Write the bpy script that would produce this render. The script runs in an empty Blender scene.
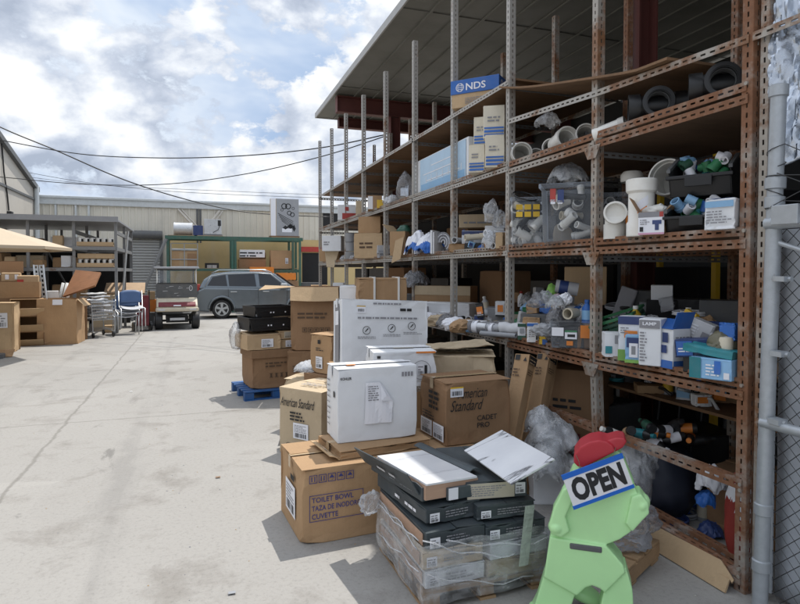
import bpy, bmesh, math, random
from mathutils import Vector, Matrix, Euler, noise as mn
R = math.radians
random.seed(7)
S = bpy.context.scene
COL = S.collection

# ------------------------------------------------------------------ camera model
F_PX, UC, PITCH, YAW, CH = 590.0, 400.0, R(1.6), math.atan(205/590.0), 1.65
V0 = 272 + F_PX*math.tan(PITCH)
CF = Vector((math.sin(YAW)*math.cos(PITCH), math.cos(YAW)*math.cos(PITCH), -math.sin(PITCH)))
CR = Vector((math.cos(YAW), -math.sin(YAW), 0))
CU = CR.cross(CF)
CP = Vector((0, 0, CH))

def ray(u, v):
    return CF + CR*((u-UC)/F_PX) + CU*((V0-v)/F_PX)
def px(u, v, z=0.0):            # point at height z
    r = ray(u, v); return CP + r*((z-CH)/r.z)
def pxX(u, v, X):               # point on the upright plane x = X
    r = ray(u, v); return CP + r*(X/r.x)
def pz(u, v, d):                # point at depth d
    return CP + ray(u, v)*d
def depth(p): return (Vector(p)-CP).dot(CF)
def height_to(p, vt):           # height above p whose picture row is vt
    d = Vector(p)-CP; s = (V0-vt)/F_PX
    return (s*d.dot(CF)-d.dot(CU))/(CU.z-s*CF.z)
def Yat(u, X):
    a = (u-UC)/F_PX
    zc = X/(a*math.cos(YAW)+math.sin(YAW))
    return zc*(math.cos(YAW)-a*math.sin(YAW))

# ------------------------------------------------------------------ mesh builder
class MB:
    def __init__(s): s.v=[]; s.f=[]; s.m=[]
    def add(s, vs, fs, mi=0, M=None):
        o=len(s.v)
        for p in vs:
            p=Vector(p); s.v.append(M@p if M else p)
        for f in fs: s.f.append([o+i for i in f]); s.m.append(mi)
        return s
    def box(s, x0,x1,y0,y1,z0,z1, mi=0, M=None):
        vs=[(x0,y0,z0),(x1,y0,z0),(x1,y1,z0),(x0,y1,z0),(x0,y0,z1),(x1,y0,z1),(x1,y1,z1),(x0,y1,z1)]
        return s.add(vs,[(3,2,1,0),(4,5,6,7),(0,1,5,4),(1,2,6,5),(2,3,7,6),(3,0,4,7)],mi,M)
    def quad(s, a,b,c,d, mi=0, M=None): return s.add([a,b,c,d],[(0,1,2,3)],mi,M)
    def cyl(s, p0,p1,r,n=16,r2=None,cap=True,mi=0,M=None):
        p0=Vector(p0); p1=Vector(p1); r2=r if r2 is None else r2
        d=(p1-p0).normalized(); q=d.to_track_quat('Z','Y')
        vs=[];fs=[]
        for k,(p,rr) in enumerate(((p0,r),(p1,r2))):
            for i in range(n):
                a=2*math.pi*i/n; vs.append(p+q@Vector((rr*math.cos(a),rr*math.sin(a),0)))
        for i in range(n): j=(i+1)%n; fs.append((i,j,n+j,n+i))
        if cap: fs.append(tuple(range(n-1,-1,-1))); fs.append(tuple(range(n,2*n)))
        return s.add(vs,fs,mi,M)
    def pipe(s, p0,p1,r,ri,n=24,mi=0,M=None):      # hollow pipe
        p0=Vector(p0); p1=Vector(p1); q=(p1-p0).normalized().to_track_quat('Z','Y'); vs=[];fs=[]
        for p,rr in ((p0,r),(p1,r),(p1,ri),(p0,ri)):
            for i in range(n):
                a=2*math.pi*i/n; vs.append(p+q@Vector((rr*math.cos(a),rr*math.sin(a),0)))
        for k in range(4):
            for i in range(n):
                j=(i+1)%n; fs.append((k*n+i,k*n+j,((k+1)%4)*n+j,((k+1)%4)*n+i))
        return s.add(vs,fs,mi,M)
    def tube(s, pts, r, n=6, mi=0, closed=False, M=None):
        pts=[Vector(p) for p in pts]; N=len(pts); vs=[];fs=[]
        up=None
        for k,p in enumerate(pts):
            a=pts[k-1] if (k>0 or closed) else p; b=pts[(k+1)%N] if (k<N-1 or closed) else p
            d=(b-a)
            d = d.normalized() if d.length>1e-9 else Vector((0,0,1))
            if up is None: up=Vector((0,0,1)) if abs(d.z)<.9 else Vector((1,0,0))
            x=d.cross(up)
            if x.length<1e-6: x=d.cross(Vector((0,1,0)))
            x.normalize(); y=x.cross(d).normalized(); up=y
            rr=r[k] if isinstance(r,(list,tuple)) else r
            for i in range(n):
                t=2*math.pi*i/n; vs.append(p+x*(rr*math.cos(t))+y*(rr*math.sin(t)))
        for k in range(N if closed else N-1):
            k2=(k+1)%N
            for i in range(n):
                j=(i+1)%n; fs.append((k*n+i,k*n+j,k2*n+j,k2*n+i))
        if not closed: fs.append(tuple(range(n-1,-1,-1))); fs.append(tuple((N-1)*n+i for i in range(n)))
        return s.add(vs,fs,mi,M)
    def lathe(s, prof, n=24, mi=0, M=None):
        vs=[];fs=[]
        for r,z in prof:
            for i in range(n):
                a=2*math.pi*i/n; vs.append((r*math.cos(a),r*math.sin(a),z))
        for k in range(len(prof)-1):
            for i in range(n):
                j=(i+1)%n; fs.append((k*n+i,k*n+j,(k+1)*n+j,(k+1)*n+i))
        return s.add(vs,fs,mi,M)
    def prism(s, poly, d0, d1, axis='y', mi=0, M=None):   # polygon in xz (axis y), yz (axis x) or xy (axis z)
        n=len(poly)
        def pt(a,b,d): return (a,d,b) if axis=='y' else ((d,a,b) if axis=='x' else (a,b,d))
        vs=[pt(a,b,d0) for a,b in poly]+[pt(a,b,d1) for a,b in poly]
        fs=[tuple(range(n)),tuple(range(2*n-1,n-1,-1))]
        for i in range(n): j=(i+1)%n; fs.append((j,i,n+i,n+j))
        return s.add(vs,fs,mi,M)
    def grid(s, fn, nu, nv, mi=0, M=None):
        vs=[fn(i/nu,j/nv) for j in range(nv+1) for i in range(nu+1)]
        fs=[(j*(nu+1)+i,j*(nu+1)+i+1,(j+1)*(nu+1)+i+1,(j+1)*(nu+1)+i) for j in range(nv) for i in range(nu)]
        return s.add(vs,fs,mi,M)
    def slotted(s, o, du, dv, L, W, pitch=.05, sl=.026, sw=.011, mi=0):   # steel strip with real slots
        o=Vector(o); du=Vector(du); dv=Vector(dv); n=max(1,int(L/pitch)); st=L/n
        for k in range(n):
            a=k*st; b=a+st; c=(a+b)/2
            q=lambda x,y: o+du*x+dv*y
            y0=W/2-sw/2; y1=W/2+sw/2; x0=c-sl/2; x1=c+sl/2
            vs=[q(a,0),q(b,0),q(b,W),q(a,W),q(x0,y0),q(x1,y0),q(x1,y1),q(x0,y1)]
            s.add(vs,[(0,1,5,4),(1,2,6,5),(2,3,7,6),(3,0,4,7)],mi)
        return s
    def build(s, name, mats, parent=None, smooth=None, bevel=0, solid=0, weld=False):
        me=bpy.data.meshes.new(name); me.from_pydata([tuple(p) for p in s.v],[],s.f)
        if not isinstance(mats,(list,tuple)): mats=[mats]
        for m in mats: me.materials.append(m)
        if len(mats)>1: me.polygons.foreach_set('material_index',s.m)
        bm=bmesh.new(); bm.from_mesh(me)
        if weld: bmesh.ops.remove_doubles(bm,verts=bm.verts,dist=1e-4)
        bmesh.ops.recalc_face_normals(bm,faces=bm.faces); bm.to_mesh(me); bm.free()
        if smooth is not None:
            me.polygons.foreach_set('use_smooth',[True]*len(me.polygons))
            if smooth<180: me.set_sharp_from_angle(angle=R(smooth))
        o=bpy.data.objects.new(name,me); COL.objects.link(o)
        if parent is not None: o.parent=parent
        if solid: md=o.modifiers.new('solid','SOLIDIFY'); md.thickness=solid; md.offset=0
        if bevel:
            md=o.modifiers.new('bevel','BEVEL'); md.width=bevel; md.segments=2; md.limit_method='ANGLE'; md.angle_limit=R(40)
        return o

def tag(o, label=None, cat=None, group=None, kind=None):
    if label: o['label']=label
    if cat: o['category']=cat
    if group: o['group']=group
    if kind: o['kind']=kind
    return o
def thing(name, label, cat, loc=(0,0,0), rz=0, group=None):
    o=bpy.data.objects.new(name,None); COL.objects.link(o); o.empty_display_size=.1
    o.location=loc; o.rotation_euler=(0,0,rz)
    return tag(o,label,cat,group)
def copy_tree(o, parent=None):
    c=o.copy(); COL.objects.link(c)
    if parent is not None: c.parent=parent
    for ch in list(o.children): copy_tree(ch,c)
    return c

# ------------------------------------------------------------------ materials
def newmat(name):
    m=bpy.data.materials.new(name); m.use_nodes=True; nt=m.node_tree
    return m, nt, nt.nodes['Principled BSDF'], nt.nodes['Material Output']
def N(nt, t, **kw):
    n=nt.nodes.new(t)
    for k,v in kw.items():
        if k in n.inputs: n.inputs[k].default_value=v
        else: setattr(n,k,v)
    return n
def ramp(nt, fac, stops):
    r=nt.nodes.new('ShaderNodeValToRGB'); e=r.color_ramp.elements
    while len(e)<len(stops): e.new(.5)
    for i,(p,c) in enumerate(stops):
        e[i].position=p; e[i].color=(c[0],c[1],c[2],1) if len(c)==3 else c
    nt.links.new(fac,r.inputs[0]); return r.outputs[0]
def mixc(nt, fac, a, b, mode='MIX'):
    n=nt.nodes.new('ShaderNodeMix'); n.data_type='RGBA'; n.blend_type=mode
    for val,i in ((fac,0),(a,6),(b,7)):
        if hasattr(val,'is_output'): nt.links.new(val,n.inputs[i])
        else: n.inputs[i].default_value = val if i==0 else (val[0],val[1],val[2],1)
    return n.outputs[2]
def coords(nt, scale=None):
    t=nt.nodes.new('ShaderNodeTexCoord'); o=t.outputs['Object']
    if scale:
        mp=nt.nodes.new('ShaderNodeMapping'); mp.inputs['Scale'].default_value=scale
        nt.links.new(o,mp.inputs[0]); o=mp.outputs[0]
    return o
def noise(nt, co, scale, detail=4, rough=.55, dist=0):
    n=N(nt,'ShaderNodeTexNoise',Scale=scale,Detail=detail,Roughness=rough,Distortion=dist)
    nt.links.new(co,n.inputs['Vector']); return n.outputs[0]
def bump(nt, bs, h, strength=.3, dist=.01):
    b=N(nt,'ShaderNodeBump',Strength=strength,Distance=dist)
    nt.links.new(h,b.inputs['Height']); nt.links.new(b.outputs[0],bs.inputs['Normal']); return b
def paint(name, col, rough=.5, metal=0.0, var=.18, scale=6, bmp=.15, bsc=30, spec=.5, vary=True, dirt=0, dirtcol=(.12,.09,.06)):
    m,nt,bs,out=newmat(name); co=coords(nt)
    n1=noise(nt,co,scale,5)
    c=mixc(nt,n1,[x*(1-var) for x in col],[min(1,x*(1+var)) for x in col])
    if vary:
        oi=nt.nodes.new('ShaderNodeObjectInfo')
        mr=N(nt,'ShaderNodeMapRange'); nt.links.new(oi.outputs['Random'],mr.inputs[0]); mr.inputs[3].default_value=.85; mr.inputs[4].default_value=1.12
        c=mixc(nt,1.0,c,mr.outputs[0],'MULTIPLY')
    if dirt:
        d=ramp(nt,noise(nt,co,scale*1.7,6,.65),[(.45,(0,0,0)),(.75,(dirt,dirt,dirt))])
        c=mixc(nt,d,c,dirtcol)
    nt.links.new(c,bs.inputs['Base Color'])
    bs.inputs['Metallic'].default_value=metal
    rr=N(nt,'ShaderNodeMapRange'); nt.links.new(n1,rr.inputs[0]); rr.inputs[3].default_value=max(.03,rough-.1); rr.inputs[4].default_value=min(1,rough+.12)
    nt.links.new(rr.outputs[0],bs.inputs['Roughness']); bs.inputs['Specular IOR Level'].default_value=spec
    if bmp: bump(nt,bs,noise(nt,co,bsc,4),bmp,.004)
    return m
def cardboard(name, col, fl=True):
    m,nt,bs,out=newmat(name); co=coords(nt)
    n1=noise(nt,co,3.5,6,.6); n2=noise(nt,coords(nt,(60,60,1.2)),1.0,3)
    c=mixc(nt,n1,[x*.84 for x in col],[x*1.1 for x in col])
    c=mixc(nt,ramp(nt,n2,[(.35,(0,0,0)),(.7,(.16,.16,.16))]),c,[x*.72 for x in col])
    scuff=ramp(nt,noise(nt,co,11,7,.72,.6),[(.60,(0,0,0)),(.74,(.5,.5,.5))])
    c=mixc(nt,scuff,c,[x*.62 for x in col])
    pale=ramp(nt,noise(nt,coords(nt,(7,7,3)),2.3,6,.7),[(.60,(0,0,0)),(.8,(.45,.45,.45))])
    c=mixc(nt,pale,c,[min(.8,x*1.25+.04) for x in col])
    oi=nt.nodes.new('ShaderNodeObjectInfo')
    mr=N(nt,'ShaderNodeMapRange'); nt.links.new(oi.outputs['Random'],mr.inputs[0]); mr.inputs[3].default_value=.86; mr.inputs[4].default_value=1.1
    c=mixc(nt,1.0,c,mr.outputs[0],'MULTIPLY')
    nt.links.new(c,bs.inputs['Base Color']); bs.inputs['Roughness'].default_value=.78; bs.inputs['Specular IOR Level'].default_value=.25
    h=N(nt,'ShaderNodeMath',operation='ADD'); nt.links.new(noise(nt,co,5,5,.6,.4),h.inputs[0])
    w=N(nt,'ShaderNodeMath',operation='MULTIPLY'); nt.links.new(n2,w.inputs[0]); w.inputs[1].default_value=.06; nt.links.new(w.outputs[0],h.inputs[1])
    bump(nt,bs,h.outputs[0],.55,.02)
    return m
def steel(name, base, rust, amount, rough=.5):
    m,nt,bs,out=newmat(name); co=coords(nt)
    n1=noise(nt,co,2.6,7,.7); n2=noise(nt,co,28,4,.6)
    mask=ramp(nt,n1,[(.72-amount*.6,(0,0,0)),(.80-amount*.52,(1,1,1))])
    g=mixc(nt,n2,[x*.8 for x in base],[x*1.15 for x in base])
    rr=mixc(nt,n2,[x*.55 for x in rust],[x*1.3 for x in rust])
    rr=mixc(nt,ramp(nt,noise(nt,co,9,5,.7),[(.5,(0,0,0)),(.72,(.7,.7,.7))]),rr,(.30,.22,.16))
    nt.links.new(mixc(nt,mask,g,rr),bs.inputs['Base Color'])
    inv=N(nt,'ShaderNodeMapRange'); nt.links.new(mask,inv.inputs[0]); inv.inputs[3].default_value=.35; inv.inputs[4].default_value=0
    nt.links.new(inv.outputs[0],bs.inputs['Metallic'])
    bs.inputs['Roughness'].default_value=rough; bump(nt,bs,n2,.2,.003)
    return m
def film(name, col=(.8,.82,.85), a0=.1, a1=.55, scale=9, rough=.12, streak=26):   # thin clear plastic
    m,nt,bs,out=newmat(name); co=coords(nt)
    nz=noise(nt,co,scale,5,.65,1.0)
    st=noise(nt,coords(nt,(1.5,1.5,streak)),2.0,3,.5,.6)
    bs.inputs['Base Color'].default_value=(*col,1); bs.inputs['Roughness'].default_value=rough
    tr=nt.nodes.new('ShaderNodeBsdfTransparent'); tr.inputs[0].default_value=(.96,.97,.98,1)
    mx=nt.nodes.new('ShaderNodeMixShader')
    ad=N(nt,'ShaderNodeMath',operation='MULTIPLY_ADD'); nt.links.new(st,ad.inputs[0]); ad.inputs[1].default_value=.5; nt.links.new(nz,ad.inputs[2])
    mr=N(nt,'ShaderNodeMapRange'); nt.links.new(ad.outputs[0],mr.inputs[0]); mr.inputs[1].default_value=.55; mr.inputs[2].default_value=1.0; mr.inputs[3].default_value=a0; mr.inputs[4].default_value=a1
    lw=N(nt,'ShaderNodeFresnel',IOR=1.32); fa=N(nt,'ShaderNodeMath',operation='MULTIPLY_ADD'); fa.use_clamp=True; nt.links.new(lw.outputs[0],fa.inputs[0]); fa.inputs[1].default_value=.9; nt.links.new(mr.outputs[0],fa.inputs[2])
    nt.links.new(fa.outputs[0],mx.inputs[0]); nt.links.new(tr.outputs[0],mx.inputs[1]); nt.links.new(bs.outputs[0],mx.inputs[2])
    nt.links.new(mx.outputs[0],out.inputs['Surface']); b_=bump(nt,bs,ad.outputs[0],.35,.008); nt.links.new(b_.outputs[0],lw.inputs['Normal']); bs.inputs['Specular IOR Level'].default_value=.9
    return m
def wood(name, col, var=.3):
    m,nt,bs,out=newmat(name); n1=noise(nt,coords(nt,(1.2,14,14)),2.0,6,.6,.5); n2=noise(nt,coords(nt),3,5)
    c=mixc(nt,n1,[x*(1-var) for x in col],[x*(1+var) for x in col]); c=mixc(nt,ramp(nt,n2,[(.5,(0,0,0)),(.75,(.5,.5,.5))]),c,[x*.45 for x in col])
    nt.links.new(c,bs.inputs['Base Color']); bs.inputs['Roughness'].default_value=.8; bump(nt,bs,n1,.25,.004); return m
def marble(name,dark=(.55,.56,.58),sc=1.5,off=(.3,.1,0)):
    m,nt,bs,out=newmat(name); co=coords(nt)
    w=N(nt,'ShaderNodeTexNoise',Scale=sc,Detail=6,Roughness=.55,Distortion=.5); mp=nt.nodes.new('ShaderNodeMapping'); mp.inputs['Scale'].default_value=(.45,1.9,1); mp.inputs['Location'].default_value=off; mp.inputs['Rotation'].default_value=(0,0,.35); nt.links.new(co,mp.inputs[0]); nt.links.new(mp.outputs[0],w.inputs['Vector'])
    v=ramp(nt,w.outputs[0],[(.36,(.80,.81,.83)),(.49,(.72,.73,.76)),(.50,dark),(.507,(.68,.69,.72)),(.56,(.79,.80,.82)),(.66,(.82,.83,.84))])
    s=ramp(nt,noise(nt,co,4,5),[(.35,(.90,.90,.91)),(.7,(1,1,1))])
    nt.links.new(mixc(nt,1.0,v,s,'MULTIPLY'),bs.inputs['Base Color']); bs.inputs['Roughness'].default_value=.22
    return m
M={}
M['card']=cardboard('cardboard',(.42,.27,.15)); M['card_light']=cardboard('cardboard_pale',(.53,.38,.23)); M['card_dark']=cardboard('cardboard_brown',(.30,.18,.10))
M['card_beige']=cardboard('carton_beige',(.56,.45,.31)); M['card_in']=cardboard('cardboard_inside',(.36,.22,.11))
M['white_card']=paint('white_carton',(.76,.78,.81),.55,var=.05,scale=4,bmp=.25,bsc=6,vary=False,dirt=.22,dirtcol=(.52,.52,.52))
M['white']=paint('white_plastic',(.78,.78,.76),.35,var=.05,dirt=.2,dirtcol=(.5,.46,.4))
M['paper']=paint('paper',(.80,.81,.86),.6,var=.03,vary=False)
M['ink']=paint('black_ink',(.018,.018,.02),.6,vary=False); M['ink_brown']=paint('brown_ink',(.10,.06,.035),.7,vary=False)
M['ink_blue']=paint('blue_ink',(.045,.05,.20),.6,vary=False); M['ink_grey']=paint('grey_ink',(.25,.25,.27),.6,vary=False)
M['tape']=paint('packing_tape',(.46,.33,.19),.22,var=.1)
M['tape_clear']=film('clear_tape',(.6,.65,.6),.35,.7,20,.2)
M['black']=paint('black_plastic',(.013,.0135,.015),.42,var=.2); M['black_matt']=paint('black_matt',(.016,.016,.017),.75)
M['charcoal']=paint('charcoal_carton',(.052,.066,.074),.5,var=.15,scale=5,bmp=.3,bsc=7,dirt=.25,dirtcol=(.16,.16,.16))
M['grey']=paint('grey_plastic',(.30,.31,.33),.5); M['grey_dark']=paint('dark_grey',(.10,.105,.11),.55,dirt=.3,dirtcol=(.2,.18,.15))
M['steel']=steel('galvanised_angle',(.44,.42,.39),(.23,.13,.075),.26); M['steel_mix']=steel('weathered_angle',(.40,.37,.33),(.225,.112,.056),.44)
M['rust']=steel('rusty_angle',(.40,.36,.32),(.22,.10,.05),.63,.75)
M['galv']=steel('galvanised_pipe',(.42,.45,.48),(.26,.2,.15),.08,.42); M['rack_dark']=steel('dark_rack_steel',(.23,.235,.24),(.14,.09,.06),.2,.6)
M['rack_green']=paint('green_rack_steel',(.04,.12,.09),.5,dirt=.5,dirtcol=(.15,.12,.08))
M['red_steel']=paint('red_oxide_steel',(.135,.042,.035),.6,var=.2,scale=3,dirt=.3,dirtcol=(.06,.03,.025))
M['roof']=paint('roof_deck',(.205,.205,.185),.6,var=.22,scale=.7,vary=False,dirt=.5,dirtcol=(.085,.09,.07)); M['fascia']=paint('roof_edge',(.42,.42,.41),.5,vary=False)
M['deck']=wood('plywood_deck',(.20,.115,.06)); M['deck_pale']=wood('worn_board',(.42,.29,.18)); M['deck_shaded']=wood('shaded_board',(.15,.095,.06)); M['pallet']=wood('pallet_wood',(.36,.235,.13)); M['desk']=wood('brown_panel',(.26,.115,.05),.2)  # one board copy is darkened for the shaded undersides of the near decks
M['blue_pallet']=paint('blue_pallet_paint',(.018,.10,.30),.6,var=.3,scale=8,dirt=.4,dirtcol=(.12,.1,.08))
M['film']=film('stretch_film',(.80,.82,.84),.03,.42); M['film_heavy']=film('bunched_film',(.88,.89,.91),.10,.52,6,.06,3); M['film_dark']=film('dusty_film',(.38,.375,.39),.18,.6,8,.14,3)
M['tub']=film('clear_tub',(.72,.78,.86),.04,.16,2.5,.16,1.5)
M['glass']=paint('dark_glass',(.02,.022,.026),.06,vary=False,var=.1,bmp=0); 
M['pvc']=paint('white_pvc',(.74,.73,.69),.3,var=.05,dirt=.25,dirtcol=(.45,.40,.32)); M['pvc_shade']=paint('shaded_pvc',(.42,.41,.38),.5)  # second PVC tone is darkened for the shade inside pipes
M['tile']=marble('marble_tile'); M['tile_vein']=marble('veined_marble_tile',(.10,.10,.11),1.25,(.62,.27,0)); M['tile_edge']=wood('tile_stack_edge',(.46,.30,.21),.25)
M['mint']=paint('mint_plastic',(.50,.84,.41),.36,var=.05,scale=3,vary=False,bmp=.08,bsc=60,dirt=.14,dirtcol=(.24,.40,.20)); M['cap_red']=paint('red_plastic',(.42,.022,.035),.42,var=.15,scale=4,vary=False)
M['sign_white']=paint('sign_white',(.78,.78,.80),.4,var=.03,vary=False); M['sign_blue']=paint('sign_blue',(.01,.13,.55),.4,var=.05,vary=False)
for k,c in dict(yellow=(.72,.46,.03),orange=(.75,.23,.03),red=(.42,.04,.03),blue=(.03,.14,.48),navy=(.025,.05,.17),sky=(.25,.47,.72),teal=(.02,.22,.26),green=(.03,.20,.08),dkgreen=(.02,.09,.055),pink=(.55,.30,.42),cream=(.62,.56,.44),silver=(.55,.56,.58),lime=(.2,.42,.08),maroon=(.16,.015,.025),olive=(.13,.12,.075)).items():
    M[k]=paint('printed_'+k,c,.45,dirt=.15,dirtcol=(.3,.28,.25))
M['carton_cream']=cardboard('carton_cream',(.68,.63,.52)); M['pale_sky']=paint('printed_pale_sky',(.42,.58,.74),.45)
M['canvas']=paint('beige_canvas',(.50,.41,.30),.85,var=.08,scale=3); M['orange_plain']=M['orange']
M['wall_cream']=None

def wallmat(name,col,streak=.3,grey=(.42,.41,.39)):
    m,nt,bs,out=newmat(name); st=noise(nt,coords(nt,(1.6,1.6,.10)),1.3,6,.65); n2=noise(nt,coords(nt),1.1,7,.65)
    c=mixc(nt,ramp(nt,st,[(.45,(0,0,0)),(.72,(streak,streak,streak))]),col,grey)
    c=mixc(nt,ramp(nt,n2,[(.52,(0,0,0)),(.7,(.35,.35,.35))]),c,[x*.7 for x in col])
    nt.links.new(c,bs.inputs['Base Color']); bs.inputs['Roughness'].default_value=.7; bump(nt,bs,n2,.2,.02); return m
M['wall_cream']=wallmat('cream_metal_wall',(.665,.64,.56)); M['wall_yellow']=wallmat('yellow_wall',(.60,.46,.22),.25); M['wall_grey']=wallmat('grey_block_wall',(.50,.47,.42)); M['shutter']=wallmat('shutter_steel',(.40,.41,.41),.3)
M['trim']=paint('pale_trim',(.56,.60,.62),.5,vary=False,var=.1,dirt=.3,dirtcol=(.35,.35,.33)); M['shade_wall']=paint('added_shade_wall',(.022,.022,.022),.9,vary=False)  # wall colour is near black to stand in for shade behind the racks
M['wire_dark']=paint('old_wire',(.05,.05,.05),.5,metal=.3,vary=False)
M['foil']=paint('crinkled_foil',(.50,.54,.60),.26,metal=.95,var=.25,scale=7,bmp=.8,bsc=16,vary=False); M['duct']=paint('duct_steel',(.55,.56,.57),.3,metal=.6,vary=False,dirt=.2)
M['privacy']=paint('grey_privacy_sheet',(.47,.50,.54),.7,var=.1,scale=3,vary=False)

# ---- concrete
def concrete():
    m,nt,bs,out=newmat('yard_concrete'); co=coords(nt)
    big=noise(nt,co,.22,6,.62,.4); mid=noise(nt,co,1.7,7,.68,.3); fine=noise(nt,co,38,5,.7); sp=noise(nt,co,120,2,.5)
    c=mixc(nt,big,(.30,.288,.268),(.405,.393,.372))
    c=mixc(nt,ramp(nt,mid,[(.33,(.75,.75,.75)),(.47,(0,0,0)),(.60,(0,0,0)),(.78,(.6,.6,.6))]),c,(.25,.235,.215))
    c=mixc(nt,1.0,c,ramp(nt,fine,[(.25,(.78,.78,.78)),(.5,(1,1,1)),(.8,(1.0,1.0,1.0))]),'MULTIPLY')
    c=mixc(nt,ramp(nt,sp,[(.68,(0,0,0)),(.76,(.55,.55,.55))]),c,(.48,.465,.44))
    c=mixc(nt,ramp(nt,sp,[(.24,(.6,.6,.6)),(.32,(0,0,0))]),c,(.17,.16,.15))
    # tyre-dark and oil stains
    st=noise(nt,coords(nt,(.8,.32,1)),1.15,7,.7,.8)
    c=mixc(nt,ramp(nt,st,[(.60,(0,0,0)),(.70,(.38,.38,.38))]),c,(.17,.16,.15))
    oil=ramp(nt,noise(nt,coords(nt,(1,.6,1)),.9,8,.72,1.2),[(.64,(0,0,0)),(.70,(.55,.55,.55))])
    c=mixc(nt,oil,c,(.12,.115,.11))
    pt=N(nt,'ShaderNodeTexVoronoi',Scale=.30); nt.links.new(co,pt.inputs['Vector']); c=mixc(nt,1.0,c,ramp(nt,pt.outputs['Color'],[(.0,(.90,.90,.90)),(1,(1.06,1.055,1.05))]),'MULTIPLY')
    # joints at x=-1.35 and y=7.25 with wander, and a hairline
    se=nt.nodes.new('ShaderNodeSeparateXYZ'); nt.links.new(co,se.inputs[0])
    wob=noise(nt,co,2.2,5,.7)
    def line(src,pos,w,amp):
        a=N(nt,'ShaderNodeMath',operation='MULTIPLY_ADD'); nt.links.new(wob,a.inputs[0]); a.inputs[1].default_value=amp; nt.links.new(src,a.inputs[2])
        b=N(nt,'ShaderNodeMath',operation='SUBTRACT'); nt.links.new(a.outputs[0],b.inputs[0]); b.inputs[1].default_value=pos+amp*.5
        d=N(nt,'ShaderNodeMath',operation='ABSOLUTE'); nt.links.new(b.outputs[0],d.inputs[0])
        return ramp(nt,N_div(nt,d.outputs[0],w),[(.25,(.55,.55,.55)),(1.0,(0,0,0))])
    tm=ramp(nt,noise(nt,coords(nt,(3,.25,1)),1.3,5,.6),[(.42,(0,0,0)),(.62,(1,1,1))])
    for pos in (-2.35,-3.85,-.55):
        k_=N(nt,'ShaderNodeMath',operation='MULTIPLY'); nt.links.new(line(se.outputs[0],pos,.16,.5),k_.inputs[0]); nt.links.new(tm,k_.inputs[1]); k2=N(nt,'ShaderNodeMath',operation='MULTIPLY'); nt.links.new(k_.outputs[0],k2.inputs[0]); k2.inputs[1].default_value=.55; c=mixc(nt,k2.outputs[0],c,(.17,.165,.16))
    for src,pos,w,amp in ((se.outputs[0],-1.35,.022,.12),(se.outputs[1],7.25,.02,.10),(se.outputs[0],-5.2,.03,.1),(se.outputs[1],13.4,.04,.1),(se.outputs[1],19.6,.05,.1)):
        c=mixc(nt,line(src,pos,w,amp),c,(.16,.15,.135))
    nt.links.new(c,bs.inputs['Base Color']); bs.inputs['Roughness'].default_value=.88; bs.inputs['Specular IOR Level'].default_value=.25
    ad=N(nt,'ShaderNodeMath',operation='ADD'); nt.links.new(fine,ad.inputs[0]); nt.links.new(mid,ad.inputs[1]); bump(nt,bs,ad.outputs[0],.35,.012)
    return m
def N_div(nt,a,w):
    n=N(nt,'ShaderNodeMath',operation='DIVIDE'); nt.links.new(a,n.inputs[0]); n.inputs[1].default_value=w; return n.outputs[0]
M['concrete']=concrete()
g=MB(); g.grid(lambda a,b:(-150+300*a,-60+300*b,0),30,30); o=g.build('ground',M['concrete']); tag(o,kind='structure')

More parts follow.
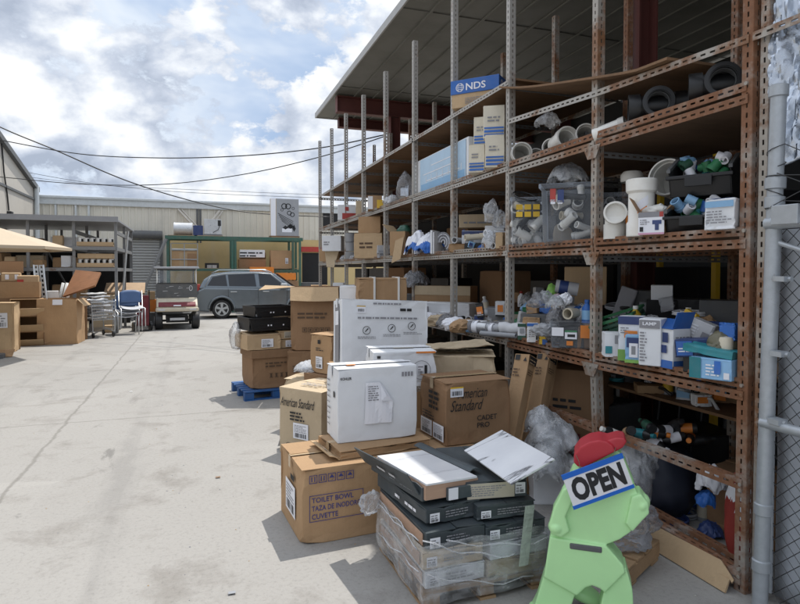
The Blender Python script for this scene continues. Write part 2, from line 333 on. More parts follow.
# ---- sky
def world():
    w=bpy.data.worlds.new('World'); S.world=w; w.use_nodes=True; nt=w.node_tree; bg=nt.nodes['Background']; out=nt.nodes['World Output']
    sky=nt.nodes.new('ShaderNodeTexSky'); sky.sky_type='NISHITA'; sky.sun_disc=False; sky.sun_elevation=SUN_EL; sky.sun_rotation=SUN_ROT; sky.air_density=1.0; sky.dust_density=1.5; sky.ozone_density=1.5
    tc=nt.nodes.new('ShaderNodeTexCoord'); se=nt.nodes.new('ShaderNodeSeparateXYZ'); nt.links.new(tc.outputs['Generated'],se.inputs[0])
    mp=nt.nodes.new('ShaderNodeMapping'); mp.inputs['Scale'].default_value=(1,1,1.6); mp.inputs['Location'].default_value=(8.4,.6,5.2); nt.links.new(tc.outputs['Generated'],mp.inputs[0])
    P=mp.outputs[0]
    def nz(sc,det,rough,dist,off=None):
        src=P
        if off:
            v=N(nt,'ShaderNodeVectorMath',operation='ADD'); nt.links.new(P,v.inputs[0]); v.inputs[1].default_value=off; src=v.outputs[0]
        n=N(nt,'ShaderNodeTexNoise',Scale=sc,Detail=det,Roughness=rough,Distortion=dist); nt.links.new(src,n.inputs['Vector']); return n.outputs[0]
    def vor(sc,off):
        v=N(nt,'ShaderNodeVectorMath',operation='ADD'); nt.links.new(P,v.inputs[0]); v.inputs[1].default_value=off
        w=N(nt,'ShaderNodeTexNoise',Scale=5.0,Detail=3,Roughness=.6); nt.links.new(v.outputs[0],w.inputs['Vector'])
        q=N(nt,'ShaderNodeVectorMath',operation='SCALE'); nt.links.new(w.outputs[1],q.inputs[0]); q.inputs['Scale'].default_value=.16
        q2=N(nt,'ShaderNodeVectorMath',operation='ADD'); nt.links.new(v.outputs[0],q2.inputs[0]); nt.links.new(q.outputs[0],q2.inputs[1])
        n=nt.nodes.new('ShaderNodeTexVoronoi'); n.feature='F1'; n.normalize=True; n.inputs['Scale'].default_value=sc; n.inputs['Detail'].default_value=2.5; n.inputs['Roughness'].default_value=.55; n.inputs['Lacunarity'].default_value=2.3; 
        nt.links.new(q2.outputs[0],n.inputs['Vector']); return n.outputs['Distance']
    def dens(off):      # rounded heaps riding on broad cloud banks
        a_=nz(2.3,7,.55,.25,off); c_=vor(4.3,off)
        m1=N(nt,'ShaderNodeMath',operation='MULTIPLY'); nt.links.new(c_,m1.inputs[0]); m1.inputs[1].default_value=-.62
        m2=N(nt,'ShaderNodeMath',operation='ADD'); nt.links.new(a_,m2.inputs[0]); nt.links.new(m1.outputs[0],m2.inputs[1]); return m2.outputs[0]
    d0=dens((0,0,0)); d1=dens((.02,.02,.07))
    df=N(nt,'ShaderNodeMath',operation='SUBTRACT'); nt.links.new(d0,df.inputs[0]); nt.links.new(d1,df.inputs[1])
    sm=N(nt,'ShaderNodeMath',operation='MULTIPLY_ADD'); nt.links.new(df.outputs[0],sm.inputs[0]); sm.inputs[1].default_value=2.3; sm.inputs[2].default_value=.5
    fl=N(nt,'ShaderNodeMath',operation='MULTIPLY_ADD'); nt.links.new(nz(13,9,.66,.1,(2,1,4)),fl.inputs[0]); fl.inputs[1].default_value=.55; fl.inputs[2].default_value=-.275
    s2=N(nt,'ShaderNodeMath',operation='ADD'); nt.links.new(sm.outputs[0],s2.inputs[0]); nt.links.new(fl.outputs[0],s2.inputs[1])
    fe=N(nt,'ShaderNodeMath',operation='MULTIPLY_ADD'); nt.links.new(fl.outputs[0],fe.inputs[0]); fe.inputs[1].default_value=.85; nt.links.new(d0,fe.inputs[2])
    mask=ramp(nt,fe.outputs[0],[(.190,(0,0,0)),(.235,(1,1,1))])
    heap=ramp(nt,s2.outputs[0],[(.27,(.40,.46,.57)),(.44,(.55,.61,.72)),(.60,(.80,.84,.90)),(.74,(1.0,1.0,1.0))])
    bank=ramp(nt,nz(2.6,5,.6,.3,(4,7,2)),[(.30,(.31,.45,.68)),(.46,(.50,.61,.79)),(.58,(.69,.77,.88)),(.72,(.86,.90,.96))])
    ccol=mixc(nt,mask,bank,heap)
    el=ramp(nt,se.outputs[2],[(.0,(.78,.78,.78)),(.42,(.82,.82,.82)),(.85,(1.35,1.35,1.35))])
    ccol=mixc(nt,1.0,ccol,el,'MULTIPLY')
    mask=ramp(nt,nz(1.3,4,.5,.2,(5,2,1)),[(.28,(.72,.72,.72)),(.45,(1,1,1))])
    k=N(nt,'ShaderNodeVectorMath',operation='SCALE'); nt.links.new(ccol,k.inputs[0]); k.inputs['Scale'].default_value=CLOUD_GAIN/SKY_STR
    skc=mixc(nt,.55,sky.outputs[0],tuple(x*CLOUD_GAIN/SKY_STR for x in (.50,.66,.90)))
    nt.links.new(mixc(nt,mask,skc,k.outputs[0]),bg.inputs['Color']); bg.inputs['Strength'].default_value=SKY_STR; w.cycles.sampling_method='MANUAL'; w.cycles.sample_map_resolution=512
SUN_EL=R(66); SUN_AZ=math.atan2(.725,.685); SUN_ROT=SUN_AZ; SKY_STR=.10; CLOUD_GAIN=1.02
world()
sl=bpy.data.lights.new('sun','SUN'); sl.energy=2.75; sl.angle=R(.53); sl.color=(1,.955,.885)
so=bpy.data.objects.new('sun',sl); COL.objects.link(so); so.location=(6,6,20)
so.rotation_euler=Vector((-math.sin(SUN_AZ)*math.cos(SUN_EL),-math.cos(SUN_AZ)*math.cos(SUN_EL),-math.sin(SUN_EL))).to_track_quat('-Z','Y').to_euler()
cam=bpy.data.cameras.new('camera'); co_=bpy.data.objects.new('camera',cam); COL.objects.link(co_); S.camera=co_
co_.location=CP; co_.rotation_euler=(math.pi/2-PITCH,0,-YAW); cam.sensor_width=36; cam.lens=F_PX/800*36; cam.shift_y=-(302-V0)/800; cam.clip_end=2000; cam.clip_start=.05
S.view_settings.view_transform='Standard'; S.view_settings.look='None'; S.view_settings.exposure=.45; S.view_settings.gamma=1
S.render.engine='CYCLES'; S.cycles.max_bounces=6; S.cycles.diffuse_bounces=3; S.cycles.transparent_max_bounces=12; S.cycles.use_denoising=True

# ------------------------------------------------------------------ buildings
XR=2.64; Y0=2.23; DY=1.21; POST=[Y0+DY*i for i in range(10)]
YB=26.9
bw=thing('warehouse','long cream metal warehouse wall across the far end of the yard','building',(0,YB,0))
w=MB(); n=150; W0,W1=-9.,24.
prof=[]
x=W0
while x<W1:
    prof+= [(x,0.0),(x+.16,0.0),(x+.185,-.03),(x+.235,-.03)]; x+=.26
for i in range(len(prof)-1):
    (a,ya),(b,yb)=prof[i],prof[i+1]; w.quad((a,ya,0),(b,yb,0),(b,yb,4.35),(a,ya,4.35))
w.build('wall_panel',M['wall_cream'],bw)
t=MB(); t.box(W0,W1,-.10,.3,4.35,4.62); t.build('eave_trim',M['trim'],bw,bevel=.02)
t=MB(); t.box(W0,W1,-.16,-.105,4.60,4.70); t.build('gutter',M['trim'],bw,bevel=.02)
rf=MB(); rf.add([(W0,.0,4.70),(W1,.0,4.70),(W1,9,5.6),(W0,9,5.6),(W0,.0,4.63),(W1,.0,4.63),(W1,9,5.5),(W0,9,5.5)],[(0,1,2,3),(7,6,5,4),(0,4,5,1),(1,5,6,2),(2,6,7,3),(3,7,4,0)]); rf.build('roof',M['trim'],bw)
xa=lambda u:(lambda p:p.x)(ray(u,272)*(YB/ray(u,272).y))
def zat(u,v,Y=YB):
    r=ray(u,v); return CH+r.z*(Y/r.y)
yl=MB(); yl.box(xa(168),W1,-.075,-.035,0,zat(250,239)); o=yl.build('yellow_band',M['wall_yellow'],bw)
sh=MB(); x0,x1=xa(131),xa(160)
for i in range(26): sh.prism([(-.05,.02+i*.115),(-.085,.045+i*.115),(-.085,.10+i*.115),(-.05,.125+i*.115)],x0,x1,'x')
sd=sh.build('roller_shutter',M['shutter'],bw)
fr=MB(); fr.box(x0-.12,x0-.003,-.13,-.04,0,3.15); fr.box(x1+.003,x1+.12,-.13,-.04,0,3.15); fr.cyl((x0-.12,-.2,3.2),(x1+.12,-.2,3.2),.17,16); fr.build('shutter_frame',M['grey_dark'],bw)
dr=MB(); dx0,dx1=xa(302),xa(327); dr.box(dx0,dx1,-.09,-.078,0,zat(310,253)); dr.build('dark_doorway',M['black_matt'],bw)
lb=MB(); lb.box(dx0-.05,dx1,-.16,-.093,zat(310,252),zat(310,247)); lb.build('red_lintel',M['red'],bw)
wn=MB(); wn.box(xa(323),xa(340),-.05,-.035,zat(330,230),zat(330,206)); wn.build('window_opening',M['black_matt'],bw)
for u0,u1,u2 in ((179,196,0),(220,207,0)):
    b=MB(); b.tube([(xa(u0),-.08,4.3),(xa(u1),-.5,zat(u1,228,YB-.5))],.05,5); b.tube([(xa(u0)+.14,-.08,4.3),(xa(u1)+.14,-.5,zat(u1,228,YB-.5))],.03,5); b.build('brace',M['wall_grey'],bw)
for u in (197,200,89,56,76):
    b=MB(); b.box(xa(u),xa(u)+.07,-.085,-.032,2.9,4.34); b.build('batten',M['trim'] if u<190 else M['grey_dark'],bw)

# gable shed on the left
gs=thing('gable_shed','grey block shed with sloping gable roof at the far left','building',(-5.9,0,0))
gp=[(2,0),(26.6,0),(26.6,4.88),(15,7.5),(2,4.6)]
s=MB(); s.prism(gp,-.25,0,'x'); s.build('block_wall',M['wall_grey'],gs)
s=MB(); s.prism([(26.8,4.80),(26.8,4.98),(15,7.66),(15,7.48)],-4,.14,'x'); s.prism([(15.02,7.48),(15.02,7.66),(1.8,4.72),(1.8,4.54)],-4,.14,'x'); s.build('roof',M['grey_dark'],gs)
s=MB(); s.box(.003,.05,2,26.6,4.44,4.52); s.build('band_course',M['grey_dark'],gs)
s=MB(); s.tube([(.03,22.4,5.8),(.05,22.5,4.9),(.03,22.9,4.2),(.04,23.0,3.7)],.025,5); s.build('cable',M['black'],gs)
s=MB(); s.box(.003,.14,22.9,23.15,3.25,3.68); s.build('meter_box',M['black'],gs,bevel=.02)
s=MB(); s.cyl((.1,26.45,0),(.1,26.45,5.0),.09,10); s.build('downpipe',M['trim'],gs)

# canopy roof over the racks
rc=thing('canopy_roof','big grey flat metal canopy roof carried on red oxide steel over the racks','canopy',(2.78,0,0))
s=MB(); s.box(0,7.2,-4,14.1,5.36,5.42); s.build('roof_deck',M['roof'],rc)
s=MB()
for i in range(1,18): s.box(i*.41,i*.41+.03,-4,14.05,5.33,5.357)
for k in range(5): s.box(.02,7.2,-3.2+k*3.7,-3.185+k*3.7,5.345,5.358)
s.build('deck_rib',M['roof'],rc)
s=MB(); s.box(-.03,-.003,-4,14.13,5.335,5.45); s.box(-.003,7.2,14.103,14.13,5.335,5.45); s.build('roof_edge',M['fascia'],rc)
def ibeam(x0,x1,y,z0,z1,nm,par):
    s=MB(); s.box(x0,x1,y-.09,y+.09,z0,z0+.02); s.box(x0,x1,y-.09,y+.09,z1-.02,z1); s.box(x0,x1,y-.012,y+.012,z0+.02,z1-.02); s.box(x0-.012,x0,y-.09,y+.09,z0,z1); return s.build(nm,M['red_steel'],par)
for y in (12.2,4.7,-2.8): ibeam(.06,7.1,y,4.99,5.325,'roof_beam',rc)
ibeam(.5,7.1,13.9,5.1,5.325,'roof_beam',rc)
for y in (12.2,4.7):
  for x in (1.32,6.6):
    s=MB(); s.box(x-.11,x-.09,y-.11,y+.11,0,4.985); s.box(x+.09,x+.11,y-.11,y+.11,0,4.985); s.box(x-.088,x+.088,y-.012,y+.012,0,4.985); s.build('column',M['red_steel'],rc)
dw=thing('added_shade_wall','added black wall standing in for shade behind the racks under the canopy','wall',(6.6,5,0))  # near-black panels added to keep the space behind the racks dark
s=MB(); s.box(2,2.1,-8,9.1,0,5.3); s.box(-3.6,2,-8.1,-8,0,5.3); s.build('wall_panel',M['shade_wall'],dw)
s=MB(); s.box(.3,.4,-8,5.0,0,3.1); s.build('added_partition',M['shade_wall'],dw)
s=MB(); s.box(-2.30,-2.25,.3,7.6,0,3.25); s.build('added_partition',M['shade_wall'],dw)

# ------------------------------------------------------------------ the racks
def Lpost(par,x,y,m,h=4.58,fx=1,w=.058,bend=0,name='upright_post'):
    s=MB(); s.slotted((x,y,0),(0,0,1),(0,1,0),h,w); s.slotted((x,y,0),(0,0,1),(fx,0,0),h,w)
    if bend:
        for p in s.v:
            if p.z<1.05: k=(1.05-p.z)/1.05; p.x+=bend[0]*k; p.y+=bend[1]*k
    return s.build(name,m,par,solid=.004)
def Lbeam(par,a,b,m,w=.042,name='shelf_beam'):
    a=Vector(a); b=Vector(b); d=b-a; L=d.length; d.normalize()
    s=MB(); s.slotted(a,d,(0,0,-1),L,w,.06,.034,.011); s.slotted(a,d,(1,0,0),L,w,.06,.034,.011); return s.build(name,m,par,solid=.004)
XB=XR+1.27
rack=thing('long_shelf_rack','long weathered grey slotted angle rack running away toward the warehouse','rack',(0,0,0))
near=thing('rusty_shelf_rack','rusty brown slotted angle rack section nearest the camera by the fence','rack',(0,0,0))
for i in range(2,10): Lpost(rack,XR,POST[i],M['steel'])
for i in range(3,10): Lpost(rack,XB,POST[i],M['steel_mix'])
Lpost(near,XR,POST[0],M['rust'],w=.062); Lpost(near,XR,POST[1],M['steel_mix'],bend=(-.02,-.10)); Lpost(near,XR+.02,POST[0]-.07,M['steel_mix'],h=4.58,w=.045)
for i in (0,1,2): Lpost(near,XB,POST[i],M['rust'])
HF=dict(A=3.36,B=2.60,C=1.85,D=1.05)       # far rack deck heights
def deck(par,y0,y1,z,m,x0=XR+.02,x1=XB-.02,sag=.012,nm='shelf_board'):
    s=MB(); mid=(y0+y1)/2
    top=lambda a,b,dz:(x0+(x1-x0)*a, y0+(y1-y0)*b, z+dz-sag*(1-(2*b-1)**2))
    s.grid(lambda a,b:top(a,b,0),2,6); s.grid(lambda a,b:top(a,b,-.018),2,6)
    for k in range(6):
        for a in (0,1):
            s.quad(top(a,k/6,0),top(a,(k+1)/6,0),top(a,(k+1)/6,-.018),top(a,k/6,-.018))
    for b in (0,1): s.quad(top(0,b,0),top(1,b,0),top(1,b,-.018),top(0,b,-.018))
    return s.build(nm,m,par)
for key,z in HF.items():
    for a,b in ((2,4),(4,6),(6,8),(8,9)):
        Lbeam(rack,(XR-.006,POST[a]+.01,z-.012),(XR-.006,POST[b]+.05,z-.012),M['steel'])
        if key!='A': Lbeam(rack,(XR-.004,POST[a]+.02,z+.035),(XR-.004,POST[b],z+.035),M['steel_mix'],w=.034,name='edge_angle')
        Lbeam(rack,(XB-.05,POST[a],z-.012),(XB-.05,POST[b]+.05,z-.012),M['steel_mix'])
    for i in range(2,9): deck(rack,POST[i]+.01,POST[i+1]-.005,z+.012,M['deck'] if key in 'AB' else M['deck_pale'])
    for i in range(2,10): Lbeam(rack,(XR+.01,POST[i]+.03,z-.05),(XB-.03,POST[i]+.03,z-.05),M['rack_dark'],name='cross_bar')
NB=dict(B=(2.545,2.555),C=(1.815,1.82),D=(1.04,1.02))
for key,(za,zb) in NB.items():
    for i,(p,q) in enumerate(((za,zb),(zb,zb+.005))):
        Lbeam(near,(XR-.008,POST[i]+.02,p),(XR-.008,POST[i+1]-.0,q),M['rust'] if i==0 else (M['steel_mix'] if key=='B' else M['rust']),w=.046)
        Lbeam(near,(XR-.006,POST[i]+.03,p+.064),(XR-.006,POST[i+1]-.01,q+.064),M['rust'],w=.046,name='edge_angle')
        Lbeam(near,(XB-.05,POST[i],p),(XB-.05,POST[i+1],q),M['rust'])
        deck(near,POST[i]+.02,POST[i+1]-.01,p+.05,M['deck_pale'] if key=='D' else M['deck_shaded'],sag=.008)  # upper near decks take the board with shade in its colour
    for i in range(3): Lbeam(near,(XR+.01,POST[i]+.03,za-.05),(XB-.03,POST[i]+.03,za-.05),M['rack_dark'],name='cross_bar')
Lbeam(near,(XR-.008,POST[0]+.02,2.84),(XR-.008,POST[1],2.905),M['steel_mix']); Lbeam(near,(XR-.008,POST[1],2.905),(XR-.008,POST[2],3.0),M['steel'])
Lbeam(near,(XR-.008,POST[0]-.5,2.83),(XR-.008,POST[0]-.002,2.84),M['steel_mix'])
Lbeam(near,(XB-.05,POST[0],2.84),(XB-.05,POST[2],2.98),M['steel_mix'])
Lbeam(near,(XR-.008,POST[0]+.02,.585),(XR-.008,POST[1]-.02,.575),M['rust'],w=.052); Lbeam(near,(XR-.008,POST[1]-.06,.575),(XR-.008,POST[2],.58),M['rust'],w=.052)
Lbeam(near,(XR-.008,POST[0]+.02,.10),(XR-.008,POST[1]+.02,.145),M['rust'],w=.06); Lbeam(near,(XR+.12,POST[0]+.02,.10),(XR+.12,POST[1],.135),M['rust'],w=.05)
# inner frame deep under the rusty rack
Lpost(near,3.55,3.1,M['steel_mix'],h=.72,w=.06,name='inner_post'); Lbeam(near,(3.3,2.6,.72),(3.5,3.9,.72),M['steel_mix'],name='inner_beam'); Lbeam(near,(3.0,3.25,.12),(4.2,3.15,.12),M['steel_mix'],name='inner_beam')
for z in (1.79,1.01,2.53):
    y=POST[1]+.03; gus=MB(); gus.add([(XR-.016,y-.09,z),(XR-.016,y+.10,z),(XR-.016,y+.05,z-.09),(XR-.016,y-.04,z-.09)],[(0,1,2,3)])
    for dy in (-.06,.06,0): gus.cyl((XR-.017,y+dy,z-.025),(XR-.027,y+dy,z-.025),.009,8)
    gus.build('gusset',M['steel_mix'],near,solid=.003)
for z in (2.60,1.86,1.07,.56,.53,1.02,.08,.12): gus=MB(); gus.cyl((XR-.001,POST[0]+.03,z),(XR-.013,POST[0]+.03,z),.01,8); gus.build('bolt',M['steel_mix'],near)
# bent plywood sheet on top
s=MB()
def ply(a,b,dz):
    y=2.75+(4.75-2.75)*b; z=2.885+.44*max(0,(b-.12)/.88)**1.25+.02*math.sin(b*5)+.015*(a-.5)
    return (XR-.05+1.25*a, y, z+dz)
s.grid(lambda a,b:ply(a,b,.016),3,16); s.grid(lambda a,b:ply(a,b,0),3,16)
for k in range(16):
    for a in (0,1): s.quad(ply(a,k/16,0),ply(a,(k+1)/16,0),ply(a,(k+1)/16,.016),ply(a,k/16,.016))
for b in (0,1): s.quad(ply(0,b,0),ply(1,b,0),ply(1,b,.016),ply(0,b,.016))
tag(s.build('plywood_sheet',M['deck']),'bent tan plywood sheet sagging across the rack tops','plywood')

# ------------------------------------------------------------------ gate post and fence
gt=thing('gate_post','galvanised gate post pipe with clamps and collars at the right edge','post',(0,0,0))
p=pxX(760.5,560,2.60); gx,gy=2.60,p.y
s=MB(); s.cyl((gx,gy,0),(gx,gy,2.53),.034,20); s.build('pole',M['galv'],gt,smooth=40)
for z,rr in ((2.50,.042),(2.07,.045),(1.98,.043),(.50,.041),(.22,.042)): s=MB(); s.lathe([(.033,z-.03),(rr,z-.025),(rr,z+.025),(.033,z+.03)],20,M=Matrix.Translation((gx,gy,0))); s.build('collar',M['galv'],gt,smooth=40)
for z in (1.27,.95,1.62): s=MB(); s.box(gx-.05,gx+.01,gy-.10,gy-.042,z-.012,z+.012); s.cyl((gx-.02,gy-.1005,z),(gx-.02,gy-.115,z),.012,8); s.build('clamp',M['galv'],gt)
s=MB()
s.box(gx-.06,gx+.06,gy-.16,gy-.03,1.87,1.96)
s.build('clamp',M['galv'],gt,bevel=.004)
s=MB()
for k in range(5):
    z=2.0+.035*k+random.uniform(-.02,.02); pts=[(gx+.040*math.cos(a*.7+k),gy+.040*math.sin(a*.7+k),z+.012*a*math.sin(k*2.1)) for a in range(11)]; pts.append((gx-.05+random.uniform(-.05,.05),gy-.18-random.uniform(0,.08),z+random.uniform(-.04,.06))); s.tube(pts,.0022,5)
s.build('tie_wire',M['wire_dark'],gt)
gt.matrix_world=Matrix.Translation((gx,gy,0))@Matrix.Rotation(R(1.2),4,'X')@Matrix.Translation((-gx,-gy,0))
fp=thing('chain_link_fence','chain link fence panel with pipe rails against a grey privacy sheet','fence',(2.70,0,0))
ye=gy+.04
s=MB(); s.cyl((.0,ye-.012,.05),(.0,ye-.012,1.9),.012,12); s.build('edge_rail',M['galv'],fp,smooth=40)
s=MB(); s.cyl((-.12,gy-.02,1.88),(-.06,-1.4,1.88),.03,14); s.build('top_rail',M['galv'],fp,smooth=40)
s=MB(); s.cyl((-.12,gy-.01,.925),(-.07,-1.4,.925),.024,14); s.build('mid_rail',M['galv'],fp,smooth=40)
s=MB(); s.cyl((-.10,gy-.03,1.80),(-.04,-1.4,.6),.012,8); s.build('brace_rod',M['galv'],fp)
s=MB(); step=.068; H=1.86; y1=ye-.02; y2=-1.2
k=0; y=y1+H
while y>y2:
    # wires going down toward -y
    a=(y1,H-(y-y1)+0) if y>y1 else (y,H)
    za=H-max(0,y-y1); ya=min(y,y1)
    if za>0.03:
        L=min(za-.02,ya-y2)
        if L>.03: s.tube([(.0,ya,za),(.0,ya-L,za-L)],.0019,4)
    ya2=min(y,y1); zb=max(0.02,.02+(y-y1)) if y>y1 else .02
    L=min(H-zb,ya2-y2)
    if L>.03: s.tube([(.005,ya2,zb),(.005,ya2-L,zb+L)],.0019,4)
    y-=step
s.build('wire_mesh',M['wire_dark'],fp)
s=MB(); s.grid(lambda a,b:(.05+.012*math.sin(a*19)+.008*mn.noise((a*9,b*7,1)),ye+.0-(ye+1.3)*a,.02+1.84*b),40,16)
s.build('privacy_sheet',M['privacy'],fp,smooth=180,solid=.003)
gp2=thing('thick_fence_post','thick galvanised fence post with domed cap beside the foil','post',(2.78,gy-.19,0))
s=MB(); s.cyl((0,0,0),(0,0,2.28),.075,24); s.build('pole',M['galv'],gp2,smooth=40)
s=MB(); s.lathe([(.086,2.24),(.09,2.26),(.09,2.30),(.07,2.335),(.03,2.35),(.0,2.352)],24); s.build('cap',M['galv'],gp2,smooth=40)
s=MB()
def foil(a,b):
    z=2.16+1.8*b; y=gy+.10-.62*a; n=(1-2*abs(mn.noise((a*5,z*.8,3))))*.05+(1-2*abs(mn.noise((a*13+z*2,z*2.2,8))))*.035+(1-2*abs(mn.noise((a*26-z*3,z*6,1))))*.022+(1-2*abs(mn.noise((a*50,z*15,4))))*.008
    return (2.66+n+.05*math.sin(a*9+z*1.5), y+.03*mn.noise((z*3,a,5)), z+.06*mn.noise((a*8,1,b*3)))
s.grid(foil,90,150); tag(s.build('foil_wrap',M['foil'],smooth=24,solid=.003),'crinkled silver foil sheet hanging above the gate post','foil sheet')
# ------------------------------------------------------------------ cartons, print, decals
def body_mesh(W,D,H,seed,amp=.005,openb=False,cuts=9):
    s=MB(); rnd=random.Random(seed); o=Vector((rnd.random()*50,rnd.random()*50,rnd.random()*50))
    cor=[(sx*W/2,sy*D/2,H*hz,rnd.uniform(.05,.14),rnd.choice((0,0,1,1.6))*min(.022,.06*min(W,H))*min(1,amp/.011)) for sx in(-1,1) for sy in(-1,1) for hz in(0,1)]
    def dis(p,nrm):
        q=Vector(p); sc=3.2
        for cx,cy,cz,rr,am in cor:
            dd=(q-Vector((cx,cy,cz))).length
            if dd<rr and am: q=q+(Vector((0,0,H/2))-Vector((cx,cy,cz))).normalized()*am*(1-dd/rr)
        e=min(1,min(abs(q.x+W/2),abs(W/2-q.x))/(.12*W+.01))*1.0
        d=mn.noise(q*sc+o)*amp*1.0+mn.noise(q*11+o)*amp*.3-amp*.55
        return q+Vector(nrm)*d
    def face(fn,nrm): s.grid(lambda a,b:dis(fn(a,b),nrm),cuts,cuts)
    face(lambda a,b:(-W/2+W*a,-D/2,H*b),(0,-1,0)); face(lambda a,b:(W/2,-D/2+D*a,H*b),(1,0,0))
    face(lambda a,b:(W/2-W*a,D/2,H*b),(0,1,0)); face(lambda a,b:(-W/2,D/2-D*a,H*b),(-1,0,0))
    face(lambda a,b:(-W/2+W*a,D/2-D*b,0),(0,0,-.0)); 
    if not openb: face(lambda a,b:(-W/2+W*a,-D/2+D*b,H),(0,0,.0))
    return s
def weld_corners(o):
    bm=bmesh.new(); bm.from_mesh(o.data); bmesh.ops.remove_doubles(bm,verts=bm.verts,dist=.012); bmesh.ops.recalc_face_normals(bm,faces=bm.faces); bm.to_mesh(o.data); bm.free()
CN=[0]
def carton(name,label,base,rz,W,D,H,mat='card',cat='box',group=None,lid=True,amp=.011,tape=None,openb=False,flapmat=None,solid=0,seam='x'):
    """closed carton; base = centre of its underside, front face toward local -y"""
    CN[0]+=1; sd=CN[0]
    t=thing(name,label,cat,base,rz,group); m=M[mat] if isinstance(mat,str) else mat
    s=body_mesh(W,D,H-(.008 if lid else 0),sd,amp,openb)
    b=s.build('carton_body',m,t); weld_corners(b)
    md=b.modifiers.new('bevel','BEVEL'); md.width=min(.006,H*.06); md.segments=2; md.limit_method='ANGLE'; md.angle_limit=R(50)
    if openb: sm=b.modifiers.new('solid','SOLIDIFY'); sm.thickness=.006; sm.offset=-1
    if lid:
        rnd=random.Random(sd); g=.004
        for k in (0,1):
            f=MB(); w1=W/2-.002 if seam=='y' else W-.004; d1=D/2-g/2 if seam=='x' else D-.004
            tilt=R(rnd.uniform(.3,3.2)); 
            if seam=='x':
                y0=-D/2+.002 if k==0 else D/2-.002; sg=1 if k==0 else -1
                f.grid(lambda a,c:(-W/2+.002+(W-.004)*a, y0+sg*(d1-.002)*c, H-.0075+.004*0+c*math.sin(tilt)*d1+.003*mn.noise((a*4+sd,c*3,k))*c),6,4)
            else:
                x0=-W/2+.002 if k==0 else W/2-.002; sg=1 if k==0 else -1
                f.grid(lambda a,c:(x0+sg*(W/2-g/2-.002)*c, -D/2+.002+(D-.004)*a, H-.0075+c*math.sin(tilt)*W/2+.003*mn.noise((a*4+sd,c*3,k))*c),6,4)
            fo=f.build('flap',flapmat and M[flapmat] or m,t); sm=fo.modifiers.new('solid','SOLIDIFY'); sm.thickness=.005; sm.offset=0
    if tape:
        tp=MB(); 
        if seam=='x': tp.grid(lambda a,c:(-W/2-.004+(W+.008)*a,-.026+.052*c,H+.006),6,1); tp.quad((-W/2-.007,-.026,H+.006),(-W/2-.007,.026,H+.006),(-W/2-.007,.026,H-.07),(-W/2-.007,-.026,H-.07))
        else: tp.grid(lambda a,c:(-.026+.052*c,-D/2-.004+(D+.008)*a,H+.006),1,6); tp.quad((-.026,-D/2-.007,H+.006),(.026,-D/2-.007,H+.006),(.026,-D/2-.007,H-.07),(-.026,-D/2-.007,H-.07))
        tp.build('tape_strip',M[tape],t)
    t['dims']=(W,D,H)
    return t
FACE={'f':lambda W,D,H:Matrix(((1,0,0,0),(0,0,-1,-D/2-.0045),(0,1,0,0),(0,0,0,1))),
      'r':lambda W,D,H:Matrix(((0,0,1,W/2+.0045),(1,0,0,0),(0,1,0,0),(0,0,0,1))),
      'l':lambda W,D,H:Matrix(((0,0,-1,-W/2-.0045),(-1,0,0,0),(0,1,0,0),(0,0,0,1))),
      't':lambda W,D,H:Matrix(((1,0,0,0),(0,1,0,0),(0,0,1,H+.0055),(0,0,0,1)))}
def fmat(t,face):
    W,D,H=t['dims']; return FACE[face](W,D,H)
def panel(t,face,x0,x1,y0,y1,mat,name='printed_panel',lift=0,rot=0,parent=None):
    Mx=fmat(t,face); s=MB(); cx,cy=(x0+x1)/2,(y0+y1)/2
    L=Matrix.Translation((cx,cy,lift))@Matrix.Rotation(rot,4,'Z')@Matrix.Translation((-cx,-cy,0))
    s.quad((x0,y0,0),(x1,y0,0),(x1,y1,0),(x0,y1,0),M=Mx@L)
    return s.build(name,M[mat] if isinstance(mat,str) else mat,parent or t)
def lines(t,face,x0,x1,y0,y1,n,mat='ink',name='printed_lines',lift=.0006,fill=.45,seed=1,rag=.45,parent=None):
    Mx=fmat(t,face); s=MB(); rnd=random.Random(seed); st=(y1-y0)/n
    for i in range(n):
        y=y1-st*(i+1); x=x0; end=x1-(x1-x0)*rnd.random()*rag
        while x<end:
            w=min(end-x,(y1-y0)/n*rnd.uniform(.6,2.4)); s.quad((x,y,lift),(x+w,y,lift),(x+w,y+st*fill,lift),(x,y+st*fill,lift),M=Mx); x+=w+st*.35
    return s.build(name,M[mat],parent or t)
def bars(t,face,x0,x1,y0,y1,n=14,mat='ink',lift=.0012,seed=3,parent=None):
    Mx=fmat(t,face); s=MB(); rnd=random.Random(seed); x=x0; st=(x1-x0)/n
    for i in range(n):
        w=st*rnd.choice((.25,.5,.7)); s.quad((x,y0,lift),(x+w,y0,lift),(x+w,y1,lift),(x,y1,lift),M=Mx); x+=st
    return s.build('barcode',M[mat],parent or t)
def sticker(t,face,x0,x1,y0,y1,mat='paper',n=5,seed=1,bar=True):
    p=panel(t,face,x0,x1,y0,y1,mat,'shipping_label'); w=x1-x0; h=y1-y0
    lines(t,face,x0+.08*w,x1-.08*w,y0+.42*h,y1-.08*h,n,'ink_grey','label_text',.001,seed=seed,parent=p)
    if bar: bars(t,face,x0+.1*w,x1-.1*w,y0+.08*h,y0+.36*h,parent=p,seed=seed)
    return p
TXT={}
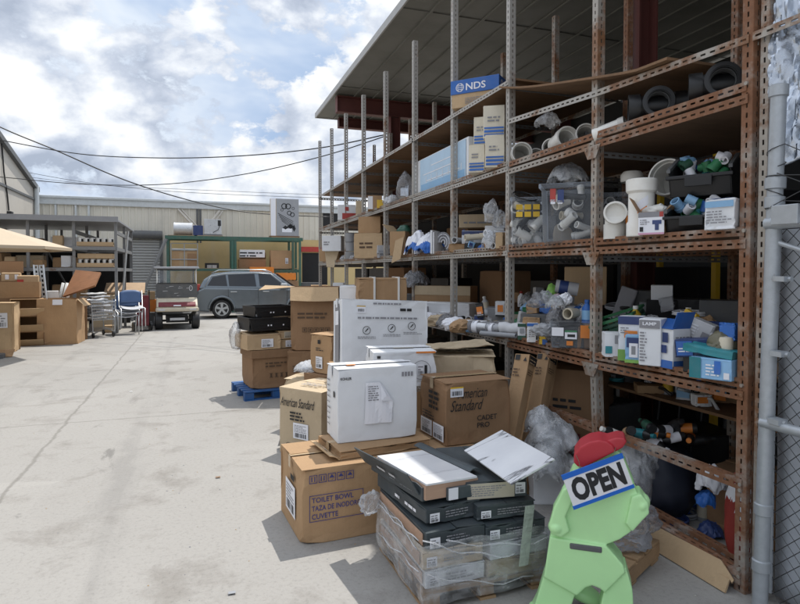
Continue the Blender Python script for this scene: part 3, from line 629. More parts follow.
def textmesh(st,shear=0,bold=0,spacing=1.0):
    k=(st,shear,bold,spacing)
    if k in TXT: return TXT[k]
    cu=bpy.data.curves.new('text_curve','FONT'); cu.body=st; cu.shear=shear; cu.size=1; cu.offset=bold; cu.space_character=spacing; cu.fill_mode='FRONT'; cu.resolution_u=3
    o=bpy.data.objects.new('text_tmp',cu); COL.objects.link(o); dg=bpy.context.evaluated_depsgraph_get(); dg.update()
    me=bpy.data.meshes.new_from_object(o.evaluated_get(dg)); bpy.data.objects.remove(o); bpy.data.curves.remove(cu)
    TXT[k]=me; return me
def text(par,st,Mx,x,y,w=None,h=.1,mat='ink',shear=0,bold=0,name='printed_text',lift=.0008,rot=0,spacing=1.0,curve=None):
    me=textmesh(st,shear,bold,spacing).copy(); me.name=name
    xs=[v.co.x for v in me.vertices]; ys=[v.co.y for v in me.vertices]; x0,x1,y0,y1=min(xs),max(xs),min(ys),max(ys)
    sx=(w/(x1-x0)) if w else h/(y1-y0); sy=h/(y1-y0)
    L=Mx@Matrix.Translation((x,y,lift))@Matrix.Rotation(rot,4,'Z')
    for v in me.vertices:
        v.co=L@Vector(((v.co.x-x0)*sx,(v.co.y-y0)*sy,0))
    me.materials.clear(); me.materials.append(M[mat]); o=bpy.data.objects.new(name,me); COL.objects.link(o); o.parent=par; return o
def ftext(t,face,st,x,y,w,h,**k): return text(t,st,fmat(t,face),x,y,w,h,**k)

# placement by measured picture corners: a = near/left base corner, b = right base corner of the front face
def front(a,b,z0,D,vt=None,H=None):
    A=px(a[0],a[1],z0); B=px(b[0],b[1],z0); d=B-A; d.z=0; W=d.length; d.normalize(); n=Vector((-d.y,d.x,0))
    if n.dot(Vector((A.x,A.y,0)))<0: n=-n
    if H is None: H=height_to(A,vt)
    c=(A+B)/2+n*(D/2); rz=math.atan2(d.y,d.x)
    return Vector((c.x,c.y,z0)),rz,W,D,H
# things seen at depth d: base row vb, facing the camera with extra turn
def facing(u0,u1,vt,vb,d,D,rot=0):
    uc=(u0+u1)/2; p=pz(uc,vb,d); r=ray(uc,vb); yaw=math.atan2(r.x,r.y)
    W=(u1-u0)*d/F_PX; H=(vb-vt)*d/F_PX
    f=Vector((math.sin(yaw),math.cos(yaw),0)); c=p+f*(D/2)
    return Vector((c.x,c.y,p.z)),-yaw+R(rot),W,D,H
# things on a rack deck: distance xo behind the rack face, base at deck height z, picture extents
def onshelf(u0,u1,vt,vb,z,xo,D=None,rot=0):
    uc=(u0+u1)/2; X=XR+xo; Y=Yat(uc,X); d=depth((X,Y,z)); yaw=math.atan2(X,Y)
    W=(u1-u0)*d/F_PX; H=(vb-vt)*d/F_PX
    return Vector((X,Y,z)),-yaw+R(rot),W,(D or W*.6),H
# rack-aligned box: far-front corner u0, near-front corner um, near-back corner u1
def ralign(u0,um,u1,vt,vb,z,xo):
    X=XR+xo; Y1=Yat(u0,X); Y0_=Yat(um,X); a=(u1-UC)/F_PX; zc=Y0_/(math.cos(YAW)-a*math.sin(YAW)); X2=zc*(a*math.cos(YAW)+math.sin(YAW))
    H=(vb-vt)*depth((X,Y0_,z))/F_PX
    W=Y1-Y0_; D=max(.05,X2-X)
    return Vector(((X+X2)/2,(Y1+Y0_)/2,z)),-math.pi/2,W,D,H     # local -y looks at the yard, local +x at the camera side
def crumple(name,label,cat,base,rz,W,D,H,mat,seed=1,n=4,group=None):
    """heap of loosely folded sheets with long sharp creases"""
    s=MB(); rnd=random.Random(seed*13+1); nn=26 if max(W,H)<.3 else 40
    for i in range(n):
        o=Vector((rnd.uniform(0,90),rnd.uniform(0,90),rnd.uniform(0,90))); angs=[rnd.uniform(0,3.14) for _ in range(4)]; ox,oy=rnd.uniform(-.18,.18),rnd.uniform(-.18,.18); hs=.62+.38*(i+1)/n; wz=rnd.uniform(.75,1.0)
        def f(u,v):
            a,b=2*u-1,2*v-1; r=math.sqrt(a*a+b*b); k=0
            for j,t in enumerate(angs):
                x=a*math.cos(t)+b*math.sin(t); y=-a*math.sin(t)+b*math.cos(t); sc=(1.3,2.2,3.6,6)[j]
                k+=(1-2.4*abs(mn.noise(Vector((x*sc*1.5,y*sc*.45,j*7))+o)))*(.16,.13,.085,.045)[j]
            z=max(0,1-min(1,r/1.25)**2.2)*hs+k*.85*(1-.45*min(1,r))-.05
            q=1-.22*r*r+.20*mn.noise(Vector((a*1.6,b*1.6,2))+o)
            return (((a*q*wz)+ox*.6+.10*k)*W/2, ((b*q*wz)+oy*.6+.10*mn.noise(Vector((a*4,b*4,5))+o))*D/2, max(.004+.012*rnd.random()*0,z*H))
        s.grid(f,nn,nn)
    ob=s.build(name,M[mat],None,smooth=34); ob.location=base; ob.rotation_euler=(0,0,rz); return tag(ob,label,cat,group)
def blob(name,label,cat,base,rz,W,D,H,mat,seed=1,amp=.35,sub=4,group=None,sharp=True,kind=None,parent=None,fn=None):
    if isinstance(mat,str) and mat.startswith('film') and parent is None and H<.8*W or name=='plastic_heap': return crumple(name,label,cat,base,rz,W*1.12,D*1.12,H*1.0,mat,seed,5 if W>.3 else 3,group)
    """crumpled soft thing: ball folded by ridged noise, flattened on its support"""
    bm=bmesh.new(); bmesh.ops.create_icosphere(bm,subdivisions=sub,radius=1); o=Vector((seed*3.7,seed*1.3,seed*2.1))
    for v in bm.verts:
        p=v.co.copy(); w=p+Vector((mn.noise(p*1.3+o),mn.noise(p*1.3+o+Vector((9,0,0))),mn.noise(p*1.3+o+Vector((0,9,0)))))*.5
        dd,_=mn.voronoi(w*1.7+o); d2,_=mn.voronoi(w*4.1+o); n1=mn.noise(p*1.1+o); n3=mn.noise(p*7+o); n2=d2[1]-d2[0]
        k=1+amp*(.55*n1+.42*(dd[1]-dd[0]-.3)+.20*(n2-.25)+.07*n3)
        q=p*k; q.z=max(q.z,-.72+.05*n2); v.co=Vector((q.x*W/2,q.y*D/2,(q.z+.72)*H/1.75))
    me=bpy.data.meshes.new(name); bm.to_mesh(me); bm.free(); me.materials.append(M[mat] if isinstance(mat,str) else mat)
    me.polygons.foreach_set('use_smooth',[True]*len(me.polygons))
    if sharp: me.set_sharp_from_angle(angle=R(38))
    ob=bpy.data.objects.new(name,me); COL.objects.link(ob); ob.location=base; ob.rotation_euler=(0,0,rz)
    if parent is not None: ob.parent=parent
    else: tag(ob,label,cat,group,kind)
    return ob
# ------------------------------------------------------------------ the box pile in the yard
# toilet bowl carton
b=front((302,547),(478,514),0,.60,vt=470); ztb=b[4]
tb=carton('toilet_bowl_carton','large brown carton printed with a blue framed text block, standing on the ground',b[0],*b[1:],mat='card',tape='tape')
W,D,H=tb['dims']; Fm=fmat(tb,'f'); x=-W/2
for st,yy in (('TOILET BOWL',.255),('TAZA DE INODORO',.205),('CUVETTE',.155)):
    wd={'TOILET BOWL':.265,'TAZA DE INODORO':.315,'CUVETTE':.165}[st]; ftext(tb,'f',st,x+.06,yy,wd,.032,mat='ink_blue',bold=.012)
fr=MB()
for a,c,e,f in ((x+.045,x+.39,.14,.144),(x+.045,x+.39,.298,.302),(x+.045,x+.049,.14,.302),(x+.386,x+.39,.14,.302)): fr.quad((a,e,.0008),(c,e,.0008),(c,f,.0008),(a,f,.0008),M=Fm)
fr.build('printed_frame',M['ink_blue'],tb)
ic=MB()
for k in range(5):
    a=x+.045+k*.058; y=.375
    for p in ((0,.05,0,.004),(0,.05,.046,.05),(0,.004,0,.05),(.046,.05,0,.05)): ic.quad((a+p[0],y+p[2],.0008),(a+p[1],y+p[2],.0008),(a+p[1],y+p[3],.0008),(a+p[0],y+p[3],.0008),M=Fm)
    if k in (0,1): ic.quad((a+.013,y+.01,.0008),(a+.019,y+.01,.0008),(a+.019,y+.04,.0008),(a+.013,y+.04,.0008),M=Fm); ic.quad((a+.031,y+.01,.0008),(a+.037,y+.01,.0008),(a+.037,y+.04,.0008),(a+.031,y+.04,.0008),M=Fm)
    else: ic.add([(a+.008,y+.022,.0008),(a+.042,y+.022,.0008),(a+.025,y+.043,.0008),(a+.023,y+.008,.0008),(a+.027,y+.008,.0008)],[(0,1,2),(3,4,1)],M=Fm)
ic.build('handling_symbols',M['ink_blue'],tb)
sticker(tb,'l',-.12,.14,.10,.30,seed=4); panel(tb,'l',.02,.12,.33,.365,'black_matt','hand_hole')
# flat carton with a lifted flap, on it the white carton
b=front((340,460.5),(431,446.5),ztb,.42,vt=451.5); zto=ztb+b[4]+.004
t=carton('flat_carton','thin flat brown carton with a lifted end flap lying on the blue printed carton',b[0],*b[1:],mat='card',tape='tape')
W,D,H=t['dims']
s=MB(); s.grid(lambda a,c:(-W/2-.002-.055*c-.01*c*c,-D/2+D*.92*a,.004+H*.98*c-.025*c*c+.004*mn.noise((a*4,c*2,1))),6,4); f=s.build('end_flap',M['card_light'],t,solid=.005)
Mf=Matrix(((0,-.62,-.78,-W/2-.013),(-1,0,0,.06),(0,.78,-.62,.0135),(0,0,0,1)))
text(t,'TOTO',Mf,-.06,.02,.13,.038,mat='ink',bold=.02,lift=.008)
s=MB(); s.quad((.1,.01,.009),(.17,.01,.009),(.17,.06,.009),(.1,.06,.009),M=Mf); s.build('shipping_label',M['paper'],t)
lines(t,'f',W/2-.10,W/2-.03,.012,H-.015,3,'ink_brown',seed=5)
b=front((337.6,444),(417.2,435.7),zto,.30,vt=369)
wk=carton('white_carton','white carton with a folded paper sheet taped to its front on the flat carton',b[0],*b[1:],mat='white_card',tape='white_card',amp=.004)
W,D,H=wk['dims']; ftext(wk,'f','KOHLER',-W/2+.02,H-.077,.075,.018,bold=.03)
s=MB(); px0=-.075; pv=[(-.095,.115),(.085,.115),(.088,.27),(.0,.36),(-.065,.395),(-.085,.40)]
Fm=fmat(wk,'f')
s.grid(lambda a,c:tuple(Fm@Vector((-.10+.19*a+.01*c,.115+ (.275*c if a<.55 else (.275-.30*(a-.55))*c),.002+.006*abs(math.sin(a*5+c*3))))),8,8); pp=s.build('taped_paper',M['paper'],wk,solid=.0008)
s=MB(); s.add([Fm@Vector(p) for p in ((.008,.385,.009),(.012,.265,.022),(.098,.262,.012),(.05,.30,.02))],[(0,1,3),(1,2,3)]); s.build('paper_fold',M['paper'],pp,solid=.0008)
lines(wk,'f',-.075,.0,.27,.375,7,'ink_grey','paper_text',.011,seed=8,parent=pp)
s=MB()
for k in range(4): s.quad((W/2-.115+.022*k,H-.075,.0008),(W/2-.10+.022*k,H-.075,.0008),(W/2-.10+.022*k,H-.045,.0008),(W/2-.115+.022*k,H-.045,.0008),M=Fm)
s.build('handling_symbols',M['ink_grey'],wk)
panel(wk,'l',.05,.09,.29,.33,'black','hand_hole'); panel(wk,'t',-.19,-.13,-.06,-.02,'orange','orange_sticker'); lines(wk,'l',-.11,-.02,.08,.42,9,'ink_grey',seed=11,fill=.25)
# cadet carton
b=front((448,446.5),(509,438.5),ztb,.42,vt=383)
t=carton('toilet_carton','brown toilet carton with black script print and a yellow edged barcode sticker',b[0],b[1],b[2]+.03,b[3],b[4],mat='card_dark',tape='tape')
W,D,H=t['dims']; x=-W/2
ftext(t,'f','American',x+.085,H-.115,.235,.07,shear=.45); ftext(t,'f','Standard',x+.03,H-.20,.26,.075,shear=.45)
ftext(t,'f','CADET',x+.24,.155,.16,.036,bold=.012); ftext(t,'f','PRO',x+.24,.105,.10,.036,bold=.012)
p=panel(t,'f',x+.03,x+.13,H-.10,H-.035,'paper','barcode_sticker',lift=.0015); panel(t,'f',x+.03,x+.13,H-.042,H-.032,'yellow','sticker_edge',lift=.0022,parent=p); bars(t,'f',x+.04,x+.12,H-.09,H-.06,lift=.003,parent=p)
sticker(t,'l',-.18,.0,.02,.13,seed=3); sticker(t,'l',.02,.18,.02,.13,seed=9); lines(t,'l',-.05,.12,.22,.36,4,'ink',seed=21,fill=.6); lines(t,'l',-.15,.1,.14,.2,3,'ink',seed=22)
# beige script carton on the left
b=front((279.5,452),(322,462),0,.55,vt=386)
bl=Vector((0,0,0))
t=carton('beige_toilet_carton','tall beige carton with black script print slanting across its sunny left side',b[0],*b[1:],mat='card_beige',amp=.008)
W,D,H=t['dims']; x=-W/2
ftext(t,'f','American Standard',x+.02,H-.17,W-.10,.082,shear=.4,bold=.006)
lines(t,'f',-.12,.12,H-.29,H-.20,3,'ink',fill=.55,seed=2); sticker(t,'f',-.08,.10,.16,.30,seed=14)
s=MB()
for k in range(2):
    for i in range(14):
        a=2*math.pi*i/14; c=2*math.pi*(i+1)/14; cx=-.14+.26*k; s.quad(*[(cx+r*math.cos(q),.08+r*math.sin(q),.0008) for q,r in ((a,.032),(c,.032),(c,.028),(a,.028))],M=fmat(t,'f'))
s.build('handling_symbols',M['ink'],t)
ftext(t,'t','American Standard',-W/2+.1,.08,.36,.05,shear=.4,mat='ink_grey',lift=.012); lines(t,'t',-.1,.16,-.16,-.05,3,'ink_grey',lift=.012,seed=3)
fb=MB(); fb.grid(lambda a,c:(-W/2-.012-.06*c*(.4+a),D/2-.12-.36*a,.02+.30*(1-c)*(1-.3*a)),4,5); fb.build('torn_flap',M['white_card'],t,solid=.004)
# beige open carton behind with plastic on top
p0=px(283,425,0); b=front((284,428),(352,436),0,.50,vt=378)
t=carton('beige_open_carton','beige carton with its flaps ajar behind the tall script carton',b[0],*b[1:],mat='card_beige',amp=.01,tape='tape')
zt=b[0].z+b[4]
blob('plastic_bag','flat white plastic bundle lying on the beige carton with ajar flaps','bag',pz(312,371,6.25)-Vector((0,0,.01)),.3,.42,.34,.11,'film_heavy',4,.5)
# script carton under the second white carton
b=front((352,440),(427,437),0,.42,H=.785)
t=carton('script_carton','tall brown carton with script print underneath the white carton with an orange mark',b[0],*b[1:],mat='card_dark',tape='tape'); W,D,H=t['dims']
ftext(t,'f','American Standard',W/2-.34,.46,.33,.07,shear=.4)
b=front((372,388),(436,386),.79,.42,vt=352)
t=carton('white_carton','white carton with an orange mark and ring print behind the papered carton',b[0],b[1]+R(2),*b[2:],mat='white_card',tape='white_card'); W,D,H=t['dims']
panel(t,'f',W/2-.16,W/2-.01,H-.018,H-.004,'orange','orange_mark'); 
s=MB()
for i in range(28):
    a=2*math.pi*i/28; c=2*math.pi*(i+1)/28; s.quad(*[(W/2-.12+r*math.cos(q),H/2-.01+r*math.sin(q),.001) for q,r in ((a,.072),(c,.072),(c,.068),(a,.068))],M=fmat(t,'f'))
s.build('printed_ring',M['ink_grey'],t); sticker(t,'f',W/2-.15,W/2-.10,.09,.17,n=2); panel(t,'f',W/2-.095,W/2-.075,.09,.16,'ink','printed_bar'); panel(t,'f',-W/2+.03,-W/2+.055,H-.05,H-.03,'ink','printed_bar'); panel(t,'t',-.06,.10,-.05,.0,'cream','sticker')
blob('plastic_bag','grey crumpled plastic sheet poking out beneath the second white carton','bag',pz(413,392,4.75),.2,.3,.2,.06,'film_heavy',14,.5)
# leaning big white carton and what carries it
sup=carton('support_carton','plain brown carton hidden low behind the white cartons',pz(378,440,5.5)*1,R(-6),.86,.55,.8,mat='card',tape='tape'); sup.location.z=0
pb=pz(381,384,5.2); pb.z=.80
t=carton('white_flat_carton','big flat white carton with round symbols leaning back above the pile',pb,R(3),.80,.26,.60,mat='white_card',tape='white_card',seam='x'); t.rotation_euler=(R(-7),R(2.5),R(3))
W,D,H=t['dims']; p=panel(t,'f',-W/2+.13,-W/2+.21,H-.12,H-.06,'paper','barcode_sticker',lift=.001); bars(t,'f',-W/2+.14,-W/2+.20,H-.11,H-.085,lift=.002,parent=p); panel(t,'f',-W/2+.13,-W/2+.21,H-.068,H-.06,'yellow','sticker_edge',lift=.0018,parent=p)
for q,cx in enumerate((-.18,.05,.24)):
    s=MB()
    for i in range(20):
        a=2*math.pi*i/20; c=2*math.pi*(i+1)/20; s.quad(*[(cx+r*math.cos(z),.33+.02*q+r*math.sin(z),.001) for z,r in ((a,.036),(c,.036),(c,.031),(a,.031))],M=fmat(t,'f'))
    s.quad((cx-.018,.318+.02*q,.001),(cx-.008,.318+.02*q,.001),(cx+.02,.345+.02*q,.001),(cx+.008,.348+.02*q,.001),M=fmat(t,'f'))
    s.build('round_symbol',M['ink'],t); lines(t,'f',cx-.08,cx+.10,.26+.02*q,.285+.02*q,2,'ink_grey',seed=q+3)
lines(t,'f',-.26,.33,.43,.455,1,'ink_grey',seed=9,fill=.6,rag=.1); lines(t,'f',-.12,.14,H-.045,H-.025,1,'ink_grey',seed=12,fill=.7,rag=0); lines(t,'f',.13,.24,H-.10,H-.07,1,'ink',seed=13,fill=.8,rag=0)
panel(t,'l',-.06,.06,.06,.56,'ink_grey','dark_print'); panel(t,'l',-.045,.05,.38,.5,'paper','pale_print',lift=.001)
# strapped brown carton behind it
base=pz(386,303.5,6.3); stand=carton('tall_brown_carton','tall plain brown carton holding up the strapped carton',Vector((base.x,base.y+.2,0)),R(-18),.62,.5,base.z,mat='card_dark',tape='tape')
t=carton('strapped_carton','brown carton with two white straps on top of the pile by the rack',Vector((base.x,base.y+.2,base.z+.004)),R(-10),.53,.42,.27,mat='card',tape='tape'); W,D,H=t['dims']
for xx in (-.09,.17):
    s=MB(); s.box(xx-.011,xx+.011,-D/2-.008,D/2+.008,-.002,H+.010); s.build('white_strap',M['white'],t,bevel=.003)
s=carton('white_tank_carton','white rounded carton end beside the strapped carton',pz(353,306,6.8)*1,R(-25),.23,.4,.24,mat='white_card',tape='white_card')
w=carton('brown_tall_carton','brown carton under the white rounded carton',Vector((s.location.x,s.location.y,0)),R(-25),.3,.42,s.location.z-.004,mat='card_dark')
# small brown carton with label
b=front((312,372),(329.5,375),pz(320,364,6.6).z,.3,H=.40)
stool=carton('plain_carton','plain brown carton beneath the small labelled carton',Vector((b[0].x,b[0].y,0)),b[1],.42,.4,b[0].z-.004,mat='card_dark')
t=carton('small_labelled_carton','small square brown carton with a white label left of the white flat carton',b[0],b[1],b[2]+.06,b[3],b[4],mat='card'); sticker(t,'f',-.07,.03,.05,.17,seed=6); panel(t,'f',-.04,.0,.30,.34,'ink','printed_mark'); lines(t,'f',-.07,.05,.23,.27,2,'ink',seed=2)
# big open carton behind, and lower carton
pb=pz(318,398,8.0); pb.z=0
t=carton('lower_brown_carton','big brown carton with rows of small symbols beneath the open carton',pb,R(-16),.74,.6,.62,mat='card_dark'); W,D,H=t['dims']; lines(t,'f',-.3,.1,.35,.45,3,'ink_brown',seed=4); sticker(t,'f',.0,.14,.18,.34,seed=2); sticker(t,'f',-.22,-.12,.2,.3,mat='card_light',seed=8)
t=carton('open_brown_carton','big open brown carton with its front flap folded down at the rear of the pile',pb+Vector((-.02,0,.625)),R(-16),.62,.52,.83,mat='card_dark',lid=False,openb=True); W,D,H=t['dims']
lines(t,'f',-.22,.18,.42,.52,2,'ink_brown',seed=14); 
s=MB()
for k in range(5):
    a=-.16+k*.075
    for p in ((0,.06,0,.006),(0,.06,.054,.06),(0,.006,0,.06),(.054,.06,0,.06)): s.quad((a+p[0],.24+p[2],.0008),(a+p[1],.24+p[2],.0008),(a+p[1],.24+p[3],.0008),(a+p[0],.24+p[3],.0008),M=fmat(t,'f'))
    s.quad((a+.02,.255,.0008),(a+.04,.255,.0008),(a+.04,.285,.0008),(a+.02,.285,.0008),M=fmat(t,'f'))
s.build('handling_symbols',M['ink_brown'],t)
s=MB(); s.grid(lambda a,c:(-W/2+W*a+.01*c,-D/2-.006-.10*c,H-.002-.17*c-.012*math.sin(a*3)*c),6,4); s.build('front_flap',M['card_light'],t,solid=.005)
s=MB(); s.grid(lambda a,c:(-W/2-.004-.40*c,-D/2+D*a*(1-.1*c),H-.004-.035*c+.05*c*a),5,5); s.build('side_flap',M['card_light'],t,solid=.005)
s=MB(); s.grid(lambda a,c:(W/2+.004+.22*c,-D/2+D*a,H-.002+.03*c),5,4); s.build('side_flap',M['card_light'],t,solid=.005)

# ---- blue pallet stack
A=px(246.5,401.5,0); B=px(286,397.5,0); d=(B-A).normalized(); rz=math.atan2(d.y,d.x); n=Vector((-d.y,d.x,0))
Wp,Dp=.84,.82; c=A+d*(Wp/2-.02)+n*(Dp/2)
pl=thing('blue_pallet','blue painted wooden pallet under the stack of brown cartons','pallet',c,rz)
for k in range(3):
    y=-Dp/2+.05+k*(Dp-.1)/2
    s=MB(); s.box(-Wp/2,Wp/2,y-.045,y+.045,.0,.016); s.build('bottom_board',M['blue_pallet'],pl)
    for q in range(3):
        xx=-Wp/2+.06+q*(Wp-.12)/2; s=MB(); s.box(xx-.06,xx+.06,y-.045,y+.045,.018,.10); s.build('block',M['blue_pallet'],pl,bevel=.004)
for k in range(6):
    y=-Dp/2+.05+k*(Dp-.1)/5; s=MB(); s.box(-Wp/2,Wp/2,y-.05,y+.05,.103,.12); s.build('top_board',M['blue_pallet'],pl,bevel=.003)
cc=c+d*.02+n*-.02
def st(name,label,dx,dy,z,W,D,H,rot=0,mat='card',**k): return carton(name,label,Vector((cc.x,cc.y,0))+d*dx+n*dy+Vector((0,0,z)),rz+R(rot),W,D,H,mat=mat,**k)
t=st('heavy_carton','brown carton with small symbols and an orange sticker sitting on the blue pallet',.0,.0,.125,.64,.6,.50,mat='card_dark'); W,D,H=t['dims']
lines(t,'f',-.15,.18,.28,.36,2,'ink_brown',seed=31); panel(t,'f',.13,.25,H-.07,H-.02,'orange','orange_sticker')
s=MB()
for k in range(5):
    a=-.10+k*.07
    s.quad((a,.14,.0008),(a+.05,.14,.0008),(a+.05,.146,.0008),(a,.146,.0008),M=fmat(t,'f')); s.quad((a,.19,.0008),(a+.05,.19,.0008),(a+.05,.196,.0008),(a,.196,.0008),M=fmat(t,'f')); s.quad((a+.012,.146,.0008),(a+.036,.146,.0008),(a+.036,.19,.0008),(a+.012,.19,.0008),M=fmat(t,'f'))
s.build('handling_symbols',M['ink_brown'],t)
s=MB(); s.box(-W/2-.02,W/2+.02,-D/2-.022,D/2+.02,H-.10,H+.006); s.build('lid',M['card_dark'],t,bevel=.006)
z=.125+.50+.012
t=st('labelled_carton','brown carton with a white label overhanging the pallet stack on its left side',-.18,-.02,z,.46,.58,.205,3,mat='card_light',tape='tape'); sticker(t,'f',-.04,.12,.03,.14,seed=17)
t=st('thin_carton','lower of two thin brown cartons on the right of the pallet stack',.20,.02,z,.32,.55,.115,-1,mat='card_light',tape='tape'); sticker(t,'f',-.06,.06,.015,.10,seed=18)
t=st('thin_carton','upper of two thin brown cartons on the right of the pallet stack',.20,.02,z+.118,.325,.55,.115,1,mat='card_light',tape='tape'); sticker(t,'f',-.09,.08,.015,.10,seed=19,mat='cream')
z2=z+.245
def tray(name,label,dx,dy,z,W,D,H,rot):
    t=thing(name,label,'tray',Vector((cc.x,cc.y,0))+d*dx+n*dy+Vector((0,0,z)),rz+R(rot))
    s=MB()
    for i in range(4):
        Mz=Matrix.Rotation(i*math.pi/2,4,'Z'); w,dd=(W,D) if i%2==0 else (D,W)
        s.prism([(-w/2+.03,0),(w/2-.03,0),(w/2,H),(-w/2,H)],-dd/2,-dd/2+.012,'y',M=Mz)
    s.box(-W/2+.02,W/2-.02,-D/2+.013,D/2-.013,0,.012); s.build('tray_body',M['black'],t,bevel=.004)
    s=MB()
    for k in range(3): s.box(-W/2+.06,W/2-.06,-D/2-.006,-D/2-.001,H*.2+k*H*.27,H*.2+k*H*.27+.012)
    s.box(-W/2-.015,W/2+.015,-D/2-.012,-D/2-.0005,H-.02,H+.004); s.build('rim',M['black'],t,bevel=.003)
    s=MB()
    for xx in (-.09,-.05,.12): s.box(xx,xx+.018,-D/2-.010,-D/2-.007,H*.35,H*.35+.018)
    s.build('white_mark',M['paper'],t)
    return t
tray('black_tray','lower long black plastic tray on top of the pallet stack',-.05,-.02,z2,.66,.5,.17,6)
tray('black_tray','upper long black plastic tray with grey end topping the pallet stack',-.01,.02,z2+.175,.58,.45,.14,9)
s=MB(); s.grid(lambda a,c:(-.25+.5*a,-.16+.32*c,.004+.02*mn.noise((a*3,c*3,2))),6,4); o=s.build('cardboard_sheet',M['card_light'],solid=.005); o.location=Vector((cc.x,cc.y,0))+d*.1+n*-.1+Vector((0,0,z2+.166)); o.rotation_euler=(R(3),0,rz); tag(o,'loose cardboard sheet between the two black trays','cardboard')
blob('plastic_bag','clear white plastic bag hanging off the left of the black trays','bag',Vector((cc.x,cc.y,0))-d*.44+n*.12+Vector((0,0,z-.02)),rz,.16,.3,.36,'film_heavy',23,.5)
blob('plastic_bag','small clear plastic wrap stuffed at the right end of the black trays','bag',Vector((cc.x,cc.y,0))+d*.33+n*.0+Vector((0,0,z2)),rz,.12,.3,.2,'film_heavy',25,.5)

# ------------------------------------------------------------------ tile pallet in front
O=px(424,613,0); P1=px(378,548,0); pdir=(P1-O); Lp=pdir.length; pdir.normalize(); q=Vector((pdir.y,-pdir.x,0)); 
if q.dot(CR)<0: q=-q
rzt=math.atan2(q.y,q.x)        # local x = q (to the right), local y = pdir (away)
TW,TL=.70,.70
def tl(x,y,z): return Vector((O.x,O.y,0))+q*x+pdir*y+Vector((0,0,z))
pl=thing('wooden_pallet','bare wooden pallet under the wrapped tile boxes','pallet',tl(TW/2,TL/2,0),rzt)
for k in range(3):
    xx=-TW/2+.05+k*(TW-.1)/2; s=MB(); s.box(xx-.045,xx+.045,-TL/2,TL/2,0,.014); s.build('bottom_board',M['pallet'],pl)
    for w in range(3):
        y=-TL/2+.06+w*(TL-.12)/2; s=MB(); s.box(xx-.04,xx+.04,y-.05,y+.05,.016,.078); s.build('block',M['pallet'],pl,bevel=.004)
for k in range(5):
    y=-TL/2+.05+k*(TL-.1)/4; s=MB(); s.box(-TW/2,TW/2,y-.05,y+.05,.08,.096); s.build('top_board',M['pallet'],pl,bevel=.003)
def tilebox(label,x,y,z,W,L,H,rot=0,mat='charcoal',open_=False,endlab=True,tilt=None,crush=.004,seed=1):
    t=carton('tile_box',label,tl(x,y,z),rzt+R(rot),W,L,H,mat=mat,lid=not open_,amp=crush,cat='tile box',openb=open_,seam='y')
    if tilt: t.rotation_euler=(tilt[0],tilt[1],rzt+R(rot))
    if endlab: sticker(t,'f',-W/2+.02,-W/2+.075,.012,H-.03,seed=seed,n=2); lines(t,'f',-W/2+.11,W/2-.04,H*.3,H*.75,3,'ink_grey',seed=seed)
    lines(t,'l',L*.12,L*.36,H*.35,H*.6,1,'paper',seed=seed,fill=.7,rag=.2); lines(t,'l',-L*.08,L*.02,H*.35,H*.6,1,'paper',seed=seed+1,fill=.7,rag=.2)
    return t
# base layers: left column of pale tile stacks with charcoal sleeves, right column
bz=.098
for k in range(3):
    t=tilebox(['bottom','middle','top'][k]+' tile box in the left column under the stretch film',.175,.36,bz+k*.095,.33,.67,.092,[1,-1,1.5][k],mat=['white_card','card_beige','charcoal'][k],seed=k)
    s=MB(); W,D,H=t['dims']; s.box(-W/2-.0075,-W/2-.003,-D/2+.03,D/2-.03,.018,H-.016); s.build('tile_edges',M['tile_edge'],t)
for k in range(3):
    t=tilebox(['bottom','middle','top'][k]+' tile box in the right column beside the green figure',.53,.33,bz+k*.092,.345,.64,.089,[-1,1,-2][k],mat=['card_beige','white_card','charcoal'][k],endlab=k==2,seed=k+5)
z4=bz+3*.095+.004
tilebox('charcoal tile box with crushed corner under the open tile box',.175,.40,z4,.32,.62,.088,5,seed=11,crush=.010)
tb2=tilebox('open charcoal tile box showing its marble tile and the tan edges of the stack',.165,.44,z4+.094,.34,.62,.078,7,open_=True,tilt=(R(-2),R(1.5),0),seed=12,endlab=False)
W,D,H=tb2['dims']
s=MB(); s.box(-W/2+.012,W/2-.012,-D/2-.015,D/2-.05,.010,H+.004); s.build('tile_stack',M['tile_edge'],tb2)
s=MB(); s.box(-W/2+.015,W/2-.02,-D/2-.02,D/2-.055,H+.005,H+.016); s.build('marble_tile',M['tile'],tb2,bevel=.0015)
s=MB(); s.grid(lambda a,c:(-W/2-.004-.07*c,-D/2+.02+(D+.06)*a,.03+(H+.035)*c-.02*c*a),6,3); s.build('side_flap',M['charcoal'],tb2,solid=.005)
lf=Matrix(((0,-.55,-.83,-W/2-.042),(-1,0,0,.02),(0,.83,-.55,.075),(0,0,0,1)))
s=MB(); rnd=random.Random(4)
for k in range(9): s.quad((-.02-.02*k if k<5 else .05+.018*(k-5),-.008,.006),(-.006-.02*k if k<5 else .062+.018*(k-5),-.008,.006),(-.006-.02*k if k<5 else .062+.018*(k-5),.01,.006),(-.02-.02*k if k<5 else .05+.018*(k-5),.01,.006),M=lf)
s.build('printed_text',M['paper'],tb2)
s=MB(); s.grid(lambda a,c:(W/2-.02+.075*c,-D/2+.05+(D)*a,H+.018+.03*c*(1-c)*2),6,4); f=s.build('side_flap',M['charcoal'],tb2,solid=.005)
s=MB(); s.box(-W/2+.13,W/2+.06,-D/2-.035,-D/2-.017,-.004,H-.018); f=s.build('end_flap',M['charcoal'],tb2,bevel=.004)
s=MB(); s.box(-W/2+.135,-W/2+.19,-D/2-.04,-D/2-.036,.0,H-.02); s.build('end_label',M['paper'],tb2)
tilebox('charcoal tile box crossed by clear tape beneath the cream labelled box',.50,.34,z4-.006,.33,.6,.08,-4,seed=14,crush=.010)
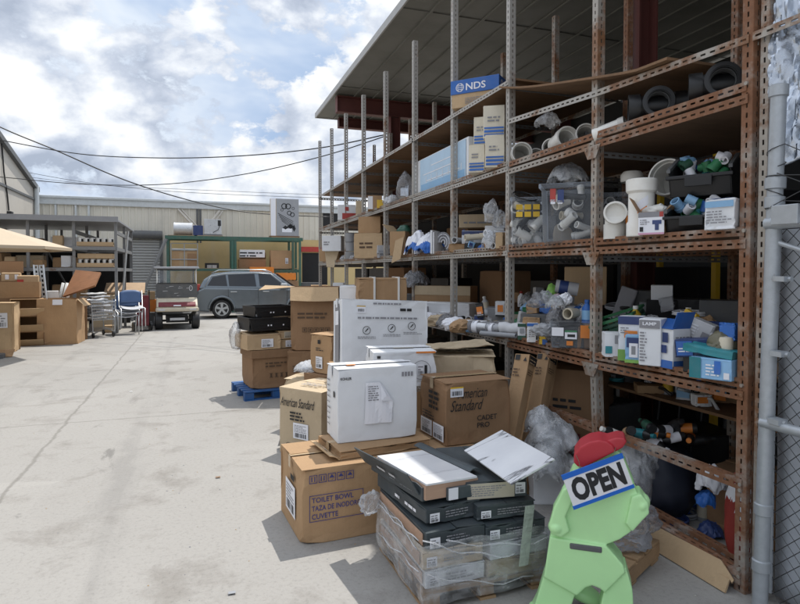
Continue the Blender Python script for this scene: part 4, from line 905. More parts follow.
t=tilebox('charcoal tile box with a big cream end label under the tilted marble tile',.50,.40,z4+.079,.34,.62,.098,-9,seed=15,endlab=False,crush=.008); W,D,H=t['dims']
p=panel(t,'f',-W/2+.006,W/2-.075,.006,H-.012,'cream','end_label'); lines(t,'f',-W/2+.02,W/2-.1,.02,H-.02,5,'ink_grey',lift=.001,seed=3,parent=p); sticker(t,'f',W/2-.07,W/2-.015,.02,H-.02,n=2,seed=6)
tpos=tl(.47,.42,z4+.225)
c4=[pz(463.7,451.5,3.41),pz(512,484,2.88),pz(555.5,459,2.95),pz(501.5,431,3.48)]
ctr=sum(c4,Vector())/4; ex=((c4[2]-c4[1])+(c4[3]-c4[0])).normalized(); ey=((c4[0]-c4[1])+(c4[3]-c4[2])).normalized(); ez=ex.cross(ey).normalized(); ey=ez.cross(ex)
s=MB(); s.box(-.131,.131,-.283,.283,-.005,.005); o=s.build('marble_tile',M['tile_vein'],bevel=.0015); o.matrix_world=Matrix(((ex.x,ey.x,ez.x,ctr.x),(ex.y,ey.y,ez.y,ctr.y),(ex.z,ey.z,ez.z,ctr.z),(0,0,0,1))); tag(o,'loose marble tile with a dark grey vein lying tilted on the tile boxes','tile')
# stretch film round the pallet
s=MB()
per=[(0,TL),(0,0),(TW,0),(TW,TL)]
def wrapf(a,b):
    t=a*3; k=min(2,int(t)); f=t-k; x=per[k][0]+(per[k+1][0]-per[k][0])*f; y=per[k][1]+(per[k+1][1]-per[k][1])*f
    cx,cy=x-TW/2,y-TL/2; top=.33+.055*mn.noise((a*6,2,1))-.10*max(0,a-.55); z=.03+(top-.03)*b
    w=1.035+.022*mn.noise((a*9,b*3,4))+.02*mn.noise((a*25,b*2.2,7)); 
    if b<.2: w-=.10*(.2-b)
    return tl(TW/2+cx*w,TL/2+cy*w,z+.02*mn.noise((a*12,b*2,9)))
s.grid(wrapf,150,26); tag(s.build('stretch_wrap',M['film'],smooth=70),'clear stretch film wrapped around the pallet of tile boxes','stretch film')
# twisted film ropes on the wrap
s=MB()
for k,(x0,z0,x1,z1,r) in enumerate(((-.02,.37,.5,.22,.0035),(.1,.35,.72,.27,.003),(.0,.2,.6,.08,.0025))):
    pts=[tl(x0+(x1-x0)*i/10,-.03-.01*math.sin(i+k),z0+(z1-z0)*i/10+.01*math.sin(i*1.3+k)-.03*math.sin(i/10*math.pi)) for i in range(11)]; s.tube(pts,r,6)
for k,(y0,z0,y1,z1,r) in enumerate(((.02,.35,.66,.30,.003),(.0,.20,.68,.12,.003),(.02,.30,.69,.33,.0025))):
    pts=[tl(-.022-.008*math.sin(i+k),y0+(y1-y0)*i/10,z0+(z1-z0)*i/10+.008*math.sin(i*1.7+k)) for i in range(11)]; s.tube(pts,r,6)
tag(s.build('film_strands',M['film_heavy'],smooth=180),'twisted strands of stretch film pulled tight round the tile pallet','stretch film',kind='stuff')
blob('plastic_scrap','torn end of stretch film sticking out at the left of the tile pallet','plastic scrap',tl(-.06,.66,.24),.4,.13,.08,.14,'film_heavy',31,.8)
s=MB(); s.grid(lambda a,c:tl(.50+.055*a+.03*c,-.043-.01*c+.015*(1-c)*0,.16+.31*c),2,8); tag(s.build('tape_strip',M['tape_clear'],solid=.001),'strip of clear tape running up the tile boxes beside the green figure','tape')

# plastic heaps, boards and pallet wood between pile and rack
hp=px(560,520,0)+Vector((.16,.36,0)); sc=carton('support_carton','pale carton buried beneath the big heap of clear plastic',hp,R(-20),.30,.28,.32,mat='white_card')
crumple('plastic_heap','big heap of crumpled clear plastic film behind the marble tile','plastic film',hp+Vector((0,-.02,.33)),.3,.50,.46,.24,'film_heavy',41,7)
crumple('plastic_heap','loose fold of clear plastic hanging at the near side of the big heap','plastic film',hp+Vector((-.10,-.14,.20)),.9,.40,.34,.24,'film_heavy',52,5)
crumple('plastic_heap','small puff of clear plastic on top of the big heap','plastic film',hp+Vector((-.05,.05,.46)),1.7,.30,.26,.18,'film_heavy',53,5)
crumple('plastic_heap','grey plastic film spilling right of the big heap beside the figure','plastic film',hp+Vector((.26,-.10,.14)),.2,.46,.40,.26,'film_dark',54,5)
blob('plastic_heap','low grey heap of plastic film behind the green figure by the rack beam','plastic film',px(655,520,0)+Vector((-.02,.16,.16)),.5,.52,.44,.34,'film_heavy',43,.75,5)
rl=blob('film_roll','crumpled dark grey roll of film lying on pallet wood beside the figure','plastic film',px(640,585,0)+Vector((.05,.24,.112)),-.3,.46,.36,.30,M['film_dark'],44,.6,5)
blob('film_roll','slumped fold of grey film on the pallet wood at the figure hip','plastic film',px(625,560,0)+Vector((.02,.26,.25)),.9,.40,.30,.24,'film_dark',46,.7,5)
pw=thing('pallet_corner','worn tan pallet corner with cardboard under the dark film roll','pallet',px(640,585,0)+Vector((.02,.22,0)),R(-62))
for k in range(4):
    s=MB(); s.box(-.2,.16,-.20+k*.115,-.11+k*.115,.098,.114); s.build('top_board',M['pallet'],pw,bevel=.003)
for k in range(3):
    s=MB(); s.box(-.2+k*.14,-.12+k*.14,-.20,.24,.018,.096); s.build('bearer',M['pallet'],pw,bevel=.003)
for k in range(2):
    s=MB(); s.box(-.2,.16,-.20+k*.32,-.10+k*.32,.0,.016); s.build('bottom_board',M['pallet'],pw,bevel=.003)
s=MB(); A=Vector((2.57,2.25,0)); B=Vector((2.57,3.12,0)); s.grid(lambda a,c:(2.555+.06*c,2.27+.95*a,.004+(.125-.02*a)*c*(1-(.55 if a<.08 and c>.5 else 0))),12,4); tag(s.build('tan_board',M['card_light'],solid=.012),'tan fibreboard strip propped along the bottom beam of the rusty rack','board')

# leaning tall cartons by the rack
def tall(label,top,bot,wid,seed):
    tp,bt=Vector(top),Vector(bot); v=tp-bt; L=v.length
    t=carton('tall_carton',label,bt,0,wid,.13,L,mat='card',tape=None,cat='box'); z=v.normalized(); f=(CP-bt); f.z=0; f.normalize(); y=-(Matrix.Rotation(R(-34),3,'Z')@f); x=y.cross(z).normalized(); y=z.cross(x)
    t.rotation_euler=Matrix((x,y,z)).transposed().to_euler(); W,D,H=t['dims']
    panel(t,'f',-W/2+.008,-W/2+.05,H-.055,H-.012,'ink','printed_badge'); panel(t,'r',-.05,.045,H-.07,H-.012,'ink','printed_badge'); lines(t,'r',-.05,.045,H-.068,H-.02,2,'card_light' ,'badge_mark',.001,seed=3,fill=.3)
    s=MB(); s.add([fmat(t,'f')@Vector(p) for p in ((.02,H-.06,.0008),(.05,H-.06,.0008),(.035,H-.03,.0008))],[(0,1,2)]); s.build('printed_arrow',M['ink'],t)
    lines(t,'f',-W/2+.012,-W/2+.07,H-.18,H-.11,3,'ink_brown',seed=seed); lines(t,'r',-.05,.03,H-.16,H-.11,3,'ink_brown',seed=seed+1)
    return t
tall('leaning tall brown carton with black corner badges, the nearer one on the left',pz(527,356,4.55),pz(497,508,4.2)*1,.125,3)
tall('leaning tall brown carton behind its twin against the rack post',pz(548,355,4.75),pz(521,505,4.4)*1,.115,7)
bb=carton('beige_worn_carton','worn beige carton with printed crumpled top behind the script toilet carton',pz(462,440,4.95)*1,R(-24),.52,.45,.985,mat='card_beige',amp=.02,cat='box'); bb.location.z=0
W,D,H=bb['dims']; lines(bb,'t',-.2,.2,-.15,.1,4,'ink_brown',lift=.012,seed=4)
s=MB(); s.grid(lambda a,c:(-.28+.5*a,-.20+.4*c,.01+.03*mn.noise((a*4,c*4,3))+.03*a),8,6); o=s.build('folded_cardboard',M['card_beige'],solid=.006); o.location=(bb.location.x,bb.location.y,H+.035); o.rotation_euler=(0,0,R(-14)); tag(o,'folded beige cardboard with faded print on the worn carton','cardboard')
blob('plastic_scrap','crumpled white wrap under the leaning tall cartons near the marble tile','plastic scrap',tl(.68,.62,z4),.3,.2,.2,.1,'film_heavy',48,.6)

# ------------------------------------------------------------------ green child shaped sign figure
fd=2.80; fc=pz(584,619,fd); fc.z=0; ryaw=math.atan2(ray(584,500).x,ray(584,500).y)
fig=thing('caution_figure','light green moulded plastic child figure in a red cap wearing an open sign','figure',fc,-ryaw)
k=fd/F_PX
def f2(u,v): return ((u-584)*k,(619-v)*k)
bm=bmesh.new()
def slab(poly,y0,y1):
    s=MB(); s.prism([f2(*q) for q in poly],y0,y1,'y'); me=bpy.data.meshes.new('tmp'); me.from_pydata([tuple(v) for v in s.v],[],s.f); b2=bmesh.new(); b2.from_mesh(me); bmesh.ops.recalc_face_normals(b2,faces=b2.faces); bmesh.ops.triangulate(b2,faces=[f for f in b2.faces if len(f.verts)>4]); b2.to_mesh(me); b2.free(); bm.from_mesh(me); bpy.data.meshes.remove(me)
slab([(551,533),(604,535),(612,543),(619.5,551.5),(621,558),(603,580.5),(598,577),(591,575.5),(585,578.5),(577,588),(545.5,574.5),(549,548)],-.074,.070)
slab([(558,500),(566,482),(572,466),(620,452),(629,474),(633,490),(626,519),(616,528),(603,535),(602,541),(552,538),(551.5,522),(553,510)],-.060,.062)
slab([(555,502),(563,484),(571,478),(573,492),(566,510),(570,524),(562,531),(553,529),(550,521)],-.088,-.02)
slab([(626,484),(634,480),(640.5,488),(641.5,498),(635,506),(627,517),(621,510)],-.082,.04)
slab([(576,464),(580,450),(590,441),(608,439),(617,446),(620,456),(614,470),(584,478)],-.052,.055)
slab([(546,571),(577,584),(571,604),(567,619.3),(530,619.3),(537,604)],-.058,.055)
slab([(603,576),(622,554),(628,575),(629.5,600),(631,619.3),(600,619.3),(598.5,598)],-.060,.055)
slab([(611,607),(620,601),(630,601),(638,611),(637,619.3),(606,619.3)],-.105,.02)
slab([(531,611),(566,611),(567,619.3),(527,619.3)],-.10,.02)
def ell(u,v,du,dv,dy,rot=0,y=0):
    x,z=f2(u,v); Mx=Matrix.Translation((x,y,z))@Matrix.Rotation(rot,4,'Y')@Matrix.Diagonal((du*k,dy,dv*k,1)); bmesh.ops.create_icosphere(bm,subdivisions=3,radius=1,matrix=Mx)
ell(582,603,22,9,.06,R(20),.11); ell(557,523,8,7,.045,0,-.055); ell(636,492,7,9,.06,R(20),-.03)
me=bpy.data.meshes.new('figure_body'); bm.to_mesh(me); bm.free(); me.materials.append(M['mint']); body=bpy.data.objects.new('figure_body',me); COL.objects.link(body); body.parent=fig
md=body.modifiers.new('remesh','REMESH'); md.mode='VOXEL'; md.voxel_size=.0042; md.use_smooth_shade=True
md=body.modifiers.new('smooth','SMOOTH'); md.factor=.5; md.iterations=7
# moulded hem lines, slot
x0,z0=f2(570,536); x1,z1=f2(600,542)
s=MB(); s.box(x0,x1,-.079,-.05,z1,z0); s.build('waist_slot',M['grey_dark'],fig,bevel=.006)
# cap
s=MB(); s.prism([f2(*q) for q in ((573,456),(573.3,449),(579,440.5),(588,434.5),(597,432),(604,433),(609,436.5),(611,442),(600,449.3),(583,460),(577,460))],-.084,.082,'y'); s.prism([f2(*q) for q in ((600,434),(607,431.5),(614,428.8),(619.5,429.5),(621.5,432.5),(618,438.5),(611,443.5),(601,449))],-.068,.064,'y'); cp=s.build('red_cap',M['cap_red'],fig)
bm=bmesh.new(); bm.from_mesh(cp.data); bmesh.ops.triangulate(bm,faces=bm.faces); bm.to_mesh(cp.data); bm.free()
md=cp.modifiers.new('remesh','REMESH'); md.mode='VOXEL'; md.voxel_size=.0042; md.use_smooth_shade=True
md=cp.modifiers.new('smooth','SMOOTH'); md.factor=.6; md.iterations=14
x,z=f2(590.5,437); s=MB(); s.cyl((x,-.05,z),(x-.002,-.083,z+.004),.008,10); s.build('dark_hole',M['black'],cp)
# sign
qs=[pz(u,v,fd-.15) for u,v in ((564,474),(624.7,453.7),(630.5,487),(572,510.5))]
cs=sum(qs,Vector())/4; ex=((qs[1]-qs[0])+(qs[2]-qs[3])).normalized(); ez=((qs[0]-qs[3])+(qs[1]-qs[2])).normalized(); ey=ez.cross(ex).normalized(); ez=ex.cross(ey).normalized()
SW=((qs[1]-qs[0]).length+(qs[2]-qs[3]).length)/2; SH=((qs[0]-qs[3]).length+(qs[1]-qs[2]).length)/2
sg=thing('open_sign','white open sign with blue bands hung round the neck of the green figure','sign',cs,0)
sg.matrix_world=Matrix(((ex.x,ey.x,ez.x,cs.x),(ex.y,ey.y,ez.y,cs.y),(ex.z,ey.z,ez.z,cs.z),(0,0,0,1)))
s=MB(); s.box(-SW/2,SW/2,-.002,.002,-SH/2,SH/2); s.build('sign_plate',M['sign_white'],sg)
s=MB(); s.box(-SW/2-.003,SW/2+.003,-.0045,.004,SH/2-.0205,SH/2+.002); s.build('blue_band',M['sign_blue'],sg)
s=MB(); s.box(-SW/2-.003,SW/2+.003,-.0045,.004,-SH/2-.002,-SH/2+.014); s.build('blue_band',M['sign_blue'],sg)
text(sg,'OPEN',Matrix(((1,0,0,0),(0,0,-1,-.0022),(0,1,0,0),(0,0,0,1))),-SW*.43,-SH*.35,SW*.86,SH*.68,bold=.05,lift=.0012,spacing=1.02,name='open_lettering')
for uu,vv,u2,v2 in ((580,469,576,455),(612,458,616,440)):
    s=MB(); s.tube([sg.matrix_world.inverted()@pz(uu,vv,fd-.152),sg.matrix_world.inverted()@pz((uu+u2)/2+1.2,(vv+v2)/2,fd-.135),sg.matrix_world.inverted()@pz(u2,v2,fd-.095)],.0016,5); s.build('hanging_cord',M['olive'],sg)
# ------------------------------------------------------------------ things on the shelves
nB,nC,nD=2.601,1.871,1.082; fA,fB,fC,fD=3.374,2.614,1.864,1.064
def sbox(name,label,plc,mat='card',cat='box',prints=(),z=None,turn=0,**k):
    b,rz,W,D,H=plc
    if z is not None: b=Vector((b.x,b.y,z))
    kk=dict(lid=False,amp=.003); kk.update(k)
    t=carton(name,label,b,rz+R(turn),W,D,H,mat=mat,cat=cat,**kk)
    for i,p in enumerate(prints):
        f=p[0]; w=W if f in 'ft' else D; h=H if f!='t' else D
        if p[1]=='p': panel(t,f,-w/2+w*p[2],-w/2+w*p[3],h*p[4]-(h/2 if f=='t' else 0),h*p[5]-(h/2 if f=='t' else 0),p[6],lift=.0005*i)
        elif p[1]=='l': lines(t,f,-w/2+w*p[2],-w/2+w*p[3],h*p[4]-(h/2 if f=='t' else 0),h*p[5]-(h/2 if f=='t' else 0),p[7],p[6],lift=.0008+.0005*i,seed=i+len(label))
        elif p[1]=='s': sticker(t,f,-w/2+w*p[2],-w/2+w*p[3],h*p[4],h*p[5],mat=p[6],seed=i+len(label),n=3)
        elif p[1]=='t': ftext(t,f,p[7],-w/2+w*p[2],h*p[4],w*(p[3]-p[2]),h*(p[5]-p[4]),mat=p[6],bold=.01,lift=.001+.0005*i)
    return t
def pipe_end(name,label,u,v,rpx,d,dirv,L,wall=.88,mat='pvc',cat='pipe',hub=True,z=None):
    """hollow pipe whose open end is centred at picture (u,v), depth d, pointing along dirv"""
    c=pz(u,v,d); r=rpx*d/F_PX; a=Vector(dirv).normalized()
    if z is not None: c.z=z+r*1.02
    t=thing(name,label,cat,(c.x,c.y,c.z-r))
    o=Vector((0,0,r)); s=MB(); s.pipe(o-a*(r*.5 if hub else 0),o-a*L,r*(.9 if hub else 1),r*.9*wall,28,0); s.build('pipe_wall',M[mat],t,smooth=40)
    s=MB(); s.cyl(o-a*L*.97,o-a*L*.99,r*.85,20); s.build('shade_disc',M['pvc_shade'],t)  # added dark disc closes the pipe in place of inner shade
    if hub:
        s=MB(); s.pipe(o,o-a*(r*.75),r,r*wall,28); s.build('hub',M[mat],t,smooth=40)
    return t
# --- deck C, near bay: big PVC fittings, bins
def elbow(name,label,u,vt,vb,r_px,d,z,mat='pvc',turn=0):
    p=pz(u,vb,d); r=r_px*d/F_PX; H=(vb-vt)*d/F_PX; yaw=math.atan2(p.x,p.y)
    t=thing(name,label,'pipe fitting',(p.x,p.y,z),-yaw+R(turn))
    s=MB(); s.pipe((0,0,0),(0,0,H*.42),r*1.05,r*.9,28); s.build('base_hub',M[mat],t,smooth=40)
    pts=[(0,0,H*.36),(0,-.0,H*.5),(0,-r*.35,H*.66),(0,-r*.8,H*.72)]; s=MB(); s.tube(pts,[r*.93]*4,28); s.build('bend',M[mat],t,smooth=50)
    c=Vector((0,-r*.7,H*.70)); a=Vector((0,-1,.12)); s=MB(); s.pipe(c,c+a*r*.75,r*1.05,r*.88,28); s.cyl(c+a*.01,c+a*.015,r*.9,28); s.build('open_hub',M[mat],t,smooth=40); return t
elbow('pipe_elbow','fat white pipe elbow with its mouth facing out, left end of the rusty shelf',615,203,238,10.5,3.98,nC)
def lath(name,label,cat,u,vb,d,z,prof,mat,n=28):
    p=pz(u,vb,d); t=thing(name,label,cat,(p.x,p.y,z),-math.atan2(p.x,p.y)); return t
p=pz(641,236,3.72); t=thing('pipe_coupling','upright white pipe coupling with a wide collar and an orange edged sticker','pipe fitting',(p.x,p.y,nC),-math.atan2(p.x,p.y))
s=MB(); s.lathe([(.083,0),(.088,.005),(.088,.085),(.078,.10),(.078,.27),(.092,.285),(.094,.355),(.088,.36),(.08,.36),(.078,.30),(.0,.29)],32); s.build('coupling_body',M['pvc'],t,smooth=40)
s=MB()
for i in range(6):
    a0=-1.9+i*.14; a1=a0+.14; g=lambda a,z:(.0795*math.cos(a),.0795*math.sin(a),z)
    s.quad(g(a0,.15+i*.008),g(a1,.158+i*.008),g(a1,.215+i*.008),g(a0,.207+i*.008))
o=s.build('paper_sticker',M['paper'],t)
s=MB()
for i in range(5):
    a0=-1.86+i*.14; a1=a0+.14; g=lambda a,z:(.0802*math.cos(a),.0802*math.sin(a),z)
    s.quad(g(a0,.14+i*.008),g(a1,.148+i*.008),g(a1,.157+i*.008),g(a0,.149+i*.008))
s.quad(*[(.0802*math.cos(a),.0802*math.sin(a),z) for a,z in ((-1.35,.09),(-1.05,.09),(-1.05,.15),(-1.35,.15))])
s.build('orange_stripe',M['orange'],t)
p=pz(628,236,4.15); s=MB(); s.lathe([(.05,0),(.055,.15),(.06,.2),(.0,.21)],20); o=s.build('orange_capped_bottle',M['pvc'],smooth=40); o.location=(p.x,p.y,nC); c=MB(); c.lathe([(.061,.10),(.062,.17)],20); c.build('orange_band',M['orange'],o,smooth=180); tag(o,'white bottle with an orange band half hidden behind the upright coupling','bottle')
t=sbox('open_carton','small open kraft carton with a red and white printed front holding white pieces',onshelf(643,667,213,236,nC,.02,.20,-14),mat='card',openb=True,prints=[('f','p',.0,1,.02,.98,'paper'),('f','p',.0,1,.75,.98,'ink_grey'),('f','p',.82,.97,.76,.97,'red'),('f','p',.0,1,.02,.10,'pink'),('f','p',.55,.9,.45,.62,'navy'),('f','p',.65,.8,.2,.46,'navy'),('f','p',.06,.2,.15,.35,'ink'),('f','l',.08,.5,.45,.7,'ink_grey',3)])
W,D,H=t['dims']; s=MB(); s.grid(lambda a,c:(-W/2-.004-.05*c,-D/2+D*a,H+.09*c-.02*c*a),4,3); s.build('side_flap',M['card_dark'],t,solid=.005); s=MB(); s.grid(lambda a,c:(W/2+.004+.03*c,-D/2+D*a,H+.03*c),4,3); s.build('side_flap',M['card'],t,solid=.005)
blob('white_fittings','white plastic pieces heaped in the small open kraft carton','fittings',t.location+Vector((0,0,H*.75)),.3,W*.85,D*.8,.09,'pvc',3,.6,4)
def bin_(label,u0,u1,vt,vb,d,z,turn,seed):
    uc=(u0+u1)/2; p=pz(uc,vb,d); yaw=math.atan2(p.x,p.y); W=(u1-u0)*d/F_PX; H=(vb-vt)*d/F_PX; D=.36
    t=thing('parts_bin',label,'bin',(p.x+.10,p.y+.10,z),-yaw+R(turn)); w=.006
    side=[(-D/2,0),(D/2,0),(D/2,H),(-D/2+.14,H),(-D/2-.05,H*.60),(-D/2-.04,H*.45)]
    s=MB()
    for x in (-W/2,W/2-w): s.prism(side,x,x+w,'x')
    s.box(-W/2+w,W/2-w,D/2-w,D/2,0,H); s.box(-W/2+w,W/2-w,-D/2+.02,D/2-w,0,w)
    s.prism([(-D/2,0),(-D/2+w,0),(-D/2-.04+w,H*.45),(-D/2-.04,H*.45)],-W/2+w,W/2-w,'x'); s.build('bin_body',M['black'],t,bevel=.003)
    s=MB(); s.box(-W/2-.012,W/2+.012,-D/2-.065,-D/2-.035,H*.43,H*.52); s.box(-W*.22,W*.22,-D/2-.07,-D/2-.055,H*.22,H*.48); s.build('label_lip',M['black'],t,bevel=.004)
    for x in (-W/2-.006,W/2-.012): s=MB(); s.prism([(-D/2+.14,H+.002),(-D/2+.14,H+.022),(-D/2-.06,H*.60+.022),(-D/2-.06,H*.6+.002)],x,x+.02,'x'); s.build('side_rim',M['grey_dark'],t)
    rnd=random.Random(seed); cols=['blue','green','paper','dkgreen','teal','paper','sky','paper','green','sky']
    for i,c in enumerate(cols):
        for k in range(2):
            x=rnd.uniform(-W*.4,W*.4); y=rnd.uniform(-D*.42,D*.1); zz=H*.52+rnd.uniform(0,H*.5)
            s=MB(); e=Euler((rnd.uniform(-1,1),rnd.uniform(-1,1),rnd.uniform(0,3))).to_matrix().to_4x4()
            if k==0: s.pipe((0,0,-.035),(0,0,.035),.030,.022,14); s.pipe((0,0,-.038),(0,0,-.015),.035,.022,14)
            else: s.pipe((0,0,-.03),(0,0,.03),.026,.018,14); s.pipe((0,.0,0),(0,.05,0),.024,.018,14)
            o=s.build('pipe_fitting',M[c],smooth=40); o.matrix_world=t.matrix_basis@Matrix.Translation((x,y,zz))@e
            tag(o,f'small coloured pipe fitting heaped in the {"upper" if seed==1 else "lower"} black parts bin','fitting',f'fittings in the {"upper" if seed==1 else "lower"} black bin')
    return t
bin_('lower black parts bin filled with blue and green fittings',678,728,197,231,3.42,nC,-14,2)
bin_('upper black parts bin of fittings stacked above the other black bin',680,737,152,191,3.46,nC+.225,-12,1)
def cone_pipe():
    c=pz(668,178,3.75); t=thing('wide_white_pipe','wide white pipe bell lying with its rim turned to the yard beside the upper bin','pipe',(c.x,c.y,c.z-.11)); a=Vector((-.9,-.35,.12)).normalized()
    o=Vector((0,0,.11)); s=MB(); s.pipe(o+a*.03,o-a*.02,.118,.108,32); s.pipe(o-a*.01,o-a*.16,.112,.10,32); s.build('pipe_bell',M['pvc'],t,smooth=40); s=MB(); s.cyl(o-a*.15,o-a*.155,.099,32); s.build('bell_shade_disc',M['pvc_shade'],t)  # darker disc painted as the shade down the bell
cone_pipe()
p=pz(668,194,3.8); sbox('plain_carton','small brown carton wedged under the wide white pipe bell',(Vector((p.x+.08,p.y+.08,nC)),-.7,.14,.14,.12),mat='card_dark')
sbox('crumpled_white_carton','crumpled white carton with blue print at the right end of the rusty shelf',onshelf(712,741,200,230,nC,.03,.22,-20),mat='white_card',amp=.014,prints=[('f','p',.05,.95,.72,.92,'sky'),('f','l',.1,.9,.2,.65,'ink_grey',5),('t','p',.1,.8,.2,.6,'blue')])
p=pz(632,178,4.3); s=MB(); s.lathe([(.075,0),(.08,.01),(.08,.05),(.06,.075),(.0,.08)],24); o=s.build('round_tub',M['pvc'],smooth=40); o.location=(p.x,p.y,p.z-.03); tag(o,'round white tub lid seen at the back of the rusty shelf','tub')
# clear tubs with fittings
def tub(label,u0,u1,vt,vb,z,xo,turn,seed,D=.36,stick=()):
    b,rz,W,D,H=onshelf(u0,u1,vt,vb,z,xo,D,turn); yw=rz; f=Vector((-math.sin(rz),math.cos(rz),0)); b=b+f*D/2
    t=thing('clear_tub',label,'tub',b,rz); t['dims']=(W,D,H)
    s=MB(); k=.93
    v=[(-W/2*k,-D/2*k,.0),(W/2*k,-D/2*k,0),(W/2*k,D/2*k,0),(-W/2*k,D/2*k,0),(-W/2,-D/2,H),(W/2,-D/2,H),(W/2,D/2,H),(-W/2,D/2,H)]
    s.add(v,[(3,2,1,0),(0,1,5,4),(1,2,6,5),(2,3,7,6),(3,0,4,7)]); s.build('tub_wall',M['tub'],t,bevel=.015)
    s=MB(); 
    for q in ((-W/2-.016,W/2+.016,-D/2-.016,-D/2-.001),(-W/2-.016,W/2+.016,D/2+.001,D/2+.016),(-W/2-.016,-W/2-.001,-D/2-.0005,D/2+.0005),(W/2+.001,W/2+.016,-D/2-.0005,D/2+.0005)): s.box(*q,H-.03,H+.004)
    s.build('tub_rim',M['tub'],t,bevel=.004)
    rnd=random.Random(seed)
    for i in range(17):
        s=MB(); L=rnd.uniform(.07,.18); r=rnd.uniform(.022,.042); e=Euler((rnd.uniform(0,3),rnd.uniform(0,3),rnd.uniform(0,3))).to_matrix().to_4x4()
        s.pipe((0,0,-L/2),(0,0,L/2),r,r*.82,16); s.pipe((0,0,-L/2-.002),(0,0,-L/2+.03),r*1.14,r*.83,16)
        x=rnd.uniform(-W*.36,W*.36); y=rnd.uniform(-D*.36,D*.25); zz=.05+rnd.random()*(H-.10)
        o=s.build('pipe_fitting',M[rnd.choice(['pvc','pvc','white','white','black','cream','black'])],smooth=40); o.matrix_world=t.matrix_basis@Matrix.Translation((x,y,zz))@e
        tag(o,f'pipe fitting lying inside the {"left" if seed==5 else "right" if seed==6 else "rearmost"} clear tub','fitting',f'fittings in the {"left" if seed==5 else "right" if seed==6 else "rearmost"} clear tub')
    for (x0,x1,y0,y1,m) in stick: panel(t,'f',-W/2+W*x0,-W/2+W*x1,H*y0,H*y1,m,'sticker',lift=.001)
    return t
tub('clear plastic tub with six yellow stickers and pale pipe pieces inside',512,544,193,241,nC,.02,4,5,.34,[(x,x+.2,y,y+.11,'yellow') for x in (.12,.38,.64) for y in (.60,.75)])
tub('bigger clear plastic tub with red and navy labels and white pipes inside',541,597,180,239,nC,.02,-4,6,.40,[(.16,.26,.70,.92,'red'),(.29,.40,.68,.90,'navy'),(.17,.25,.66,.74,'paper'),(.30,.38,.66,.72,'paper')])
tub('dark clear tub standing behind the white elbow at the back of the rusty shelf',600,640,182,232,nC,.42,0,7,.4)
def bag(label,u,vb,d,W,D,H,mat,seed,z=None,rz=0,name='plastic_bag',amp=.5,cat='bag'):
    p=pz(u,vb,d); 
    if z is not None: p.z=z
    return blob(name,label,cat,p,rz,W,D,H,mat,seed,amp)
bag('white crumpled bags piled on top of the bigger clear tub',566,183,4.75,.34,.3,.14,'film_heavy',61)
p=pz(525,196,5.0); s=MB(); s.tube([p+Vector((.1*math.cos(a/10*math.pi),.1*math.sin(a/10*math.pi),.05*math.sin(a/10*math.pi))) for a in range(21)],.006,6); tag(s.build('cable_loop',M['black'],smooth=180),'black cable loop on the tub with yellow stickers','cable')
# --- deck B, near bays
def coupling(label,u,v,d,r,turn):
    c=pz(u,v,d); c.z=nB+r*1.18; yaw=math.atan2(c.x,c.y); t=thing('black_pipe_tee',label,'pipe fitting',(c.x,c.y,nB),-yaw+R(turn)); o=Vector((0,0,r*1.18))
    s=MB(); s.pipe(o+Vector((-r*1.7,.04,0)),o+Vector((r*1.9,.04,0)),r*.93,r*.8,28); s.build('run_pipe',M['black'],t,smooth=40)
    for x0,x1 in ((-r*2,-r*1.15),(r*1.25,r*2.1)):
        s=MB(); s.pipe(o+Vector((x0,.04,0)),o+Vector((x1,.04,0)),r*1.08,r*.84,28); s.build('hub',M['black'],t,smooth=40)
    s=MB(); s.pipe(o+Vector((0,.0,0)),o+Vector((0,-r*1.25,0)),r*.98,r*.8,28); s.build('branch',M['black'],t,smooth=40)
    s=MB(); s.pipe(o+Vector((0,-r*.95,0)),o+Vector((0,-r*1.35,0)),r*1.12,r*.86,28); s.build('branch_hub',M['black'],t,smooth=40); s=MB(); s.cyl(o+Vector((0,-.01,0)),o+Vector((0,-.012,0)),r*.79,28); s.build('shade_disc',M['black_matt'],t)  # black disc stands in for the shaded depth of the branch
    for q in (.3,.6,.9): s=MB(); s.pipe(o+Vector((0,-r*q,0)),o+Vector((0,-r*q-.006,0)),r*.795,r*.74,28); s.build('inner_rib',M['grey_dark'],t)
coupling('black pipe tee with its open branch facing out, left one on the upper rusty shelf',657,88,3.72,.083,6)
coupling('black pipe tee tucked by the rusty post, right one on the upper rusty shelf',722,62,3.3,.083,4)
pipe_end('white_pipe','small white pipe bend lying left of the black tee',626,112,8,4.0,(.55,-.8,.25),.22,z=nB)
pipe_end('white_pipe','short white pipe lying at the left end of the upper rusty shelf',522,142,10.5,5.15,(-.35,-.9,.02),.26,z=nB)
pipe_end('white_pipe','narrow white pipe end between the two fat white pipe ends',551,137,9,4.85,(-.55,-.8,.0),.24,z=nB)
pipe_end('white_pipe','fat white pipe end with grey inside in the middle of the upper shelf',568,128,11.5,4.65,(-.2,-.95,.1),.22,.85,z=nB+.02)
pipe_end('white_pipe','white pipe end half hidden behind the weathered post on the upper shelf',586,126,10,4.45,(-.5,-.85,.05),.24,z=nB+.02)
for k,(u,v,r,d,lab) in enumerate(((536,141,9,5.3,'behind the leftmost pipe end'),(560,136,8,5.0,'low behind the fat pipe end'),(577,137,9,4.75,'between the two rightmost pipe ends'))): pipe_end('white_pipe','extra white pipe on the upper shelf, '+lab,u,v,r,d,(-.4+.1*k,-.9,.05),.22,z=nB)
bag('white pipe wrapped in plastic lying on the pipes of the upper shelf',548,127,5.0,.26,.2,.11,'film_heavy',64,name='wrapped_pipe',cat='pipe',amp=.3)
sbox('plain_carton','plain grey carton at the back of the upper shelf above the white pipes',onshelf(560,583,108,130,nB,.55,.3),mat='card_dark')
